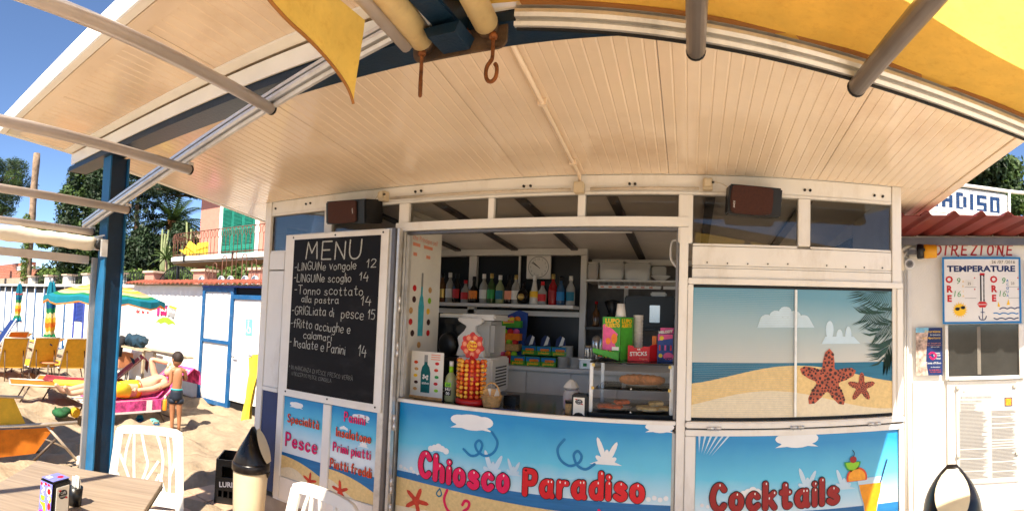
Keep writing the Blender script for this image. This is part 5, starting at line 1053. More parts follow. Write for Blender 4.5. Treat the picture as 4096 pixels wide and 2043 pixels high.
for x in (.17,.76):
    type_text('hour', '9', fx(x+.02), fz(.60), .062, Y0, 'ink_green', tb, align='CENTER', shear=.15); type_text('hour', '16', fx(x), fz(.40), .062, Y0, 'ink_green', tb, align='CENTER', shear=.15, bold=-.0005)
for i, c_ in enumerate('ARIA'): type_text('letter', c_, fx(.255), fz(.62-.075*i), .022, Y0, 'ink_yellow', tb, align='CENTER')
for i, c_ in enumerate('ACQUA'): type_text('letter', c_, fx(.835), fz(.63-.058*i), .025, Y0, 'ink_blue', tb, align='CENTER', bold=.0004)
for x, t in ((.335,'25'),(.905,'23')):
    decal('reading_card', [[(fx(x-.05),fz(.56)),(fx(x+.055),fz(.56)),(fx(x+.055),fz(.66)),(fx(x-.05),fz(.66))]], Y0, 'paper', tb); type_text('reading', t, fx(x), fz(.585), .026, Y0-.0008, 'ink_black', tb, align='CENTER')
    for dz_ in (.545,.375): decal('rule', [[(fx(x-.06),fz(dz_)),(fx(x+.09),fz(dz_)),(fx(x+.09),fz(dz_+.006)),(fx(x-.06),fz(dz_+.006))]], Y0-.0004, 'ink_grey', tb)
    decal('degree_dot', [disk(fx(x+.07), fz(.69), .005), disk(fx(x+.07), fz(.515), .005)], Y0, 'ink_red', tb)
decal('date_card', [[(fx(.60),fz(.905)),(fx(.95),fz(.905)),(fx(.95),fz(.965)),(fx(.60),fz(.965))]], Y0, 'paper', tb); type_text('date', '26 /07 /2016', fx(.785), fz(.915), .030, Y0-.0008, 'ink_black', tb, align='CENTER', width=.17)
decal('thermometer', [[(fx(.475),fz(.33)),(fx(.535),fz(.33)),(fx(.535),fz(.735)),(fx(.475),fz(.735))]], Y0, 'ink_black', tb); decal('thermometer_tube', [[(fx(.495),fz(.33)),(fx(.513),fz(.33)),(fx(.513),fz(.725)),(fx(.495),fz(.725))]], Y0-.0006, 'ink_white', tb)
decal('thermometer_scale', [[(fx(.517),fz(.36+.019*i)),(fx(.545),fz(.36+.019*i)),(fx(.545),fz(.366+.019*i)),(fx(.517),fz(.366+.019*i))] for i in range(19)], Y0-.0007, 'ink_white', tb)
decal('thermometer_cap', [[(fx(.470),fz(.735)),(fx(.540),fz(.735)),(fx(.535),fz(.765)),(fx(.475),fz(.765))]], Y0-.0005, 'ink_red', tb)
decal('thermometer_bulb', [[(fx(.435),fz(.285)),(fx(.465),fz(.325)),(fx(.54),fz(.325)),(fx(.57),fz(.285)),(fx(.54),fz(.235)),(fx(.465),fz(.235))]], Y0-.0008, 'ink_red', tb); decal('bulb_line', [[(fx(.44),fz(.276)),(fx(.565),fz(.276)),(fx(.565),fz(.284)),(fx(.44),fz(.284))]], Y0-.0012, 'ink_white', tb)
decal('anchor', ribbon([(fx(.503),fz(.23)),(fx(.503),fz(.06))], .006, 6)+ribbon(smooth([(fx(.455),fz(.10)),(fx(.47),fz(.055)),(fx(.503),fz(.045)),(fx(.536),fz(.055)),(fx(.552),fz(.10))], 4), .007, 6)+ribbon([(fx(.48),fz(.16)),(fx(.526),fz(.16))], .005, 6), Y0, 'ink_navy', tb, 2e-5)
decal('sun_rays', [[(fx(.21)+.040*math.cos(a-.12), fz(.20)+.040*math.sin(a-.12)), (fx(.21)+.058*math.cos(a), fz(.20)+.060*math.sin(a)), (fx(.21)+.040*math.cos(a+.12), fz(.20)+.040*math.sin(a+.12))] for a in np.linspace(0, 2*math.pi, 19)[:-1]], Y0, 'ink_yellow', tb, 0); decal('sun_disc', [disk(fx(.21), fz(.20), .042, n=24)], Y0-.0006, 'ink_yellow', tb)
decal('sunglasses', [disk(fx(.178), fz(.215), .017, .012, 12), disk(fx(.25), fz(.235), .016, .012, 12)]+ribbon([(fx(.15),fz(.222)),(fx(.275),fz(.25))], .004, 4), Y0-.0012, 'ink_black', tb)
for i, (z, m_) in enumerate(((.215,'ink_navy'),(.135,'ink_blue'),(.055,'ink_navy'))):
    pts = [(fx(.65+(.08 if i == 0 else 0)+(.28 if i == 0 else .32)*t), fz(z)+.010*abs(math.sin(t*9+i))-.004) for t in np.linspace(0, 1, 26)]; decal('wave', ribbon(pts, .0075, 5), Y0, m_, tb, 1e-5)
decal('sail', [[(fx(.70),fz(.245)),(fx(.735),fz(.245)),(fx(.712),fz(.325))], [(fx(.82),fz(.27)),(fx(.865),fz(.27)),(fx(.845),fz(.36))]], Y0, 'ink_yellow', tb)
# excursion poster
pe = thing('excursion_poster', 'dark blue excursion poster with white lettering beside the office window', 'poster', (1.72, 3.4, 1.21), world=False); pe.rotation_euler = (0, 0, OA)
MB().box(-.186, .002, -.006, -.002, 0, .335).build('sheet', 'ink_navy', pe)
mat('photo_print', (.50,.36,.30), .5, var=.7, vs_=28); mat('photo_sky', rgb(120,180,210), .5, var=.3, vs_=20)
decal('printed_photo', [[(-.186,.0),(-.10,.0),(-.115,.10),(-.11,.2),(-.095,.335),(-.186,.335)]], -.0066, 'photo_print', pe); decal('printed_sky', [[(-.186,.300),(-.098,.300),(-.095,.335),(-.186,.335)]], -.0071, 'photo_sky', pe)
for t, x, z, s_, m_ in (('Escursione',-.012,.300,.026,'ink_yellow'),('in notturna',-.012,.280,.016,'ink_white'),('con Apericena',-.012,.256,.022,'ink_yellow'),('tutti i Giovedì di luglio',-.008,.222,.011,'ink_salmon'),('Martedì e Giovedì di agosto',-.008,.208,.010,'ink_salmon'),('dalle ore 18,00',-.02,.196,.010,'ink_white'),('Adulti',-.015,.150,.016,'ink_white'),('€ 15,00',-.012,.134,.016,'ink_white'),('€ 10,00',-.012,.112,.016,'ink_white'),('Costa d\'Ulivo',-.008,.080,.020,'ink_white'),('per informazioni',-.015,.055,.010,'ink_white'),('Tel. 0183 490111',-.01,.034,.012,'ink_orange'),('Fax 0183 400200',-.01,.020,.011,'ink_orange')):
    type_text('lettering', t, x, z, s_, -.0072, m_, pe, align='RIGHT', shear=.2 if s_ > .02 else 0)
decal('printed_swirl', ribbon(smooth([(-.085,.13),(-.07,.115),(-.05,.125),(-.045,.145),(-.07,.16),(-.09,.15)], 4), .012, 6), -.0072, 'ink_crimson', pe, 1e-5)
# municipal notice behind a clear sheet
nb = thing('notice_sheet', 'long printed municipal notice on the lower office wall', 'notice', (1.72, 3.4, .45), world=False); nb.rotation_euler = (0, 0, OA)
mat('notice_paper', (.50,.49,.46), .6, var=.04); MB().box(.095, .535, -.001, .003, 0, .690).build('paper', 'notice_paper', nb)
mat('ink_faint', (.22,.21,.20), .6); mat('icon_print', rgb(214,150,40), .5, var=.4, vs_=60)
type_text('heading', 'COMUNE DI DIANO MARINA', .145, .592, .022, -.0022, 'ink_grey', nb, width=.20); type_text('heading', 'PROVINCIA DI IMPERIA', .125, .566, .019, -.0022, 'ink_grey', nb, width=.15)
g = random.Random(9); ln = []
for c_, x0, x1 in ((0,.118,.325),(1,.345,.525)):
    z = .495
    while z > .03:
        if g.random() > .10: ln.append([(x0, z), (x0+(x1-x0)*g.uniform(.75,1), z), (x0+(x1-x0)*g.uniform(.75,1), z+.0050), (x0, z+.0050)])
        z -= .0095
for i in range(6): ln.append([(.125,.553-.010*i),(.125+g.uniform(.08,.17),.553-.010*i),(.125+.1,.557-.010*i),(.125,.557-.010*i)])
tag(decal('printed_text_line', ln, -.0022, 'ink_faint', nb, 0), kind='stuff')
decal('printed_icon_edge', [[(.440,.530),(.495,.530),(.495,.592),(.440,.592)]], -.0022, 'ink_navy', nb); decal('printed_icon', [[(.446,.536),(.489,.536),(.489,.586),(.446,.586)]], -.0028, 'icon_print', nb); decal('printed_crest', [disk(.134, .600, .006, .008, 8), disk(.15, .64, .006, .005, 8)], -.0022, 'ink_grey', nb); decal('printed_flag', [[(.455,.632),(.515,.632),(.515,.648),(.455,.648)]], -.0022, 'ink_cloud_soft', nb)
for x, z in ((.108,.672),(.515,.672),(.108,.20),(.525,.20)): MB().box(x-.010, x+.010, -.012, -.0015, z-.010, z+.010).build('clip', 'gutter_beige', nb)
# warning lamp and siren
mat('amber_lens', (.85,.42,.02), .25, var=.1, trl=.35)
sl_ = thing('warning_lamp', 'orange flashing lamp with black base under the gutter', 'lamp', (1.72, 3.4, 2.08), world=False); sl_.rotation_euler = (0, 0, OA)
MB().lathe([(.040,0),(.054,.006),(.054,.03),(.048,.05)], (-.175,-.07,0), 20, ax='x').build('base', 'plastic_black', sl_); MB().lathe([(.050,.0505),(.051,.07),(.046,.135),(.040,.142),(0,.142)], (-.175,-.07,0), 20, ax='x').build('lens', 'amber_lens', sl_); MB().lathe([(.012,0),(.014,.02)], (-.128,-.125,.004), 10, ax='y').build('bulb_shadow', 'plastic_black', sl_)
MB().box(-.235, -.176, -.075, -.060, -.02, .012).box(-.240, -.232, -.075, .0, -.03, .02).build('bracket', 'dark_alu', sl_); MB().tube(smooth([(-.18,-.07,.02),(-.22,-.06,.015),(-.26,-.04,-.02),(-.27,-.01,-.06)], 4), .004, 6).build('cable', 'plastic_white', sl_)
al = thing('round_siren', 'small round white siren on the wall below the gutter', 'siren', (1.72, 3.4, 1.995), world=False); al.rotation_euler = (0, 0, OA)
MB().lathe([(.036,0),(.036,.03),(.030,.036)], (-.225,-.05,0), 20, ax='y').build('body', 'plastic_white', al); [MB().lathe([(r_,-.001),(r_+.003,-.001),(r_+.003,.001)], (-.225,-.051,0), 16, ax='y').build('grille_ring', 'ink_grey', al) for r_ in (.008,.016,.024)]
# ------------------------------------------------------------------ rooftop railing with the mosaic name, trees behind
mat('mosaic_white', (.72,.70,.66), .35, var=.2, vs_=25); mat('mosaic_blue', (.015,.045,.13), .3, var=.3, vs_=25)
mo = thing('mosaic_sign', 'white mosaic parapet sign with blue tile letters behind the canopy', 'sign', (4.1, 7, 3.2))
MB().box(2.7, 4.70, 7.0, 7.04, 2.9, 3.645).build('backing', 'white_paint', mo)
font5 = {'P':['111','101','111','100','100'],'A':['010','101','111','101','101'],'R':['110','101','110','101','101'],'D':['110','101','101','101','110'],'I':['1','1','1','1','1'],'S':['111','100','111','001','111'],'O':['111','101','101','101','111']}
grid = {}
cx_ = 0; px_ = .030
cols = []
for c_ in 'PARADISO':
    f5 = font5[c_]
    for c2 in range(len(f5[0])):
        for dup in range(2): cols.append([f5[r_//2 if r_ < 10 else 4][c2] for r_ in range(9)])
    cols += [['0']*9]*2
X0 = 4.575-px_*(len(cols)-2); tw, tbm = MB(), MB(); g = random.Random(3)
for i in range(-2, len(cols)+3):
    for r_ in range(-2, 12):
        x = X0+px_*i; z = 3.575-px_*(r_+1)*.92
        if x < 2.75: continue
        on = 0 <= i < len(cols) and 0 <= r_ < 9 and cols[i][r_] == '1'
        (tbm if on else tw).box(x, x+px_*.86, 6.990-g.random()*.006, 6.999, z, z+px_*.80)
tag(tw.build('white_tiles', 'mosaic_white', mo), kind='stuff'); tag(tbm.build('blue_tiles', 'mosaic_blue', mo), kind='stuff')
MB().tube([(2.7,6.97,3.672),(4.74,6.97,3.690),(6.5,6.97,3.775)], .028, 10).build('handrail', 'white_paint', mo); MB().tube([(4.745,6.97,2.9),(4.745,6.97,3.68)], .022, 10).build('post', 'white_paint', mo); MB().tube([(6.2,6.97,2.9),(6.2,6.97,3.76)], .022, 10).build('post', 'white_paint', mo)
tr_ = MB().box(1.2, 12, 6.9, 20, -.5, 2.9).build('upper_ground', 'far_ground'); tag(tr_, kind='structure')
# ------------------------------------------------------------------ beach huts along the back of the sand
mat('hut_white', (.76,.74,.70), .55, var=.06, dirt=.3, dirtcol=(.55,.48,.40), ds=4); mat('shade_black', (.004,.004,.005), .8)
HY = 7.0
hx = [-24.55,-23.55,-22.55,-21.55,-20.55,-19.55,-18.55,-17.55,-16.60]
for i, x in enumerate(hx):
    w_ = (hx[i+1]-x) if i+1 < len(hx) else .90
    if i == 0: h = thing('beach_hut', 'white beach hut with blue base, farthest left in the row', 'beach hut', (x+w_/2, HY, -.25), group='white beach huts in a row')
    else: h = thing('beach_hut', ['','white beach hut second from the far left end of the row','white beach hut third from the far left end of the row','white beach hut behind the left closed umbrella','white beach hut between the two closed umbrellas, left one','white beach hut between the two closed umbrellas, right one','white beach hut just left of the right closed umbrella','white beach hut behind the right closed umbrella','white beach hut numbered 40 beside the blue louvred door'][i], 'beach hut', (x+w_/2, HY, -.25), group='white beach huts in a row')
    MB().box(x, x+w_-.004, HY+.08, HY+1.4, -.25, 1.90).build('body', 'hut_white', h); MB().box(x+.132, x+w_-.06, HY+.05, HY+.079, -.06, 1.66).build('door', 'hut_white', h)
    MB().box(x+.13, x+w_-.13, HY+.043, HY+.0495, .05, .72).build('door_panel', 'white_paint', h); MB().box(x+.13, x+w_-.13, HY+.043, HY+.0495, .80, 1.58).build('door_panel', 'white_paint', h)
    MB().box(x, x+.05, HY, HY+.078, -.16, 1.95).build('jamb', 'hut_white', h); MB().box(x+.052, x+.13, HY+.02, HY+.078, -.16, 1.80).build('jamb_stripe', 'blue_wood', h)
    MB().box(x+.132, x+w_-.06, HY+.03, HY+.078, 1.68, 1.90).build('vent', 'shade_black', h); MB().box(x, x+w_-.004, HY-.06, HY+1.5, 1.905, 1.945).build('roof', 'grey_alu', h)
    MB().box(x, x+w_-.004, HY-.01, HY+.03, -.25, -.165).build('sill', 'blue_wood', h); MB().ell((x+w_-.16, HY+.03, .72), (.02,.02,.03), 8, 6).build('handle', 'steel', h)
    type_text('number', str(32+i), x+w_*.5, 1.25, .14, HY+.040, 'ink_grey', h, align='CENTER')
h = thing('blue_hut', 'blue framed hut with tall louvred shutter door at the end of the row', 'beach hut', (-15.2, HY, -.25))
MB().box(-15.69, -14.30, HY+.06, HY+1.4, -.25, 1.92).build('body', 'hut_white', h)
for x in (-15.68,-14.97,-14.40): MB().box(x, x+.10, HY-.02, HY+.058, -.25, 1.92).build('post', 'indigo_wood', h)
MB().box(-15.575, -14.975, HY, HY+.05, -.15, .80).build('door', 'hut_white', h)
sh = MB().box(-15.575, -14.975, HY+.02, HY+.05, .82, 1.72).build('shutter', 'indigo_wood', h)
for i in range(20): MB().hexa([(-15.52,HY-.004,.86+.042*i),(-15.03,HY-.004,.86+.042*i),(-15.03,HY+.019,.876+.042*i),(-15.52,HY+.019,.876+.042*i)], [(-15.52,HY-.004,.866+.042*i),(-15.03,HY-.004,.866+.042*i),(-15.03,HY+.019,.882+.042*i),(-15.52,HY+.019,.882+.042*i)]).build('louvre_slat', 'indigo_wood', sh)
MB().box(-14.86, -14.41, HY, HY+.05, -.15, 1.72).build('door', 'hut_white', h)
# white rear wall with blue stripe and rolled awning between the huts and the wash house
rw = thing('rear_wall', 'white rear wall with a thin blue stripe between huts and wash house', 'wall', (-12.5, 8.4, -.25))
MB().box(-14.28, -10.86, 8.4, 8.6, -.25, 1.95).build('render', 'hut_white', rw); MB().box(-14.28, -10.86, 8.385, 8.399, .52, .60).build('stripe', 'indigo_wood', rw); MB().box(-14.28, -10.86, 8.38, 8.399, -.25, -.12).build('plinth', 'indigo_wood', rw)
mat('terracotta_cloth', (.50,.20,.09), .8, var=.2); bl = thing('roller_blind', 'brown roller blind hanging on the rear wall', 'blind', (-13.2, 8.3, .4)); MB().add([(-13.75+.5*t, 8.36-.04*math.sin(3*t), z) for t in np.linspace(0, 1, 7) for z in (.45,1.50)], [(2*i,2*i+2,2*i+3,2*i+1) for i in range(6)]).build('cloth', 'terracotta_cloth', bl); MB().tube([(-13.78,8.36,.45),(-13.2,8.33,.45)], .05, 8).build('roll', 'terracotta_cloth', bl)
# ------------------------------------------------------------------ wash house with tiled coping
WY = 6.3
wh = thing('wash_house', 'white wash house with blue door frames and red tiled coping', 'building', (-8.6, WY, -.25))
MB().box(-10.85, -5.2, WY+.05, WY+2.0, -.25, 1.93).build('wall', 'hut_white', wh)
mat('roof_tile', (.25,.065,.035), .7, var=.35, vs_=7)
tmesh = None
for i in range(36):
    x = -10.95+.158*i
    if tmesh is None:
        pr = [(.0,0),(.02,.022),(.05,.036),(.078,.040),(.106,.036),(.136,.022),(.156,0)]; b = MB(); nn = len(pr)
        b.add([(a, -.14, c-.02) for a, c in pr]+[(a*.9+.008, .22, c+.05) for a, c in pr], [(i_,i_+1,nn+i_+1,nn+i_) for i_ in range(nn-1)]); b.add([(a, -.14, c-.02) for a, c in pr]+[(a, -.14, c-.045) for a, c in pr], [(i_,i_+1,nn+i_+1,nn+i_) for i_ in range(nn-1)])
        q = b.build('coping_tile', 'roof_tile', wh); tmesh = q.data
    else: q = put('coping_tile', tmesh, wh)
    q.matrix_parent_inverse = INV[wh.name]; q.location = (x, WY, 1.985+random.uniform(-.004,.004))
MB().box(-10.85, -5.2, WY-.03, WY+2.0, 1.935, 1.962).build('coping_bed', 'mortar', wh)
for x0, x1, z0, z1 in ((-8.115,-8.045,-.25,1.90),(-7.29,-7.205,-.25,1.90),(-8.043,-7.292,.875,.935),(-8.043,-7.292,-.25,-.18),(-8.043,-7.292,1.82,1.90),(-7.203,-5.4,1.70,1.775)): MB().box(x0, x1, WY-.03, WY+.03, z0, z1).build('frame', 'blue_wood', wh)
MB().box(-8.04, -7.295, WY, WY+.028, -.175, .872).build('panel', 'hut_white', wh); MB().box(-8.04, -7.295, WY, WY+.028, .938, 1.815).build('panel', 'hut_white', wh)
MB().box(-7.203, -5.4, WY+.035, WY+.049, 1.78, 1.93).build('transom_opening', 'shade_black', wh); MB().box(-8.115, -5.4, WY-.05, WY+.03, 1.902, 1.93).build('header', 'indigo_wood', wh)
dr = MB().box(-7.20, -6.36, WY, WY+.028, -.10, 1.695).build('door', 'hut_white', wh); MB().box(-7.203, -6.35, WY+.032, WY+.049, -.25, -.105).build('threshold_gap', 'shade_black', wh)
for z in (1.48,1.56,1.40): MB().box(-7.18, -6.38, WY-.004, WY-.001, z, z+.012).build('door_groove', 'gutter_beige', dr)
MB().tube([(-7.13,WY-.002,.68),(-7.13,WY-.05,.68),(-7.03,WY-.05,.68)], .012, 8).build('door_handle', 'steel', dr)
mat('wc_teal', rgb(110,180,170), .5)
MB().box(-6.87, -6.70, WY-.007, WY-.004, 1.08, 1.36).build('accessible_sign', 'wc_teal', dr)
decal('accessible_symbol', ribbon([(-6.80,1.30),(-6.80,1.21),(-6.755,1.21),(-6.735,1.14)], .020, 8)+[disk(-6.80,1.325,.017,n=10)]+ribbon([(-6.785+.045*math.cos(t), 1.17+.045*math.sin(t)) for t in np.linspace(2.2, 5.9, 12)], .012, 6), WY-.0085, 'ink_white', dr, 3e-5)
# little painted train and arrows on the wall
tr = thing('painted_train', 'colourful cartoon train on a green hill painted on the white wall', 'wall decoration', (-9.42, WY+.04, 1.1)); YT = WY+.044
T_ = lambda u, v: (-9.83+.82*u, 1.10+.42*v)
def tp(name, pts, m, dy=0): return decal(name, [[T_(*p) for p in q] for q in pts], YT-dy, m, tr)
tp('hill', [[(.0,.0),(.12,.22),(.35,.36),(.6,.36),(.85,.2),(.98,.02),(.8,.10),(.62,.02),(.45,.12),(.25,.02),(.12,.10)]], 'ink_lime'); tp('track', [[(.08,.33),(.35,.43),(.6,.43),(.9,.30),(.9,.27),(.6,.39),(.35,.39),(.08,.30)]], 'ink_white', .001)
tp('carriage_purple', [[(.05,.40),(.18,.45),(.18,.85),(.05,.80)]], 'ink_pink', .002); tp('carriage_red', [[(.22,.46),(.52,.46),(.52,.92),(.22,.92)]], 'ink_crimson', .002); tp('carriage_blue', [[(.58,.44),(.86,.34),(.92,.80),(.62,.90)]], 'ink_grey', .002)
tp('roof_blue', [[(.19,.92),(.55,.92),(.55,.98),(.19,.98)],[(.10,.82),(.20,.86),(.20,.94),(.10,.90)]], 'ink_navy', .003); tp('roof_yellow', [[(.60,.90),(.92,.80),(.96,.90),(.62,1.0)]], 'ink_yellow', .003)
tp('window', [[(.27,.66),(.36,.66),(.36,.80),(.27,.80)],[(.40,.66),(.49,.66),(.49,.80),(.40,.80)],[(.64,.66),(.74,.63),(.75,.76),(.65,.79)],[(.78,.62),(.86,.60),(.87,.72),(.79,.75)]], 'ink_white', .003)
decal('wheel', [disk(*T_(u, v), .022, n=10) for u, v in ((.12,.41),(.28,.45),(.46,.45),(.63,.43),(.82,.36))], YT-.004, 'ink_black', tr, 1e-4)
for i, x in enumerate((-10.60,-10.37,-10.17)):
    s_ = .085-.018*i; a = thing('painted_arrow', ['largest red arrow painted left of the train','middle red arrow painted left of the train','smallest red arrow painted nearest the train'][i], 'wall decoration', (x, WY+.045, 1.3), group='red arrows on the wall')
    decal('head', [[(x-s_,1.32),(x,1.32+s_),(x-.02,1.32),(x,1.32-s_)]], YT, 'ink_red', a); decal('tail', [[(x-.015,1.33),(x+s_,1.32+s_*.6),(x+s_*.8,1.32),(x+s_,1.32-s_*.6),(x-.015,1.31)]], YT-.001, 'ink_red', a)
# narrow wall table with a dark bag; second ledge
mat('lath', (.45,.34,.22), .7, var=.25); mat('denim', (.008,.032,.055), .8, var=.5, vs_=8, bump=.4, bs=14); mat('black_cloth', (.012,.012,.015), .85, var=.3)
tbl = thing('wall_table', 'narrow wooden ledge table against the white wall under the bag', 'table', (-10.2, 6.1, -.25)); MB().box(-10.75, -9.42, 5.85, 6.25, .52, .56).build('table_top', 'lath', tbl)
for x in (-10.65,-9.55): MB().box(x, x+.05, 5.88, 5.93, -.3, .518).build('leg', 'lath', tbl)
bg_ = thing('bag', 'dark blue bag and clothes heaped on the ledge table', 'bag', (-10.15, 6.05, .56)); bb_ = MB().ell((-10.08,6.03,.69), (.44,.16,.13), 26, 16); bb_.v = [(x+.03*math.sin(31*z+17*x), y+.03*math.sin(23*x+19*z), z+.035*math.sin(19*x+2)*math.cos(23*y)+.03*math.sin(41*x+9*y)) for x, y, z in bb_.v]; bb_.build('bag_body', 'denim', bg_); MB().tube([(-10.40,5.9,.74),(-10.48,5.86,.55),(-10.46,5.85,.30)], [.09,.08,.05], 8).build('hanging_sleeve', 'black_cloth', bg_)
cb = thing('cardboard_box', 'brown cardboard box under the left end of the ledge table', 'box', (-10.6, 6.0, -.25)); MB().box(-10.83, -10.45, 5.85, 6.2, .05, .38).build('carton', 'terracotta_cloth', cb); MB().box(-10.80, -10.50, 5.9, 6.15, -.28, .048).build('carton', 'hut_white', cb)
l2 = thing('wall_ledge', 'second narrow wooden ledge on thin legs behind the boy', 'table', (-8.85, 5.95, -.25)); MB().hexa([(-9.42,5.80,.565),(-8.05,5.80,.535),(-8.05,6.1,.535),(-9.42,6.1,.565)], [(-9.42,5.80,.60),(-8.05,5.80,.57),(-8.05,6.1,.57),(-9.42,6.1,.60)]).build('table_top', 'lath', l2); [MB().box(x, x+.045, 5.9, 5.945, -.3, .535).build('leg', 'lath', l2) for x in (-9.15,-8.35)]
# yellow towel hanging at the corner
mat('yellow_towel', (.80,.58,.05), .9, var=.15, bump=.3, bs=40); ty = thing('yellow_towel', 'bright yellow towel hanging by the kiosk corner', 'towel', (-4.35, 4.2, -.2))
vv = []; 
for i in range(9):
    for j in range(7): t = i/8; u = j/6; vv.append((-4.40+.22*u*(1-.35*t if j > 3 else 1)-.05*t, 4.1+.05*math.sin(9*u+3*t), 1.0-.72*t+.05*math.sin(2*u)))
MB().add(vv, [(i*7+j, i*7+j+1, (i+1)*7+j+1, (i+1)*7+j) for i in range(8) for j in range(6)], 0, True).build('cloth', 'yellow_towel', ty); MB().tube([(-4.42,4.12,1.02),(-4.1,4.12,1.02)], .012, 6).build('rail', 'grey_alu', ty)
# ------------------------------------------------------------------ sun loungers
mat('canvas_yellow', (.80,.47,.04), .85, var=.12, vs_=14, bump=.1, bs=200, trl=.30); mat('canvas_orange', (.70,.20,.015), .85, var=.18, vs_=9, trl=.30); mat('frame_tube', (.62,.52,.40), .4, .5, var=.15); mat('frame_dark', (.10,.07,.05), .5, .4, var=.3)
def slab(b, P, w_, t=.012):     # a cloth strip following a side profile P [(l, z)], spanning +-w_/2
    n = len(P); V = [(l, -w_/2, z) for l, z in P]+[(l, w_/2, z) for l, z in P]+[(l, -w_/2, z-t) for l, z in P]+[(l, w_/2, z-t) for l, z in P]
    F = []
    for i in range(n-1): F += [(i,i+1,n+i+1,n+i), (2*n+i,3*n+i,3*n+i+1,2*n+i+1), (i,2*n+i,2*n+i+1,i+1), (n+i,n+i+1,3*n+i+1,3*n+i)]
    F += [(0,n,3*n,2*n), (n-1,3*n-1,4*n-1,2*n-1)]; return b.add(V, F)
def lounger(label, loc, rz, back=50, cloth='canvas_yellow', seat_cloth=None, shade=False):
    o = thing('sun_lounger', label, 'sun lounger', loc, group='sun loungers on the sand', world=False); w_ = .58; ca, sa = math.cos(R(back)), math.sin(R(back)); L_ = .68
    fr_ = MB()
    for s in (-1, 1): fr_.tube([(-.02, s*w_/2, .335), (1.30, s*w_/2, .335)], .016, 8)
    fr_.tube([(-.02,-w_/2,.335),(-.02,w_/2,.335)], .016, 8); fr_.build('side_frame', 'frame_tube', o)
    for s in (-1, 1):
        MB().tube([(.30, s*(w_/2-.03), .33), (.12, s*(w_/2-.03), 0)], .013, 8).build('leg', 'frame_dark', o); MB().tube([(1.18, s*(w_/2-.03), .33), (1.36, s*(w_/2-.03), 0)], .013, 8).build('leg', 'frame_dark', o)
    slab(MB(), [(.0,.335),(.3,.325),(.7,.318),(1.0,.325),(1.28,.335)], w_-.05).build('seat_cloth', seat_cloth or cloth, o)
    bf = MB()
    for s in (-1, 1): bf.tube([(1.28, s*(w_/2-.02), .335), (1.28+L_*ca, s*(w_/2-.02), .335+L_*sa)], .015, 8)
    bf.tube([(1.28+L_*ca,-w_/2+.02,.335+L_*sa), (1.28+L_*ca,w_/2-.02,.335+L_*sa)], .015, 8); bf.build('back_frame', 'frame_tube', o)
    slab(MB(), [(1.30,.355),(1.28+.35*ca-.01,.335+.35*sa-.012),(1.28+L_*ca,.335+L_*sa)], w_-.06).build('back_cloth', cloth, o)
    MB().tube([(1.28+.4*ca, -.2, .335+.4*sa), (1.52, -.2, .04)], .011, 6).tube([(1.28+.4*ca, .2, .335+.4*sa), (1.52, .2, .04)], .011, 6).tube([(1.52,-.2,.04),(1.52,.2,.04)], .011, 6).build('back_prop', 'frame_dark', o)
    o.rotation_euler = (0, 0, rz); return o
# head end (+x local) towards the viewer for the row of yellow backs
lounger('yellow sun lounger, left of three backs turned to the viewer', (-11.85, 3.35, -.30), R(0)+.02, 68); lounger('yellow sun lounger, middle of three backs turned to the viewer', (-11.7, 3.95, -.26), R(2), 68); lounger('yellow sun lounger, right of three backs with a shadow across it', (-11.45, 4.50, -.24), R(3), 68)
lounger('far yellow lounger behind the left closed umbrella', (-17.4, 5.0, -.25), R(10), 25); lounger('far yellow lounger in line with the umbrella pole', (-16.6, 5.9, -.25), R(5), 20); lounger('far orange lounger at the left edge of the beach', (-14.0, 3.7, -.25), R(15), 55, 'canvas_orange')
lounger('brown and orange flat lounger with a yellow towel near the feet', (-8.55, 2.75, -.25), R(75), 6, 'canvas_orange')
lounger('pale lounger with pink towel carrying the sunbathing man', (-7.0, 3.27, -.25), R(92), 38, 'cream_fabric')
lounger('lounger draped with a dark red towel behind the man', (-9.0, 3.41, -.25), R(63), 42, 'canvas_orange')
nl = thing('sun_lounger', 'orange canvas lounger folded on its side behind the table', 'sun lounger', (-5.4, 1.6, -.25), group='sun loungers on the sand')
MB().add([(-5.46,1.35,-.22),(-5.30,2.02,-.12),(-5.24,2.20,.17),(-5.42,1.30,.10)], [(0,1,2,3)]).build('hanging_cloth', 'canvas_orange', nl); MB().tube([(-5.5,1.30,.11),(-5.15,2.42,.235)], .020, 8).build('side_frame', 'frame_tube', nl); MB().add([(-5.50,1.30,.46),(-5.42,1.78,.455),(-5.36,1.92,.17),(-5.46,1.30,.13)], [(0,1,2,3)]).build('back_cloth', 'canvas_yellow', nl); MB().tube([(-5.52,1.2,.465),(-5.38,1.88,.46)], .016, 8).build('back_frame', 'frame_tube', nl); MB().tube([(-5.26,2.12,.18),(-5.22,2.50,-.22)], .015, 8).build('leg', 'frame_tube', nl); MB().tube([(-5.20,2.20,.05),(-5.33,1.98,-.24)], .015, 8).build('leg', 'frame_dark', nl); MB().tube([(-5.34,1.85,.14),(-5.22,2.36,-.06)], .010, 8).build('strut', 'frame_tube', nl); MB().tube([(-5.5,1.3,-.20),(-5.30,2.1,-.10)], .014, 8).build('lower_bar', 'frame_dark', nl); MB().lathe([(.03,0),(.035,.05),(.02,.10)], (-5.22,2.50,-.25), 8).build('foot_cap', 'plastic_white', nl)
dk = thing('deck_chair', 'blue striped deck chair at the far left edge', 'deck chair', (-15.9, 4.75, -.25)); MB().add([(-16.1,4.55,.0),(-15.7,4.65,.0),(-15.6,5.1,.75),(-16.0,5.0,.75)], [(0,1,2,3)]).build('cloth', 'ink_navy', dk)
for dx in (0, .42): MB().tube([(-16.12+dx,4.5,-.2),(-16.0+dx,5.06,.80)], .02, 6).build('frame', 'hut_white', dk)
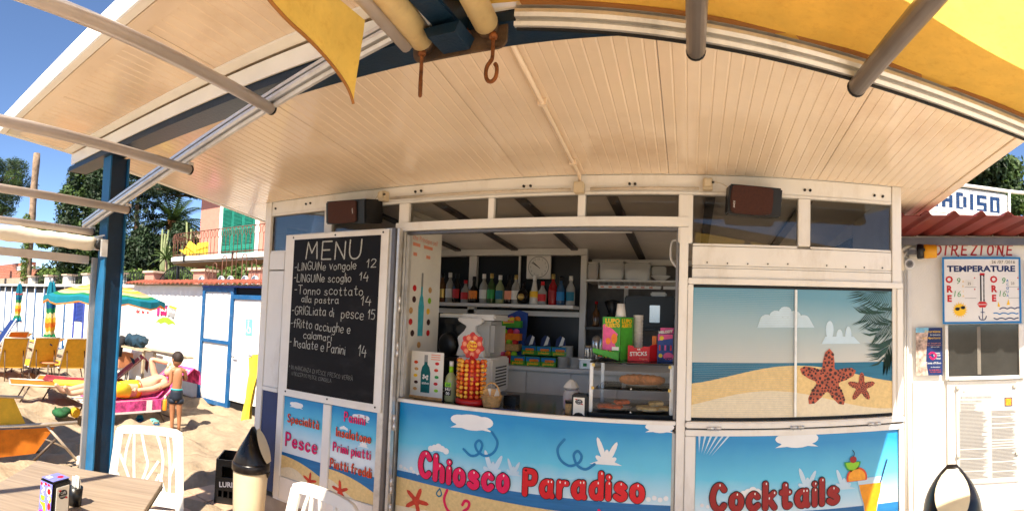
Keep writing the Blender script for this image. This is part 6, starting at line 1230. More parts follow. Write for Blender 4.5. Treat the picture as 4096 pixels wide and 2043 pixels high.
# towels
mat('pink_towel', (.62,.06,.22), .9, var=.8, vs_=11, bump=.2, bs=60); mat('red_towel', (.22,.012,.025), .9, var=.7, vs_=9, bump=.2, bs=50); mat('white_towel', (.78,.72,.70), .9, var=.1)
tw_ = thing('pink_towel', 'pink and white towel spread under the sunbathing man', 'towel', (-7.0, 3.7, .1), world=False); tw_.location = (-7.0, 3.27, -.25); tw_.rotation_euler = (0, 0, R(92)); ca, sa = math.cos(R(38)), math.sin(R(38))
slab(MB(), [(.18,.352),(.6,.345),(1.0,.345),(1.27,.355),(1.31,.372),(1.28+.4*ca,.352+.4*sa),(1.30+.72*ca,.36+.72*sa),(1.42+.72*ca,.30+.72*sa),(1.47+.70*ca,.10+.72*sa)], .62).build('cloth', 'pink_towel', tw_); MB().box(.20, 1.25, -.325, -.315, .20, .35).build('side_drop', 'pink_towel', tw_); MB().box(.22, 1.25, -.327, -.313, .17, .20).build('side_hem', 'white_towel', tw_); MB().box(.24, .34, -.328, -.324, .20, .35).build('end_band', 'white_towel', tw_); MB().box(.98, 1.08, -.328, -.324, .20, .35).build('end_band', 'white_towel', tw_)
tr2 = thing('red_towel', 'dark red patterned towel draped over the lounger behind the man', 'towel', (-9.0, 3.41, -.25), world=False); tr2.rotation_euler = (0, 0, R(63)); ca, sa = math.cos(R(42)), math.sin(R(42))
slab(MB(), [(.1,.352),(.6,.345),(1.0,.345),(1.27,.355),(1.31,.372),(1.28+.4*ca,.352+.4*sa),(1.30+.71*ca,.36+.71*sa),(1.40+.70*ca,.30+.70*sa),(1.42+.66*ca,.12+.7*sa)], .62).build('cloth', 'red_towel', tr2)
for i in range(6): q = MB().add([(-.03,0,0),(.03,0,0),(0,0,.09)], [(0,1,2)]).build('printed_triangle', 'denim', tr2); q.location = (1.28+.55*ca-.012, -.27+.1*i, .35+.55*sa+.012); q.rotation_euler = (R(90), R(48), 0); q.rotation_euler = (0, -R(48), 0)
yt = thing('towel', 'yellow towel folded on the flat orange lounger', 'towel', (-8.38, 3.45, .1), world=False); MB().box(-.25, .30, -.22, .22, 0, .04).build('cloth', 'yellow_towel', yt, bevel=.015); yt.location = (-8.30, 3.70, .085); yt.rotation_euler = (0, 0, R(75))
# ------------------------------------------------------------------ umbrellas
mat('pole_white', (.74,.70,.64), .45, var=.08)
RB = [('umb_teal',(.01,.24,.34)),('umb_blue',(.01,.12,.30)),('umb_green',(.02,.26,.10)),('umb_yellow',(.82,.55,.05)),('umb_orange',(.78,.24,.03)),('umb_pale',(.74,.66,.35)),('umb_red',(.55,.05,.04)),('umb_peach',(.78,.45,.22))]
for n_, c_ in RB: mat(n_, c_, .85, var=.12, trl=.45)
BAND = ['umb_teal','umb_teal','umb_pale','umb_yellow','umb_peach','umb_yellow','umb_pale','umb_yellow','umb_peach','umb_pale','umb_green','umb_teal']
def umbrella_open(label, loc, r=1.06, zr=1.80, zt=2.07, tilt=0.0):
    o = thing('beach_umbrella', label, 'beach umbrella', loc, group='open striped beach umbrellas', world=False); n = 8; K_ = len(BAND)
    b = MB(); ring = []
    for k in range(K_+1):
        t = k/K_; rr_2 = r*t; z = zt-(zt-zr)*(t**1.6)
        ring.append([(rr_2*math.cos(2*math.pi*j/(n*4))*(1-.05*t*(1-abs(math.cos(math.pi*j/4)))), rr_2*math.sin(2*math.pi*j/(n*4))*(1-.05*t*(1-abs(math.cos(math.pi*j/4)))), z-.035*t*(1-abs(math.cos(math.pi*j/4)))*-1) for j in range(n*4)])
    for k in range(K_):
        for j in range(n*4):
            b.add([ring[k][j], ring[k][(j+1)%(n*4)], ring[k+1][(j+1)%(n*4)], ring[k+1][j]], [(0,1,2,3)], k)
    b.build('canopy', BAND, o); vb = MB()
    for j in range(n*4): a, c = ring[K_][j], ring[K_][(j+1)%(n*4)]; d0, d1 = .11+.02*math.cos(math.pi*j/2), .11+.02*math.cos(math.pi*(j+1)/2); vb.add([a, c, (c[0],c[1],c[2]-d1*.80), (a[0],a[1],a[2]-d0*.80)], [(0,1,2,3)], 0); vb.add([(a[0],a[1],a[2]-d0*.80), (c[0],c[1],c[2]-d1*.80), (c[0],c[1],c[2]-d1), (a[0],a[1],a[2]-d0)], [(0,1,2,3)], 1)
    vb.build('valance', ['umb_teal','umb_orange'], o)
    for j in range(n): a = 2*math.pi*j/n; MB().tube([(.02*math.cos(a),.02*math.sin(a),zt-.05),(r*.97*math.cos(a),r*.97*math.sin(a),zr+.0)], .006, 5).build('rib', 'frame_dark', o)
    MB().tube([(0,0,-.1),(0,0,zt+.02)], .02, 10).build('pole', 'pole_white', o); MB().lathe([(.10,.0),(.06,.05),(0,.07)], (0,0,zt+.0), 10).build('top_cap', 'umb_teal', o); MB().lathe([(.02,.068),(.02,.10),(0,.12)], (0,0,zt), 8).build('finial', 'umb_blue', o)
    o.rotation_euler = (tilt, 0, .3); return o
umbrella_open('open rainbow striped umbrella on the beach behind the blue post', (-8.20, 4.22, -.25))
umbrella_open('striped umbrella peeking in at the left picture edge', (-5.72, .66, -.25), r=.92, zr=2.02, zt=2.36)
def umbrella_closed(label, loc, h=2.2, rz=0):
    o = thing('closed_umbrella', label, 'beach umbrella', loc, group='closed striped beach umbrellas', world=False)
    pr = [(.02,h-.02,'umb_teal'),(.06,h-.08,'umb_teal'),(.105,h-.36,'umb_red'),(.12,h-.40,'umb_teal'),(.10,h-.50,'umb_blue'),(.095,h-.58,'umb_green'),(.09,h-.68,'umb_pale'),(.10,h-.78,'umb_yellow'),(.105,h-.88,'umb_orange'),(.10,h-.98,'umb_yellow'),(.085,h-1.06,'umb_pale'),(.10,h-1.12,'umb_green'),(.13,h-1.20,'umb_teal'),(.155,h-1.28,'umb_blue'),(.165,h-1.33,'umb_red'),(.12,h-1.335,'umb_red')]
    n = 24; b = MB(); ms = [m_ for _, _, m_ in pr]
    rings = [[(r_*(1+.22*math.cos(6*2*math.pi*j/n+z*1.5))*math.cos(2*math.pi*j/n), r_*(1+.22*math.cos(6*2*math.pi*j/n+z*1.5))*math.sin(2*math.pi*j/n), z-.02*math.cos(6*2*math.pi*j/n)) for j in range(n)] for r_, z, _ in pr]
    for k in range(len(pr)-1):
        for j in range(n): b.add([rings[k][j], rings[k][(j+1)%n], rings[k+1][(j+1)%n], rings[k+1][j]], [(0,1,2,3)], k)
    b.build('folded_cloth', ms, o); MB().tube([(0,0,-.1),(0,0,h)], .02, 8).build('pole', 'pole_white', o); MB().lathe([(.025,0),(.03,.02),(0,.06)], (0,0,h-.01), 8).build('finial', 'plastic_white', o)
    MB().lathe([(.22,.0),(.22,.02),(.04,.03)], (0,0,h-1.72 if rz == 0 else h-1.85), 16).build('pole_tray', 'terracotta_cloth', o); MB().tube([(0,0,h-1.35),(0,0,h-1.8)], .027, 8).build('sleeve', 'plastic_white', o)
    o.rotation_euler = (R(1.5), R(1.5), rz); return o
umbrella_closed('closed striped umbrella farther away at the left', (-17.65, 5.74, -.25), 2.2, 1); umbrella_closed('closed striped umbrella beside the blue post with a tray', (-10.42, 4.15, -.25), 2.14, 0)
# small things on the sand
for i, (x, y, m_, nm) in enumerate(((-6.90,4.28,'umb_teal','left turquoise sandal on the sand by the lounger'),(-6.62,4.36,'umb_blue','right turquoise sandal on the sand by the lounger'))):
    s = thing('sandal', nm, 'sandal', (x, y, -.24), group='sandals', world=False); MB().prism([(a*.05*(1.2 if b_ > .05 else 1), b_) for a, b_ in [(-.8,-.11),(.8,-.11),(.7,0),(1,.08),(.5,.13),(-.5,.13),(-1,.08),(-.7,0)]], 0, .02, 'xy').build('sole', 'umb_blue', s); [MB().tube([(-.045,yy_,.02),(-.03,yy_,.06),(.03,yy_,.06),(.045,yy_,.02)], .014, 6).build('strap', 'wc_teal' if i else 'umb_teal', s) for yy_ in (-.06,.02,.07)]; s.rotation_euler = (0,0,R(60+20*i))
gbg = thing('beach_bag', 'green and yellow bag under the lounger by the man\'s feet', 'bag', (-7.3, 3.2, -.25)); mat('bag_green', (.008,.07,.02), .8, var=.5, vs_=9); MB().ell((-7.33,3.15,-.17), (.16,.12,.07), 12, 8).ell((-7.28,3.22,-.13), (.09,.08,.06), 10, 6).build('bag_body', 'bag_green', gbg); MB().ell((-7.25,3.36,-.15), (.09,.08,.08), 10, 8).build('side_pocket', 'umb_yellow', gbg); MB().tube([(-7.42,3.1,-.14),(-7.36,3.08,-.09),(-7.26,3.1,-.14)], .010, 6).build('strap', 'bag_green', gbg)
# ------------------------------------------------------------------ upper garden terrace behind the huts
mat('garden_soil', (.20,.15,.09), .95, var=.3); mat('pink_stucco', (.50,.215,.16), .8, var=.08, bump=.1, bs=60, dirt=.2, dirtcol=(.5,.28,.2)); mat('iron', (.008,.009,.011), .5, .4, var=.2); mat('iron_rust', (.14,.06,.04), .6, .3, var=.3); mat('green_shutter', (.012,.17,.12), .5, var=.15)
mat('pillar_cap', (.55,.40,.30), .8, var=.15)
def brick_mat():
    m = bpy.data.materials.new('brick_wall'); m.use_nodes = True; MATS['brick_wall'] = m; t = m.node_tree; n = t.nodes; L = t.links; p = n['Principled BSDF']; p.inputs['Roughness'].default_value = .9
    tc = n.new('ShaderNodeTexCoord'); mp = n.new('ShaderNodeMapping'); mp.inputs['Rotation'].default_value = (R(90), 0, 0); L.new(tc.outputs['Object'], mp.inputs[0])
    bk_ = n.new('ShaderNodeTexBrick'); bk_.inputs['Scale'].default_value = 2.2; bk_.inputs['Color1'].default_value = (.36,.10,.05,1); bk_.inputs['Color2'].default_value = (.26,.07,.04,1); bk_.inputs['Mortar'].default_value = (.34,.26,.2,1); L.new(mp.outputs[0], bk_.inputs[0]); L.new(bk_.outputs[0], p.inputs['Base Color'])
brick_mat()
ug = MB().box(-120, -3.5, 8.62, 140, -.5, 2.0).build('garden_ground', 'garden_soil'); tag(ug, kind='structure')
ps = [(-26.8,.50,'white'),(-24.3,.50,'white'),(-22.0,.50,'white'),(-19.9,.50,'white'),(-17.4,.50,'white'),(-14.95,.55,'pink'),(-12.25,.55,'pink'),(-9.9,.50,'pink')]
pn = ['white gate pillar farthest left on the garden wall','white pillar second from the left on the garden wall','white pillar third from the left on the garden wall','white pillar left of the blue post on the garden wall','white pillar right of the blue post on the garden wall','pink pillar left of the garden gate','pink pillar right of the garden gate','pink pillar beside the kiosk corner on the garden wall']
for (x, w_, k_), nm in zip(ps, pn):
    p_ = thing('pillar', nm, 'pillar', (x, 9.5, 2.0), group='garden wall pillars'); MB().box(x-w_/2, x+w_/2, 9.3, 9.7, 1.9, 2.52).build('shaft', 'hut_white' if k_ == 'white' else 'pink_stucco', p_); MB().box(x-w_/2-.06, x+w_/2+.06, 9.24, 9.76, 2.522, 2.59).build('cap', 'pillar_cap', p_)
gwl = thing('garden_wall', 'low white garden wall along the terrace edge behind the huts', 'wall', (-20, 9.45, 2.0)); MB().box(-40, -9, 9.42, 9.6, 1.9, 2.14).build('render', 'hut_white', gwl)
def hoop_fence(x0, x1, label, h=.42, y=9.5, n=None, group='iron hoop fences on the garden wall', m='iron', z0=2.16):
    f = thing('iron_fence', label, 'fence', ((x0+x1)/2, y, z0), group=group); n = n or max(3, int((x1-x0)/.2)); d = (x1-x0)/n; me = None
    for i in range(n):
        pts = [(0,0,0),(0,0,h*.8)]+[(d*.36-d*.36*math.cos(t), 0, h*.8+d*.5*math.sin(t)) for t in np.linspace(0, math.pi, 7)]+[(d*.72,0,0)]
        if me is None: q = MB().tube(pts, .012, 5).build('hoop', m, f); me = q.data
        else: q = put('hoop', me, f)
        q.matrix_parent_inverse = INV[f.name]; q.location = (x0+d*i+d*.14, y, z0)
    MB().tube([(x0,y,z0+.06),(x1,y,z0+.06)], .010, 5).build('rail', m, f); MB().tube([(x0,y,z0+h*.62),(x1,y,z0+h*.62)], .010, 5).build('rail', m, f); return f
for a, c, nm in ((-26.5,-24.6,'leftmost iron hoop fence between white pillars'),(-24.0,-22.3,'iron hoop fence right of the second white pillar'),(-21.7,-20.2,'iron hoop fence just left of the blue post'),(-19.6,-17.7,'iron hoop fence behind the blue post'),(-17.1,-15.3,'iron hoop fence left of the pink gate pillar')): hoop_fence(a, c, nm)
gt_ = thing('garden_gate', 'black iron garden gate with curved top between pink pillars', 'gate', (-13.6, 9.5, 2.1)); n_ = 22
for i in range(n_+1):
    u = i/n_; x = -14.62+2.05*u; top = 2.30+.42*math.sin(math.pi*min(1, u*1.05))**.8; MB().tube([(x,9.5,2.05),(x,9.5,top)], .012, 5).build('bar', 'iron', gt_)
MB().tube([(-14.62+2.05*u, 9.5, 2.30+.42*math.sin(math.pi*min(1,u*1.05))**.8) for u in np.linspace(0,1,20)], .018, 6).build('top_rail', 'iron', gt_); MB().tube([(-14.62,9.5,2.12),(-12.57,9.5,2.12)], .016, 6).build('bottom_rail', 'iron', gt_); MB().box(-13.63, -13.57, 9.47, 9.53, 2.05, 2.70).build('meeting_stile', 'iron', gt_)
hr = thing('hoop_rack', 'tall rusty metal hoops standing on the wash house roof', 'rack', (-11, 9.2, 2.05))
for i, (x, h) in enumerate(((-11.75,.46),(-11.42,.60),(-11.02,.78),(-10.62,.88),(-10.22,.80),(-9.85,.66),(-9.5,.5))):
    w_ = .085; MB().tube([(x-w_,9.2,2.05),(x-w_,9.2,2.05+h)]+[(x-w_*math.cos(t),9.2,2.05+h+w_*math.sin(t)) for t in np.linspace(0,math.pi,7)]+[(x+w_,9.2,2.05)], .014, 6).build('hoop', 'iron_rust', hr)
MB().box(-11.95, -9.2, 9.05, 9.35, 1.98, 2.06).build('slab', 'hut_white', hr)
for i, x in enumerate((-11.78,-10.92,-10.55,-9.98,-9.62)):
    fl_ = thing('floodlight', ['round grey floodlight at the left end of the hoop rack','round grey floodlight left of middle on the hoop rack','round grey floodlight in the middle of the hoop rack','round grey floodlight right of middle on the hoop rack','round grey floodlight at the right end of the hoop rack'][i], 'floodlight', (x, 9.1, 2.06), group='floodlights on the wash house roof'); MB().lathe([(.13,0),(.13,.03),(.08,.10),(.05,.14)], (x,9.02,2.24), 16, ax='y').build('housing', 'grey_alu', fl_); MB().lathe([(.0,-.004),(.10,-.004),(.10,.002)], (x,9.015,2.24), 16, ax='y').build('lens', 'steel', fl_); MB().tube([(x,9.1,2.06),(x,9.1,2.16)], .02, 6).build('stand', 'dark_alu', fl_)
# pink house with balcony
ho = thing('pink_house', 'pink villa with green shutters and rounded balcony behind the beach', 'house', (-12, 12, 2.0))
MB().box(-15.9, -4.5, 12, 20, 2.0, 5.75).build('wall', 'pink_stucco', ho); MB().box(-16.35, -4.0, 11.5, 20.5, 5.752, 5.90).build('eave', 'roof_tile', ho)
MB().box(-14.75, -14.54, 11.97, 11.998, 3.20, 5.05).build('door_surround', 'hut_white', ho); MB().box(-12.87, -12.68, 11.97, 11.998, 3.20, 5.05).build('door_surround', 'hut_white', ho); MB().box(-14.75, -12.68, 11.972, 11.998, 5.052, 5.18).build('door_surround', 'hut_white', ho)
for i in range(3):
    x0 = -14.53+.555*i; s = MB().box(x0, x0+.545, 11.93, 11.969, 3.22, 5.04).build('shutter', 'green_shutter', ho)
    for z0, z1 in ((3.30,3.62),(3.72,4.26),(4.36,4.96)):
        k = int((z1-z0)/.046); b = MB()
        for j in range(k): z = z0+.046*j; b.hexa([(x0+.06,11.905,z),(x0+.485,11.905,z),(x0+.485,11.929,z+.022),(x0+.06,11.929,z+.022)], [(x0+.06,11.905,z+.010),(x0+.485,11.905,z+.010),(x0+.485,11.929,z+.032),(x0+.06,11.929,z+.032)])
        tag(b.build('louvre_slats', 'green_shutter', s), kind='stuff')
arc = [(-15.2-.95*math.sin(t), 11.45-.95*math.cos(t)) for t in np.linspace(0, math.pi/2, 9)]
edge = [(-4.5,10.5)]+arc+[(-16.15,12.0)]
MB().prism(edge+[(-4.5,12.0)], 3.03, 3.175, 'xy').build('balcony_slab', 'hut_white', ho); MB().prism([(x, y+.08) for x, y in edge]+[(-4.5,12.0)], 2.96, 3.028, 'xy').build('balcony_underside', 'pillar_cap', ho)
rl_ = thing('balcony_railing', 'wrought iron balcony railing with hooped bars on the pink house', 'railing', (-12, 10.6, 3.2)); path = []
def arclen(E):
    P = [Vector((x, y, 0)) for x, y in E]; L_ = [0]
    for a, c in zip(P, P[1:]): L_.append(L_[-1]+(c-a).length)
    return P, L_
P_, L_ = arclen([(x, y+.06) for x, y in edge[:-1]]+[(-16.12,11.95)])
def at_len(s):
    for i in range(len(L_)-1):
        if s <= L_[i+1]: return P_[i].lerp(P_[i+1], (s-L_[i])/(L_[i+1]-L_[i]))
    return P_[-1]
s = 5.0; k = 0; bm1 = None
while s < L_[-1]:
    p = at_len(s)
    if bm1 is None: q = MB().tube([(0,0,0),(0,0,.52),(-.05,0,.58),(-.05,0,.70),(0,0,.78)], .010, 5).tube([(0,0,.52),(.05,0,.58),(.05,0,.70),(0,0,.78)], .010, 5).build('bar', 'iron_rust', rl_); bm1 = q.data
    else: q = put('bar', bm1, rl_)
    q.matrix_parent_inverse = INV[rl_.name]; q.location = (p.x, p.y, 3.19); s += .185; k += 1
for z in (3.24,3.98): MB().tube([(p.x,p.y,z) for p in [at_len(t) for t in np.linspace(4.5, L_[-1], 40)]], .016, 5).build('rail', 'iron_rust', rl_)
for s in (5.2,7.7,10.2,12.0): p = at_len(min(s, L_[-1])); MB().box(p.x-.03, p.x+.03, p.y-.10, p.y-.04, 2.98, 3.22).build('bracket', 'iron', rl_)
for i, (x, y, rz) in enumerate(((-15.05,10.95,.5),(-14.35,10.95,-.1))):
    c = thing('balcony_chair', ['yellow folding chair tilted at the left on the balcony','yellow cushioned chair with a printed back on the balcony'][i], 'chair', (x, y, 3.18), group='yellow chairs on the balcony', world=False); MB().box(-.34, .34, 0, .05, .02, .5).build('back', 'yellow_towel', c, bevel=.02); MB().box(-.34, .34, -.3, 0, .05, .11).build('seat', 'yellow_towel', c, bevel=.02); [MB().tube([(a,-.27,0),(a,-.27,.05)], .015, 5).build('leg', 'iron', c) for a in (-.3,.3)]; c.rotation_euler = (0, .55 if i == 0 else 0, rz)
# brick garden wall and neighbour roof
bw2 = thing('brick_wall', 'red brick garden wall with plants on top at the far left', 'wall', (-33, 11, 2)); MB().box(-60, -27.2, 11, 11.3, 2.0, 3.15).build('brickwork', 'brick_wall', bw2); MB().box(-60, -33.2, 11.5, 11.9, 2.0, 3.75).build('brickwork', 'brick_wall', bw2); MB().box(-60, -31.5, 10.6, 10.9, 2.0, 2.62).build('concrete_kerb', 'mortar', bw2); MB().box(-36, -32.5, 11.45, 11.49, 3.2, 3.5).build('white_balustrade', 'hut_white', bw2)
fh = thing('far_house', 'distant villa with pale tiled roof between the trees', 'house', (-27, 17, 2)); MB().box(-29.5, -25.0, 17, 22, 2, 5.35).build('wall', 'pillar_cap', fh); mat('pale_tile', (.46,.33,.22), .8, var=.4, vs_=4); MB().hexa([(-30.0,16.5,5.35),(-24.2,16.5,5.35),(-24.2,22.5,5.35),(-30.0,22.5,5.35)], [(-27.6,18.8,6.05),(-26.4,18.8,6.05),(-26.4,20.2,6.05),(-27.6,20.2,6.05)]).build('roof', 'pale_tile', fh); MB().box(-28.2, -27.2, 16.96, 16.999, 3.6, 4.6).build('window', 'shade_black', fh)
# ------------------------------------------------------------------ plants
mat('leaf_dark', (.020,.042,.014), .6, var=.6, vs_=2.5, trl=.25); mat('leaf_mid', (.065,.115,.025), .6, var=.6, vs_=3, trl=.3); mat('leaf_bright', (.13,.20,.04), .6, var=.5, vs_=3, trl=.35); mat('leaf_pine', (.022,.044,.016), .65, var=.55, vs_=1.5, trl=.2); mat('bark', (.14,.095,.065), .9, var=.45, vs_=7, bump=.6, bs=16); mat('palm_bark', (.26,.18,.12), .9, var=.45, vs_=5, bump=.8, bs=10); mat('cactus', (.16,.19,.08), .6, var=.3)
def tree(name, label, base, h, clumps, n, size, m, trunk_r=.2, seed=0, limbs=True, aspect=.45, shell=.55, cat='tree', group='trees in the garden behind the beach', m2=None):
    t = thing(name, label, cat, base, group=group); B = Vector(base); top = B+Vector((0,0,h)); b = MB(); b.tube([B-Vector((0,0,.3)), B+Vector((.05,0,h*.4)), B+Vector((-.03,.05,h*.75)), top], [trunk_r, trunk_r*.8, trunk_r*.55, trunk_r*.2], 8)
    if limbs:
        g = random.Random(seed)
        for c, r_ in clumps[:14]:
            c = Vector(c); z0 = min(max(c.z-r_[2]*1.2, B.z+h*.3), B.z+h*.92); b.tube([(B.x, B.y, z0), ((B.x+c.x)/2, (B.y+c.y)/2, (z0+c.z)/2+.1), tuple(c)], [trunk_r*.4, trunk_r*.28, trunk_r*.1], 6)
    b.build('trunk', 'bark', t); V, F = leaves(clumps, n, size, seed, shell=shell, aspect=aspect)
    mi = None
    if m2: mi = (np.random.default_rng(seed).random(len(F)) < .35).astype(np.int32)
    tag(fastmesh('crown', V, F, [m, m2] if m2 else m, t, mi=mi), kind='stuff'); return t
def blob(c, R_, n, r0, seed, flat=.7):
    g = random.Random(seed); out = []
    for i in range(n):
        a, u = g.uniform(0, 6.28), g.uniform(-1, 1); rr_2 = g.random()**.4; s_ = math.sqrt(1-u*u); q = r0*g.uniform(.6,1.25); out.append(((c[0]+R_[0]*rr_2*s_*math.cos(a), c[1]+R_[1]*rr_2*s_*math.sin(a), c[2]+R_[2]*rr_2*u), (q, q, q*flat)))
    return out
tree('pine_tree', 'dark umbrella pine at the left edge of the picture', (-35.3, 9.6, 2), 7.0, blob((-35.4,9.7,8.9), (2.6,1.9,2.0), 36, .85, 1), 16000, .13, 'leaf_pine', .3, 1, aspect=.16, m2='leaf_mid')
# stepped cypress-like evergreen
cl = []
g = random.Random(5)
for i in range(60):
    z = g.uniform(3.0, 8.0); k = min(1, (8.35-z)/2.6)**.7; a = g.uniform(0, 6.28); r_ = 1.45*k*g.random()**.5; cl.append(((-23.3+r_*math.cos(a), 10.9+r_*math.sin(a), z), (.55*(.5+.5*k), .55*(.5+.5*k), .75)))
tree('cypress_tree', 'broad dense cypress standing behind the blue post', (-23.3, 10.9, 2), 6.3, cl, 26000, .10, 'leaf_dark', .25, 2, limbs=False, m2='leaf_mid')
cl = []
for k in range(9):
    z = 4.3+.48*k; r_ = 1.75*(1-k/10.5)
    for j in range(7): a = j*.9+k*.6; cl += [((-22.4+r_*.6*math.cos(a), 13.0+r_*.6*math.sin(a), z), (.42,.42,.13)), ((-22.4+r_*math.cos(a), 13.0+r_*math.sin(a), z+.06), (.30,.30,.11))]
tree('araucaria_tree', 'tiered araucaria right of the blue post', (-22.4, 13.0, 2), 6.4, cl, 11000, .10, 'leaf_dark', .16, 3, limbs=False, aspect=.2, m2='leaf_pine')
tree('pine_tree', 'pine whose branches reach in under the roof edge', (-18.4, 15.0, 2), 5.6, blob((-20.1,13.2,6.75), (1.7,1.1,.45), 16, .5, 8, .5)+blob((-18.6,13.9,6.6), (1.3,1.0,.4), 8, .42, 9, .5), 9000, .10, 'leaf_pine', .25, 4, aspect=.14)
tree('cypress_hedge_tree', 'dark cypress cluster below the araucaria', (-20.2, 11.9, 2), 2.6, blob((-20.6,11.9,3.8), (1.5,.6,1.0), 20, .45, 12, 1.5), 12000, .09, 'leaf_dark', .12, 5, limbs=False); tree('cypress_hedge_tree', 'dark pointed cypress next to the yucca', (-17.6, 12.6, 2), 2.7, blob((-17.8,12.6,3.6), (.5,.4,1.0), 12, .4, 13, 1.8)+[((-17.75,12.6,4.6),(.18,.18,.5))], 7000, .08, 'leaf_dark', .12, 6, limbs=False, m2='leaf_mid')
tree('cypress_hedge_tree', 'dark bushy tree filling the gap behind the blue post', (-23.2, 13.2, 2), 2.6, blob((-23.0,13.4,3.7), (2.0,.6,1.1), 22, .5, 14, 1.3), 10000, .10, 'leaf_dark', .12, 7, limbs=False)
tree('shrub', 'bright green shrub at the foot of the dead palm', (-26.6, 9.9+.8, 2), 1.4, blob((-27.6,10.8-.6,4.9), (1.3,.5,.5), 9, .4, 15), 4000, .10, 'leaf_bright', .1, 8, limbs=False, cat='shrub')
# dead palm trunk
dp = thing('dead_palm_trunk', 'bare broken palm trunk rising left of the cypress', 'tree trunk', (-28.5, 9.5, 2)); pts = [(-28.42+.004*i+.03*math.sin(i), 9.72+.006*i, 2+.5*i) for i in range(16)]; MB().tube(pts, [.20+.025*((i*7)%3-1)*.5 for i in range(16)], 12).build('trunk', 'palm_bark', dp)
V, F = leaves([((-28.45,9.55,2.6+.4*i), (.26,.26,.3)) for i in range(9)], 2600, .07, 4, shell=.8); tag(fastmesh('ivy', V, F, 'leaf_bright', dp), kind='stuff')
def frond(b, o, az, el, L_, n=26, lw=.42, droop=1.1):
    p = Vector(o); d = Vector((math.cos(az)*math.cos(el), math.sin(az)*math.cos(el), math.sin(el))); st = L_/n; sp = [p.copy()]
    for i in range(n):
        d = (d-Vector((0,0,droop*st/L_*.9))).normalized(); p = p+d*st; sp.append(p.copy()); side = d.cross(Vector((0,0,1)))
        if side.length < 1e-3: side = Vector((1,0,0))
        side.normalize(); up = side.cross(d); l = lw*math.sin(math.pi*(.12+.85*i/n))**.7
        for s_ in (-1, 1):
            tip = p+side*s_*l*.8+d*l*.55-Vector((0,0,l*.25)); w_ = d*.035; b.add([p-w_, p+w_, tip], [(0,1,2)])
    b.tube(sp[::3], .02, 5)
def palm(name, label, base, h, n, L_, seed, lw=.42, trunk=.22, group='palms and spiky plants', skirt=True):
    t = thing(name, label, 'palm', base, group=group); B = Vector(base)
    if h > .3: MB().tube([B, B+Vector((.05,0,h*.5)), B+Vector((0,0,h))], [trunk*1.1, trunk*.9, trunk], 10).build('trunk', 'palm_bark', t)
    g = random.Random(seed); b = MB()
    for i in range(n): frond(b, B+Vector((0,0,h)), i*2.4+g.uniform(-.2,.2), g.uniform(-.15,1.25), L_*g.uniform(.8,1.1), 18, lw, g.uniform(.8,1.5))
    tag(b.build('fronds', 'leaf_mid', t), kind='stuff')
    if skirt: MB().ell(B+Vector((0,0,h-.1)), (.35,.35,.4), 10, 8).build('crown_base', 'terracotta_cloth', t)
palm('palm_tree', 'date palm with arching fronds left of the pink house', (-22.0, 14.9, 2), 3.55, 60, 1.9, 3, .5)
palm('yucca', 'pale spiky yucca beside the balcony', (-17.0, 11.3, 2), 1.25, 26, .75, 5, .06, .06, skirt=False)
for i, x in enumerate((-33.5,-31.8,-29.9,-28.6)): palm('agave', ['agave on the brick wall, first from the left','agave on the brick wall, second from the left','agave on the brick wall, third from the left','agave on the brick wall, rightmost'][i], (x, 11.1, 3.1), .05, 12, .6, 20+i, .07, .05, skirt=False)
cc = thing('candelabra_cactus', 'grey-green candelabra cactus between the palm and the balcony', 'cactus', (-18.3, 12.3, 2)); g = random.Random(6)
for i in range(13):
    x = -18.9+.19*i+g.uniform(-.05,.05); h = g.uniform(1.6, 2.9)*(1 if i < 11 else .8); q = MB().tube([(-18.2+(x+18.2)*.3, 12.3, 2.2), (x, 12.3+g.uniform(-.2,.2), 3.0), (x+g.uniform(-.12,.12), 12.3, 2+h)], [.07,.065,.04], 7).build('stem', 'cactus', cc)
# clipped hedges
def hedge(label, x0, x1, y0, y1, z0, z1, n, seed, m='leaf_mid', size=.10, m2='leaf_bright'):
    h = thing('hedge', label, 'hedge', ((x0+x1)/2, (y0+y1)/2, z0), group='garden hedges'); g = np.random.default_rng(seed); cl = []
    k = max(3, int((x1-x0)/.5))
    for i in range(k): cl.append(((x0+(x1-x0)*(i+.5)/k, (y0+y1)/2, z0+(z1-z0)*.5+g.uniform(-.05,.08)), ((x1-x0)/k*.8, (y1-y0)*.55, (z1-z0)*.56*g.uniform(.9,1.1))))
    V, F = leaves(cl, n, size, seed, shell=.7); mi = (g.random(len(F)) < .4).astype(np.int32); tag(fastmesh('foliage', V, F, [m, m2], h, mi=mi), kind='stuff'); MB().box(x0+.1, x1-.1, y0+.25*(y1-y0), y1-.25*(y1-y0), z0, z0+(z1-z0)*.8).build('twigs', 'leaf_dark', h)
hedge('green hedge behind the fence left of the blue post', -29, -19.5, 10.3, 11.0, 2.0, 3.0, 9000, 31); hedge('green hedge behind the fence and gate', -19.4, -12.0, 9.9, 10.35, 2.0, 2.60, 9000, 32); hedge('small bushes under the balcony by the kiosk corner', -11.9, -8.6, 9.75, 10.2, 2.0, 2.66, 4000, 33, size=.07)
# right side: trees above the mosaic
tree('pine_tree', 'green pine rising behind the mosaic sign at the right', (8.6, 13.5, 2.9), 3.0, blob((7.6,12.6,5.6), (1.6,.9,.75), 20, .5, 41), 12000, .10, 'leaf_mid', .2, 41, group='trees behind the mosaic sign', m2='leaf_dark'); tree('shrub', 'leafy bush behind the white railing at the right edge', (6.6, 9.2, 2.9), .9, blob((6.5,9.1,3.7), (.8,.5,.6), 14, .35, 42), 7000, .06, 'leaf_mid', .06, 42, limbs=False, cat='shrub', group='trees behind the mosaic sign', m2='leaf_bright')
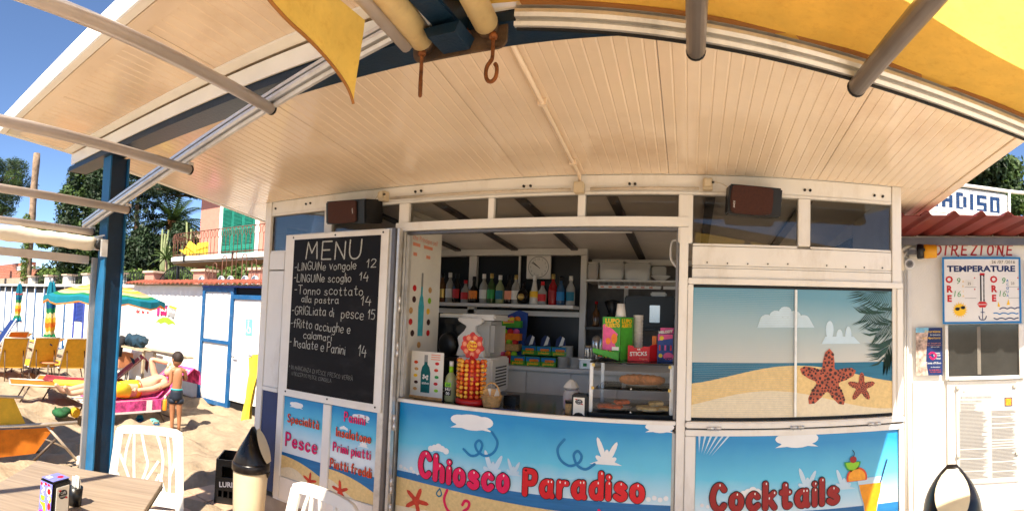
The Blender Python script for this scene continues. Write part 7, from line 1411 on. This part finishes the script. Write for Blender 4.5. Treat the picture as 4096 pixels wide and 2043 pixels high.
# ------------------------------------------------------------------ table and chairs on the terrace
def wood_mat():
    m = bpy.data.materials.new('table_wood'); m.use_nodes = True; MATS['table_wood'] = m; t = m.node_tree; n = t.nodes; L = t.links; p = n['Principled BSDF']; p.inputs['Roughness'].default_value = .42
    tc = n.new('ShaderNodeTexCoord'); mp = n.new('ShaderNodeMapping'); mp.inputs['Scale'].default_value = (2, 45, 2); L.new(tc.outputs['Object'], mp.inputs[0]); nz = n.new('ShaderNodeTexNoise'); nz.inputs['Scale'].default_value = 1.6; nz.inputs['Detail'].default_value = 8; nz.inputs['Roughness'].default_value = .65; L.new(mp.outputs[0], nz.inputs[0])
    rp = n.new('ShaderNodeValToRGB'); e = rp.color_ramp.elements; e[0].position = .30; e[0].color = (.20,.15,.105,1); e[1].position = .72; e[1].color = (.37,.29,.21,1); L.new(nz.outputs[0], rp.inputs[0]); L.new(rp.outputs[0], p.inputs['Base Color'])
    b = n.new('ShaderNodeBump'); b.inputs['Strength'].default_value = .12; b.inputs['Distance'].default_value = .003; L.new(nz.outputs[0], b.inputs['Height']); L.new(b.outputs[0], p.inputs['Normal'])
wood_mat()
ta = thing('cafe_table', 'square brown wood-grain cafe table at the lower left', 'table', (-2.2, 1.2, 0), world=False); ta.location = (-1.9595, .8905, 0); TR = math.atan2(.441, .445); ta.rotation_euler = (0, 0, TR)
MB().box(-.3135, .3135, -.42, .40, .716, .740).build('table_top', 'table_wood', ta, bevel=.002); MB().box(-.315, .315, -.422, .402, .710, .715).build('top_edge', 'plastic_black', ta)
MB().tube([(0,0,.02),(0,0,.71)], .035, 12).build('pedestal', 'grey_alu', ta); [MB().bar((0,0,.03), (a, c, .015), .05, .025).build('foot', 'grey_alu', ta) for a, c in ((.28,.28),(-.28,.28),(.28,-.28),(-.28,-.28))]
mat('chair_white', (.62,.60,.56), .38, var=.03, spec=.5)
def chair(label, loc, rz, tilt=R(12)):
    o = thing('cafe_chair', label, 'chair', loc, group='white plastic cafe chairs', world=False)
    W0, W1, H0, H1 = .215, .185, .44, .86; ct, st_ = math.cos(tilt), math.sin(tilt)
    def P(u, v, d=0):   # u across, v up the back (0..1)
        z = H0+(H1-H0)*v; y = .20+(z-H0)*st_*.75; bow = .035*(1-(u/.21)**2); return Vector((u, y+bow+d, z))
    wid = lambda v: W0+(W1-W0)*v
    def strip(pts, w_, name, th=.010):
        b = MB(); V = []; k = len(pts)
        for i, (u, v) in enumerate(pts):
            a = pts[max(0,i-1)]; c = pts[min(k-1,i+1)]; du, dv = c[0]-a[0], (c[1]-a[1])*(H1-H0); l = math.hypot(du, dv) or 1; nx, nz = -dv/l, du/l
            ww = w_[i] if isinstance(w_, (list,tuple)) else w_
            for s in (-1, 1):
                uu, v2 = u+nx*ww/2*s, v+nz*ww/2*s/(H1-H0)
                for d in (-th/2, th/2): V.append(P(uu, v2, d))
        F = []
        for i in range(k-1): q = 4*i; F += [(q,q+4,q+6,q+2), (q+1,q+3,q+7,q+5), (q,q+1,q+5,q+4), (q+2,q+6,q+7,q+3)]
        F += [(0,2,3,1), (4*k-4,4*k-3,4*k-1,4*k-2)]; b.add(V, F); return b.build(name, 'chair_white', o, bevel=.0015)
    for s in (-1, 1): strip([(s*(wid(v)-.022), v) for v in np.linspace(-.05, .93, 8)], .044, 'side_rail', .016)
    strip([(u, .955-.25*(abs(u)/.2)**4*.12) for u in np.linspace(-wid(1)+.004, wid(1)-.004, 13)], [.026]+[.044]*11+[.026], 'top_rail', .016); strip([(u, .12) for u in np.linspace(-.175, .175, 9)], .075, 'lower_rail', .014)
    br = [[(-.16,.66),(-.115,.45),(-.07,.20)],[(-.10,.92),(-.12,.70),(-.125,.50)],[(-.165,.42),(-.135,.28),(-.115,.18)],[(-.085,.92),(-.075,.55),(-.06,.18)],[(-.045,.92),(-.015,.66),(.0,.50),(-.045,.18)],[(.04,.92),(.085,.60),(.07,.18)],[(.0,.34),(.06,.58)],[(.10,.90),(.125,.55),(.13,.18)],[(.135,.90),(.15,.62),(.125,.40)],[(.075,.40),(.105,.20)],[(.03,.20),(.07,.42)]]
    for q in br: strip(smooth(q, 3), .0145, 'branch')
    slab2 = MB().box(-.215, .215, -.21, .20, .425, .45).build('seat', 'chair_white', o, bevel=.012)
    for sx_ in (-1, 1):
        MB().tube([(sx_*.19,-.18,.43),(sx_*.21,-.21,0)], [.020,.016], 8).build('leg', 'chair_white', o); MB().tube([(sx_*.19,.18,.43),(sx_*.21,.24,0)], [.022,.016], 8).build('leg', 'chair_white', o)
    o.rotation_euler = (0, 0, rz); return o
chair('white plastic chair with branch-pattern back at the wooden table', (-2.485+.79*.27, 1.607-.61*.27, 0), R(52.3)); chair('white plastic chair at the bottom edge in front of the shutter door', (-1.325, 1.36, 0), R(-8.7))
# napkin holder and cup on the table
n2 = napkin_holder('napkin_holder', 'colourful napkin holder on the wooden table', (-1.80, .772, .742), 0, True); n2.rotation_euler = (0, 0, R(112)); n2.scale = (1.02,1.02,1.10)
mat('violet_print', rgb(116,120,200), .35, var=.12); mat('lip_print', rgb(220,40,170), .35, var=.15)
def side_art(name, polys, m, dx): 
    b = MB(); 
    for i, p in enumerate(polys): b.add([(-.0462-dx-i*3e-5+.0035*((z-.0)/.135), -y, z) for y, z in p], [tuple(range(len(p)))])
    o = b.build(name, m, n2)
    if len(polys) > 1: o['kind'] = 'stuff'
    return o
side_art('printed_side', [[(-.030,.004),(.030,.004),(.030,.128),(-.030,.128)]], 'violet_print', .0008)
side_art('printed_cup', [[(-.026,.082),(-.002,.082),(-.006,.066),(-.021,.066)]], 'ink_lime', .0014); side_art('printed_hand', [[(-.028,.066),(-.018,.060),(.0,.062),(.006,.04),(-.004,.03),(-.012,.048),(-.024,.054)]], 'ink_yellow', .0016); side_art('printed_lips', [disk(-.014, .028, .014, .007, 12)], 'lip_print', .0014)
side_art('printed_steam', ribbon(smooth([(-.012,.085),(-.018,.095),(-.008,.103),(-.016,.113),(-.010,.120)], 4), .005, 6), 'ink_white', .0014); side_art('printed_badge', [disk(.016, .102, .012, .014, 14)], 'ink_white', .0014); side_art('printed_badge_dark', [disk(.016, .102, .009, .010, 14)], 'ink_dark_red', .0020); side_art('printed_berry', [disk(-.024,.118,.005,.006,8), disk(-.004,.122,.007,.005,8), disk(.012,.122,.006,.004,8), disk(.020,.055,.008,.012,8)], 'ink_red', .0014); side_art('printed_swirl', [disk(.020,.030,.009,.012,10), disk(.022,.078,.007,.012,10)], 'ink_yellow', .0014); side_art('printed_eye', [disk(.018,.080,.006,.005,10)], 'ink_white', .0020)
MB().box(-.040, .040, -.030, .030, .1355, .1372).build('printed_top', 'violet_print', n2); 
MB().box(-.030, -.008, .004, .022, .1373, .1378).build('printed_top_panel', 'ink_white', n2); MB().lathe([(.0,.0),(.014,.0),(.014,.0006)], (.016,-.008,.1373), 14, sy=.7).build('printed_top_badge', 'ink_red', n2)
cu_ = thing('sachet_cup', 'dark cup holding white sugar sachets behind the napkin holder', 'cup', (-1.905, .905, .742)); MB().lathe([(.026,0),(.030,.07)], (-1.905,.905,.7405), 14).build('cup_wall', 'plastic_black', cu_); [MB().hexa([(-1.905+dx-.016,.905+dy,.76),(-1.905+dx+.016,.905+dy,.76),(-1.905+dx+.016,.905+dy+.002,.76),(-1.905+dx-.016,.905+dy+.002,.76)], [(-1.905+dx*1.3-.016,.905+dy,.845+dz_),(-1.905+dx*1.3+.016,.905+dy,.85+dz_),(-1.905+dx*1.3+.016,.905+dy+.002,.85+dz_),(-1.905+dx*1.3-.016,.905+dy+.002,.845+dz_)]).build('sachet', 'paper', cu_) for dx, dy, dz_ in ((-.008,-.006,.0),(.006,.0,.008),(.004,.008,-.006))]
# ------------------------------------------------------------------ bins and crate
mat('bin_cream', (.70,.60,.40), .5, var=.08, dirt=.25, dirtcol=(.45,.35,.2)); mat('bin_black', (.007,.005,.0045), .28, var=.25)
def bin_(label, loc, s, rz, open_flap=False):
    o = thing('litter_bin', label, 'bin', loc, group='cream litter bins with black lids', world=False)
    MB().lathe([(.115,0),(.125,.012),(.150,.50),(.152,.505)], (0,0,0), 28).build('body', 'bin_cream', o)
    MB().lathe([(.157,.475),(.162,.48),(.162,.525),(.155,.535)], (0,0,0), 28).build('lid_rim', 'bin_black', o)
    n = 28; vs = []; K_ = 9
    for k in range(K_+1):
        t = k/K_
        for j in range(n):
            a = 2*math.pi*j/n; r_ = .153*math.cos(t*math.pi/2*.93)**.75; x = r_*math.cos(a); y = r_*math.sin(a)*(1-.25*t); z = .536+.235*t**.9
            y2 = y*(1-t*.55); vs.append((x*(1-.15*t), y2, z))
    MB().add(vs, [(k*n+j, k*n+(j+1)%n, (k+1)*n+(j+1)%n, (k+1)*n+j) for k in range(K_) for j in range(n)]+[tuple(K_*n+j for j in range(n))], 0, True).build('lid_hood', 'bin_black', o)
    fl2 = []
    for k in range(9):
        t = k/8; w_ = .088*math.sin(math.pi*(.10+.86*t))**.6
        for j in range(9): u = -1+2*j/8; fl2.append((u*w_, -.150+.115*t-.012*math.cos(u*1.4)*math.sin(math.pi*t)-.012, .545+.215*t))
    MB().add(fl2, [(k*9+j, k*9+j+1, (k+1)*9+j+1, (k+1)*9+j) for k in range(8) for j in range(8)], 0, True).build('flap', 'bin_cream', o)
    MB().prism([(-.03,.475),(.03,.475),(.012,.445),(-.012,.445)], -.167, -.155).build('latch', 'bin_black', o)
    o.rotation_euler = (0, 0, rz); o.scale = (s, s, s*(1.22 if s < 1 else 1)); return o
bin_('cream litter bin with black hood left of the kiosk', (-2.625, 2.525, 0), .80, R(112)); bin_('litter bin with black hood and cream flap against the office wall', (1.39, 2.64, -.02), 1.06, R(-28))
cr = thing('bottle_crate', 'black plastic bottle crate lettered in white beside the left bin', 'crate', (-3.36, 2.93, 0), world=False); w_, d_, h_ = .30, .36, .40
for x0, x1, z0, z1 in ((-w_/2,w_/2,0,.06),(-w_/2,w_/2,.12,.24),(-w_/2,w_/2,.34,h_),(-w_/2,-w_/2+.035,.061,.119),(w_/2-.035,w_/2,.061,.119),(-w_/2,-w_/2+.06,.241,.339),(w_/2-.06,w_/2,.241,.339)): MB().box(x0, x1, -d_/2, -d_/2+.012, z0, z1).build('front_slat', 'plastic_black', cr)
for i in range(3): MB().box(-w_/2+.07+.055*i, -w_/2+.085+.055*i, -d_/2, -d_/2+.012, .061, .119).build('front_bar', 'plastic_black', cr)
MB().box(-w_/2, w_/2, d_/2-.012, d_/2, 0, h_).build('rear', 'plastic_black', cr); MB().box(-w_/2, -w_/2+.012, -d_/2+.013, d_/2-.013, 0, h_).build('side', 'plastic_black', cr); MB().box(w_/2-.012, w_/2, -d_/2+.013, d_/2-.013, 0, h_).build('side', 'plastic_black', cr); MB().box(-w_/2+.013, w_/2-.013, -d_/2+.013, d_/2-.013, .005, .02).build('floor', 'plastic_black', cr)
type_text('lettering', 'LURISIA', 0, .160, .066, -d_/2-.002, 'ink_white', cr, align='CENTER', bold=.002, width=.22, rot=.08); cr.rotation_euler = (0, 0, R(38)); cr.location = (-3.255, 2.95, 0); cr.scale = (.84,.84,.86)
# a black crate seen at the kiosk corner, holding up the towel
ck2 = thing('bottle_crate', 'black crate behind the bin under the yellow towel', 'crate', (-4.0, 3.9, -.02)); MB().box(-4.15, -3.75, 3.85, 4.15, -.05, .16).build('tray', 'plastic_black', ck2, bevel=.01); [MB().box(-4.14+.07*i, -4.12+.07*i, 3.84, 3.849, .0, .14).build('bar', 'dark_alu', ck2) for i in range(6)]
# ------------------------------------------------------------------ people (one skinned mesh each)
mat('skin_tan', (.34,.15,.07), .5, var=.12, vs_=7); mat('skin_fair', (.62,.36,.23), .5, var=.10, vs_=7); mat('hair_dark', (.022,.012,.008), .6, var=.4, vs_=40, bump=.5, bs=90); mat('trunks_navy', (.010,.016,.030), .7, var=.2); mat('trunks_band', (.03,.42,.44), .7); mat('shorts_yellow', (.84,.60,.02), .8, var=.10, bump=.2, bs=25); mat('spray_orange', (.80,.26,.02), .3, var=.1)
def skin_mesh(verts, edges, radii, sub=2):
    me = bpy.data.meshes.new('tmp'); me.from_pydata([tuple(v) for v in verts], edges, []); ob = bpy.data.objects.new('tmp', me); COL.objects.link(ob)
    md = ob.modifiers.new('s', 'SKIN'); md.use_smooth_shade = True
    if not me.skin_vertices: raise RuntimeError('skin')
    for i, r_ in enumerate(radii): me.skin_vertices[0].data[i].radius = (r_, r_) if not isinstance(r_, tuple) else r_; me.skin_vertices[0].data[i].use_root = (i == 0)
    s_ = ob.modifiers.new('u', 'SUBSURF'); s_.levels = sub; s_.render_levels = sub
    dg = bpy.context.evaluated_depsgraph_get(); dg.update(); out = bpy.data.meshes.new_from_object(ob.evaluated_get(dg)); bpy.data.objects.remove(ob); return out
def body(name, J, B, extra, M4, m, parent):
    """J: joint name -> (pos, radius); B: bones; extra: MB with head and fingers in the same frame"""
    names = list(J); idx = {n: i for i, n in enumerate(names)}
    me = skin_mesh([J[n][0] for n in names], [(idx[a], idx[c]) for a, c in B], [J[n][1] for n in names])
    V = [v.co.copy() for v in me.vertices]; F = [tuple(p.vertices) for p in me.polygons]; b = MB(); b.add(V, F, 0, True)
    b.v += []; o = len(b.v); b.v.extend([tuple(v) for v in extra.v]); b.f.extend([tuple(i+o for i in f) for f in extra.f]); b.m.extend(extra.m); b.sm.extend([True]*len(extra.f))
    b.v = [tuple(M4 @ Vector(v)) for v in b.v]; return b.build(name, m, parent)
def xf(b, M4): b.v = [tuple(M4 @ Vector(v)) for v in b.v]; return b
def hand(b, wrist, d, palm_n, s=1.0, curl=.5):
    """five unequal, bent fingers leaving the palm"""
    w_ = Vector(wrist); d = Vector(d).normalized(); n = Vector(palm_n); n = (n-d*n.dot(d)).normalized(); x = d.cross(n)
    b.ell(w_+d*.035*s, (.026*s,.026*s,.036*s), 8, 6)
    for i, (o, l) in enumerate(((-.024,.050),(-.008,.058),(.008,.054),(.022,.042))):
        p = w_+d*.06*s+x*o*s; q = p+(d+n*curl*.5).normalized()*l*.55*s; r_ = q+(d*.6+n*curl).normalized()*l*.5*s; b.tube([p, q, r_], [.0085*s,.008*s,.006*s], 6)
    p = w_+d*.02*s-x*.024*s; q = p+(d*.6-x*.8).normalized()*.03*s; r_ = q+(d*.9+n*curl*.5).normalized()*.025*s; b.tube([p, q, r_], [.010*s,.009*s,.007*s], 6)
def head(b, c, r, fwd, up=(0,0,1)):
    f = Vector(fwd).normalized(); u = Vector(up); u = (u-f*u.dot(f)).normalized(); x = f.cross(u); M3 = Matrix((x, f, u)).transposed(); C_ = Vector(c)
    b.ell(C_, (r*.80, r*.95, r*1.05), 16, 12, rot=M3); b.ell(C_+f*r*.25-u*r*.55, (r*.58, r*.62, r*.60), 12, 8, rot=M3); b.ell(C_+f*r*.95-u*r*.22, (r*.14, r*.20, r*.22), 8, 6, rot=M3); b.ell(C_+f*r*.78-u*r*.62, (r*.26,r*.12,r*.07), 8, 6, rot=M3)
    for s in (-1, 1): b.ell(C_+x*s*r*.80-u*r*.15, (r*.10,r*.18,r*.26), 8, 6, rot=M3); b.ell(C_+x*s*r*.32+f*r*.86+u*r*.02, (r*.14,r*.08,r*.09), 8, 6, rot=M3)
    return x, f, u, M3
# the boy: x = picture right, y = away from the viewer
by = thing('person', 'small boy in navy swim trunks standing with his back turned beside the lounger', 'person', (-6.16, 4.40, -.25))
MBY = Matrix.Translation((-6.16, 4.40, -.25)) @ Matrix(((.581,-.814,0,0),(.814,.581,0,0),(0,0,1,0),(0,0,0,1)))
J = {'pelvis':((0,0,.50),.078),'waist':((0,0,.60),.068),'chest':((.005,.005,.74),.083),'neck0':((.008,.01,.865),.050),'neck':((.0,.015,.93),.038),
 'shL':((-.085,.015,.865),.036),'elL':((-.095,.0,.67),.027),'wrL':((-.215,.05,.60),.019),'shR':((.095,.01,.87),.036),'elR':((.125,.06,.73),.027),'wrR':((.02,.13,.80),.019),
 'hpL':((-.045,0,.44),.058),'knL':((-.045,.0,.245),.036),'anL':((-.035,-.008,.055),.023),'toL':((-.045,.085,.02),.020),'hpR':((.045,0,.44),.058),'knR':((.055,.0,.245),.036),'anR':((.062,-.008,.055),.023),'toR':((.062,.085,.02),.020)}
B_ = [('pelvis','waist'),('waist','chest'),('chest','neck0'),('neck0','neck'),('neck0','shL'),('shL','elL'),('elL','wrL'),('neck0','shR'),('shR','elR'),('elR','wrR'),('pelvis','hpL'),('hpL','knL'),('knL','anL'),('anL','toL'),('pelvis','hpR'),('hpR','knR'),('knR','anR'),('anR','toR')]
ex = MB(); x_, f_, u_, M3 = head(ex, (-.015,.015,1.025), .092, (-.55,.80,-.18)); hand(ex, (-.215,.05,.60), (-.9,.3,-.1), (0,0,-1), .72, .3); hand(ex, (.02,.13,.80), (-.5,.2,.6), (0,-1,0), .72, .6)
bd = body('body', J, B_, ex, MBY, 'skin_tan', by)
hr_ = MB(); hr_.ell(Vector((-.015,.015,1.025))-f_*.012+u_*.018, (.080,.092,.094), 16, 10, rot=M3); cut = [v for v in hr_.v]
xf(hr_, MBY).build('hair', 'hair_dark', by)
tk = MB(); tk.lathe([(.066,.0),(.090,.02),(.094,.06),(.090,.12),(.082,.155)], (0,0,.445), 18, sy=.92); tk.tube([(-.047,0,.47),(-.047,0,.405)], [.064,.060], 12).tube([(.047,0,.47),(.049,0,.405)], [.064,.060], 12); xf(tk, MBY).build('swim_trunks', 'trunks_navy', by)
xf(MB().lathe([(.0845,.0),(.0835,.018)], (0,0,.595), 18, sy=.92), MBY).build('trunks_waistband', 'trunks_band', by)
sp = thing('sun_spray', 'orange sun spray bottle held beside the boy', 'bottle', (-6.27, 4.24, 0)); MSP = Matrix.Translation((-6.16, 4.40, -.25)) @ Matrix(((.581,-.814,0,0),(.814,.581,0,0),(0,0,1,0),(0,0,0,1)))
xf(MB().lathe([(.026,0),(.030,.01),(.030,.14),(.016,.165)], (-.155,.02,.29), 12, sy=.7), MSP).build('flask', 'spray_orange', sp); xf(MB().lathe([(.016,.166),(.016,.20),(.010,.21)], (-.155,.02,.29), 10), MSP).build('cap', 'plastic_white', sp)
# the sunbathing man, along the lounger (x across, y towards the head)
mn = thing('person', 'sunbathing man in yellow shorts lying on the pink towel', 'person', (-7.0, 3.9, .1)); MMN = Matrix.Translation((-7.0, 2.98, .10))
J = {'pelvis':((0,1.03,.12),.125),'waist':((0,1.25,.125),.130),'chest':((0,1.52,.165),.145),'neck0':((0,1.72,.24),.085),'neck':((0,1.80,.30),.055),
 'shL':((.17,1.68,.21),.062),'elL':((.25,1.40,.16),.045),'wrL':((.20,1.16,.14),.032),'shR':((-.16,1.70,.26),.062),'elR':((-.20,1.62,.56),.045),'wrR':((-.05,1.86,.50),.034),
 'hpL':((.10,.98,.11),.095),'knL':((.14,.52,.16),.062),'anL':((.12,.10,.10),.040),'toL':((.16,.00,.22),.030),'hpR':((-.10,.98,.11),.095),'knR':((-.10,.54,.18),.062),'anR':((-.06,.06,.10),.040),'toR':((-.04,-.06,.22),.030)}
ex = MB(); x_, f_, u_, M3 = head(ex, (0,1.90,.385), .112, (0.15,-.62,.78), (0,.78,.62)); hand(ex, (.20,1.16,.14), (-.4,-.9,0), (0,0,-1), 1.0, .4); hand(ex, (-.05,1.86,.50), (.7,.5,-.1), (0,0,-1), 1.0, .5)
body('body', J, B_, ex, MMN, 'skin_fair', mn)
xf(MB().ell(Vector((0,1.90,.385))-f_*.016+u_*.02, (.098,.108,.110), 16, 10, rot=M3), MMN).build('hair', 'hair_dark', mn)
sh_ = MB(); sh_.tube([(0,1.27,.125),(0,1.15,.12),(0,1.0,.115)], [.136,.142,.130], 16); sh_.tube([(.10,1.05,.115),(.125,.82,.135),(.135,.68,.15)], [.105,.100,.108], 14).tube([(-.10,1.05,.115),(-.105,.82,.14),(-.105,.68,.16)], [.105,.100,.108], 14); xf(sh_, MMN).build('shorts', 'shorts_yellow', mn)
xf(MB().tube([(0,1.275,.126),(0,1.295,.126)], [.138,.137], 16), MMN).build('waistband', 'ink_orange', mn)
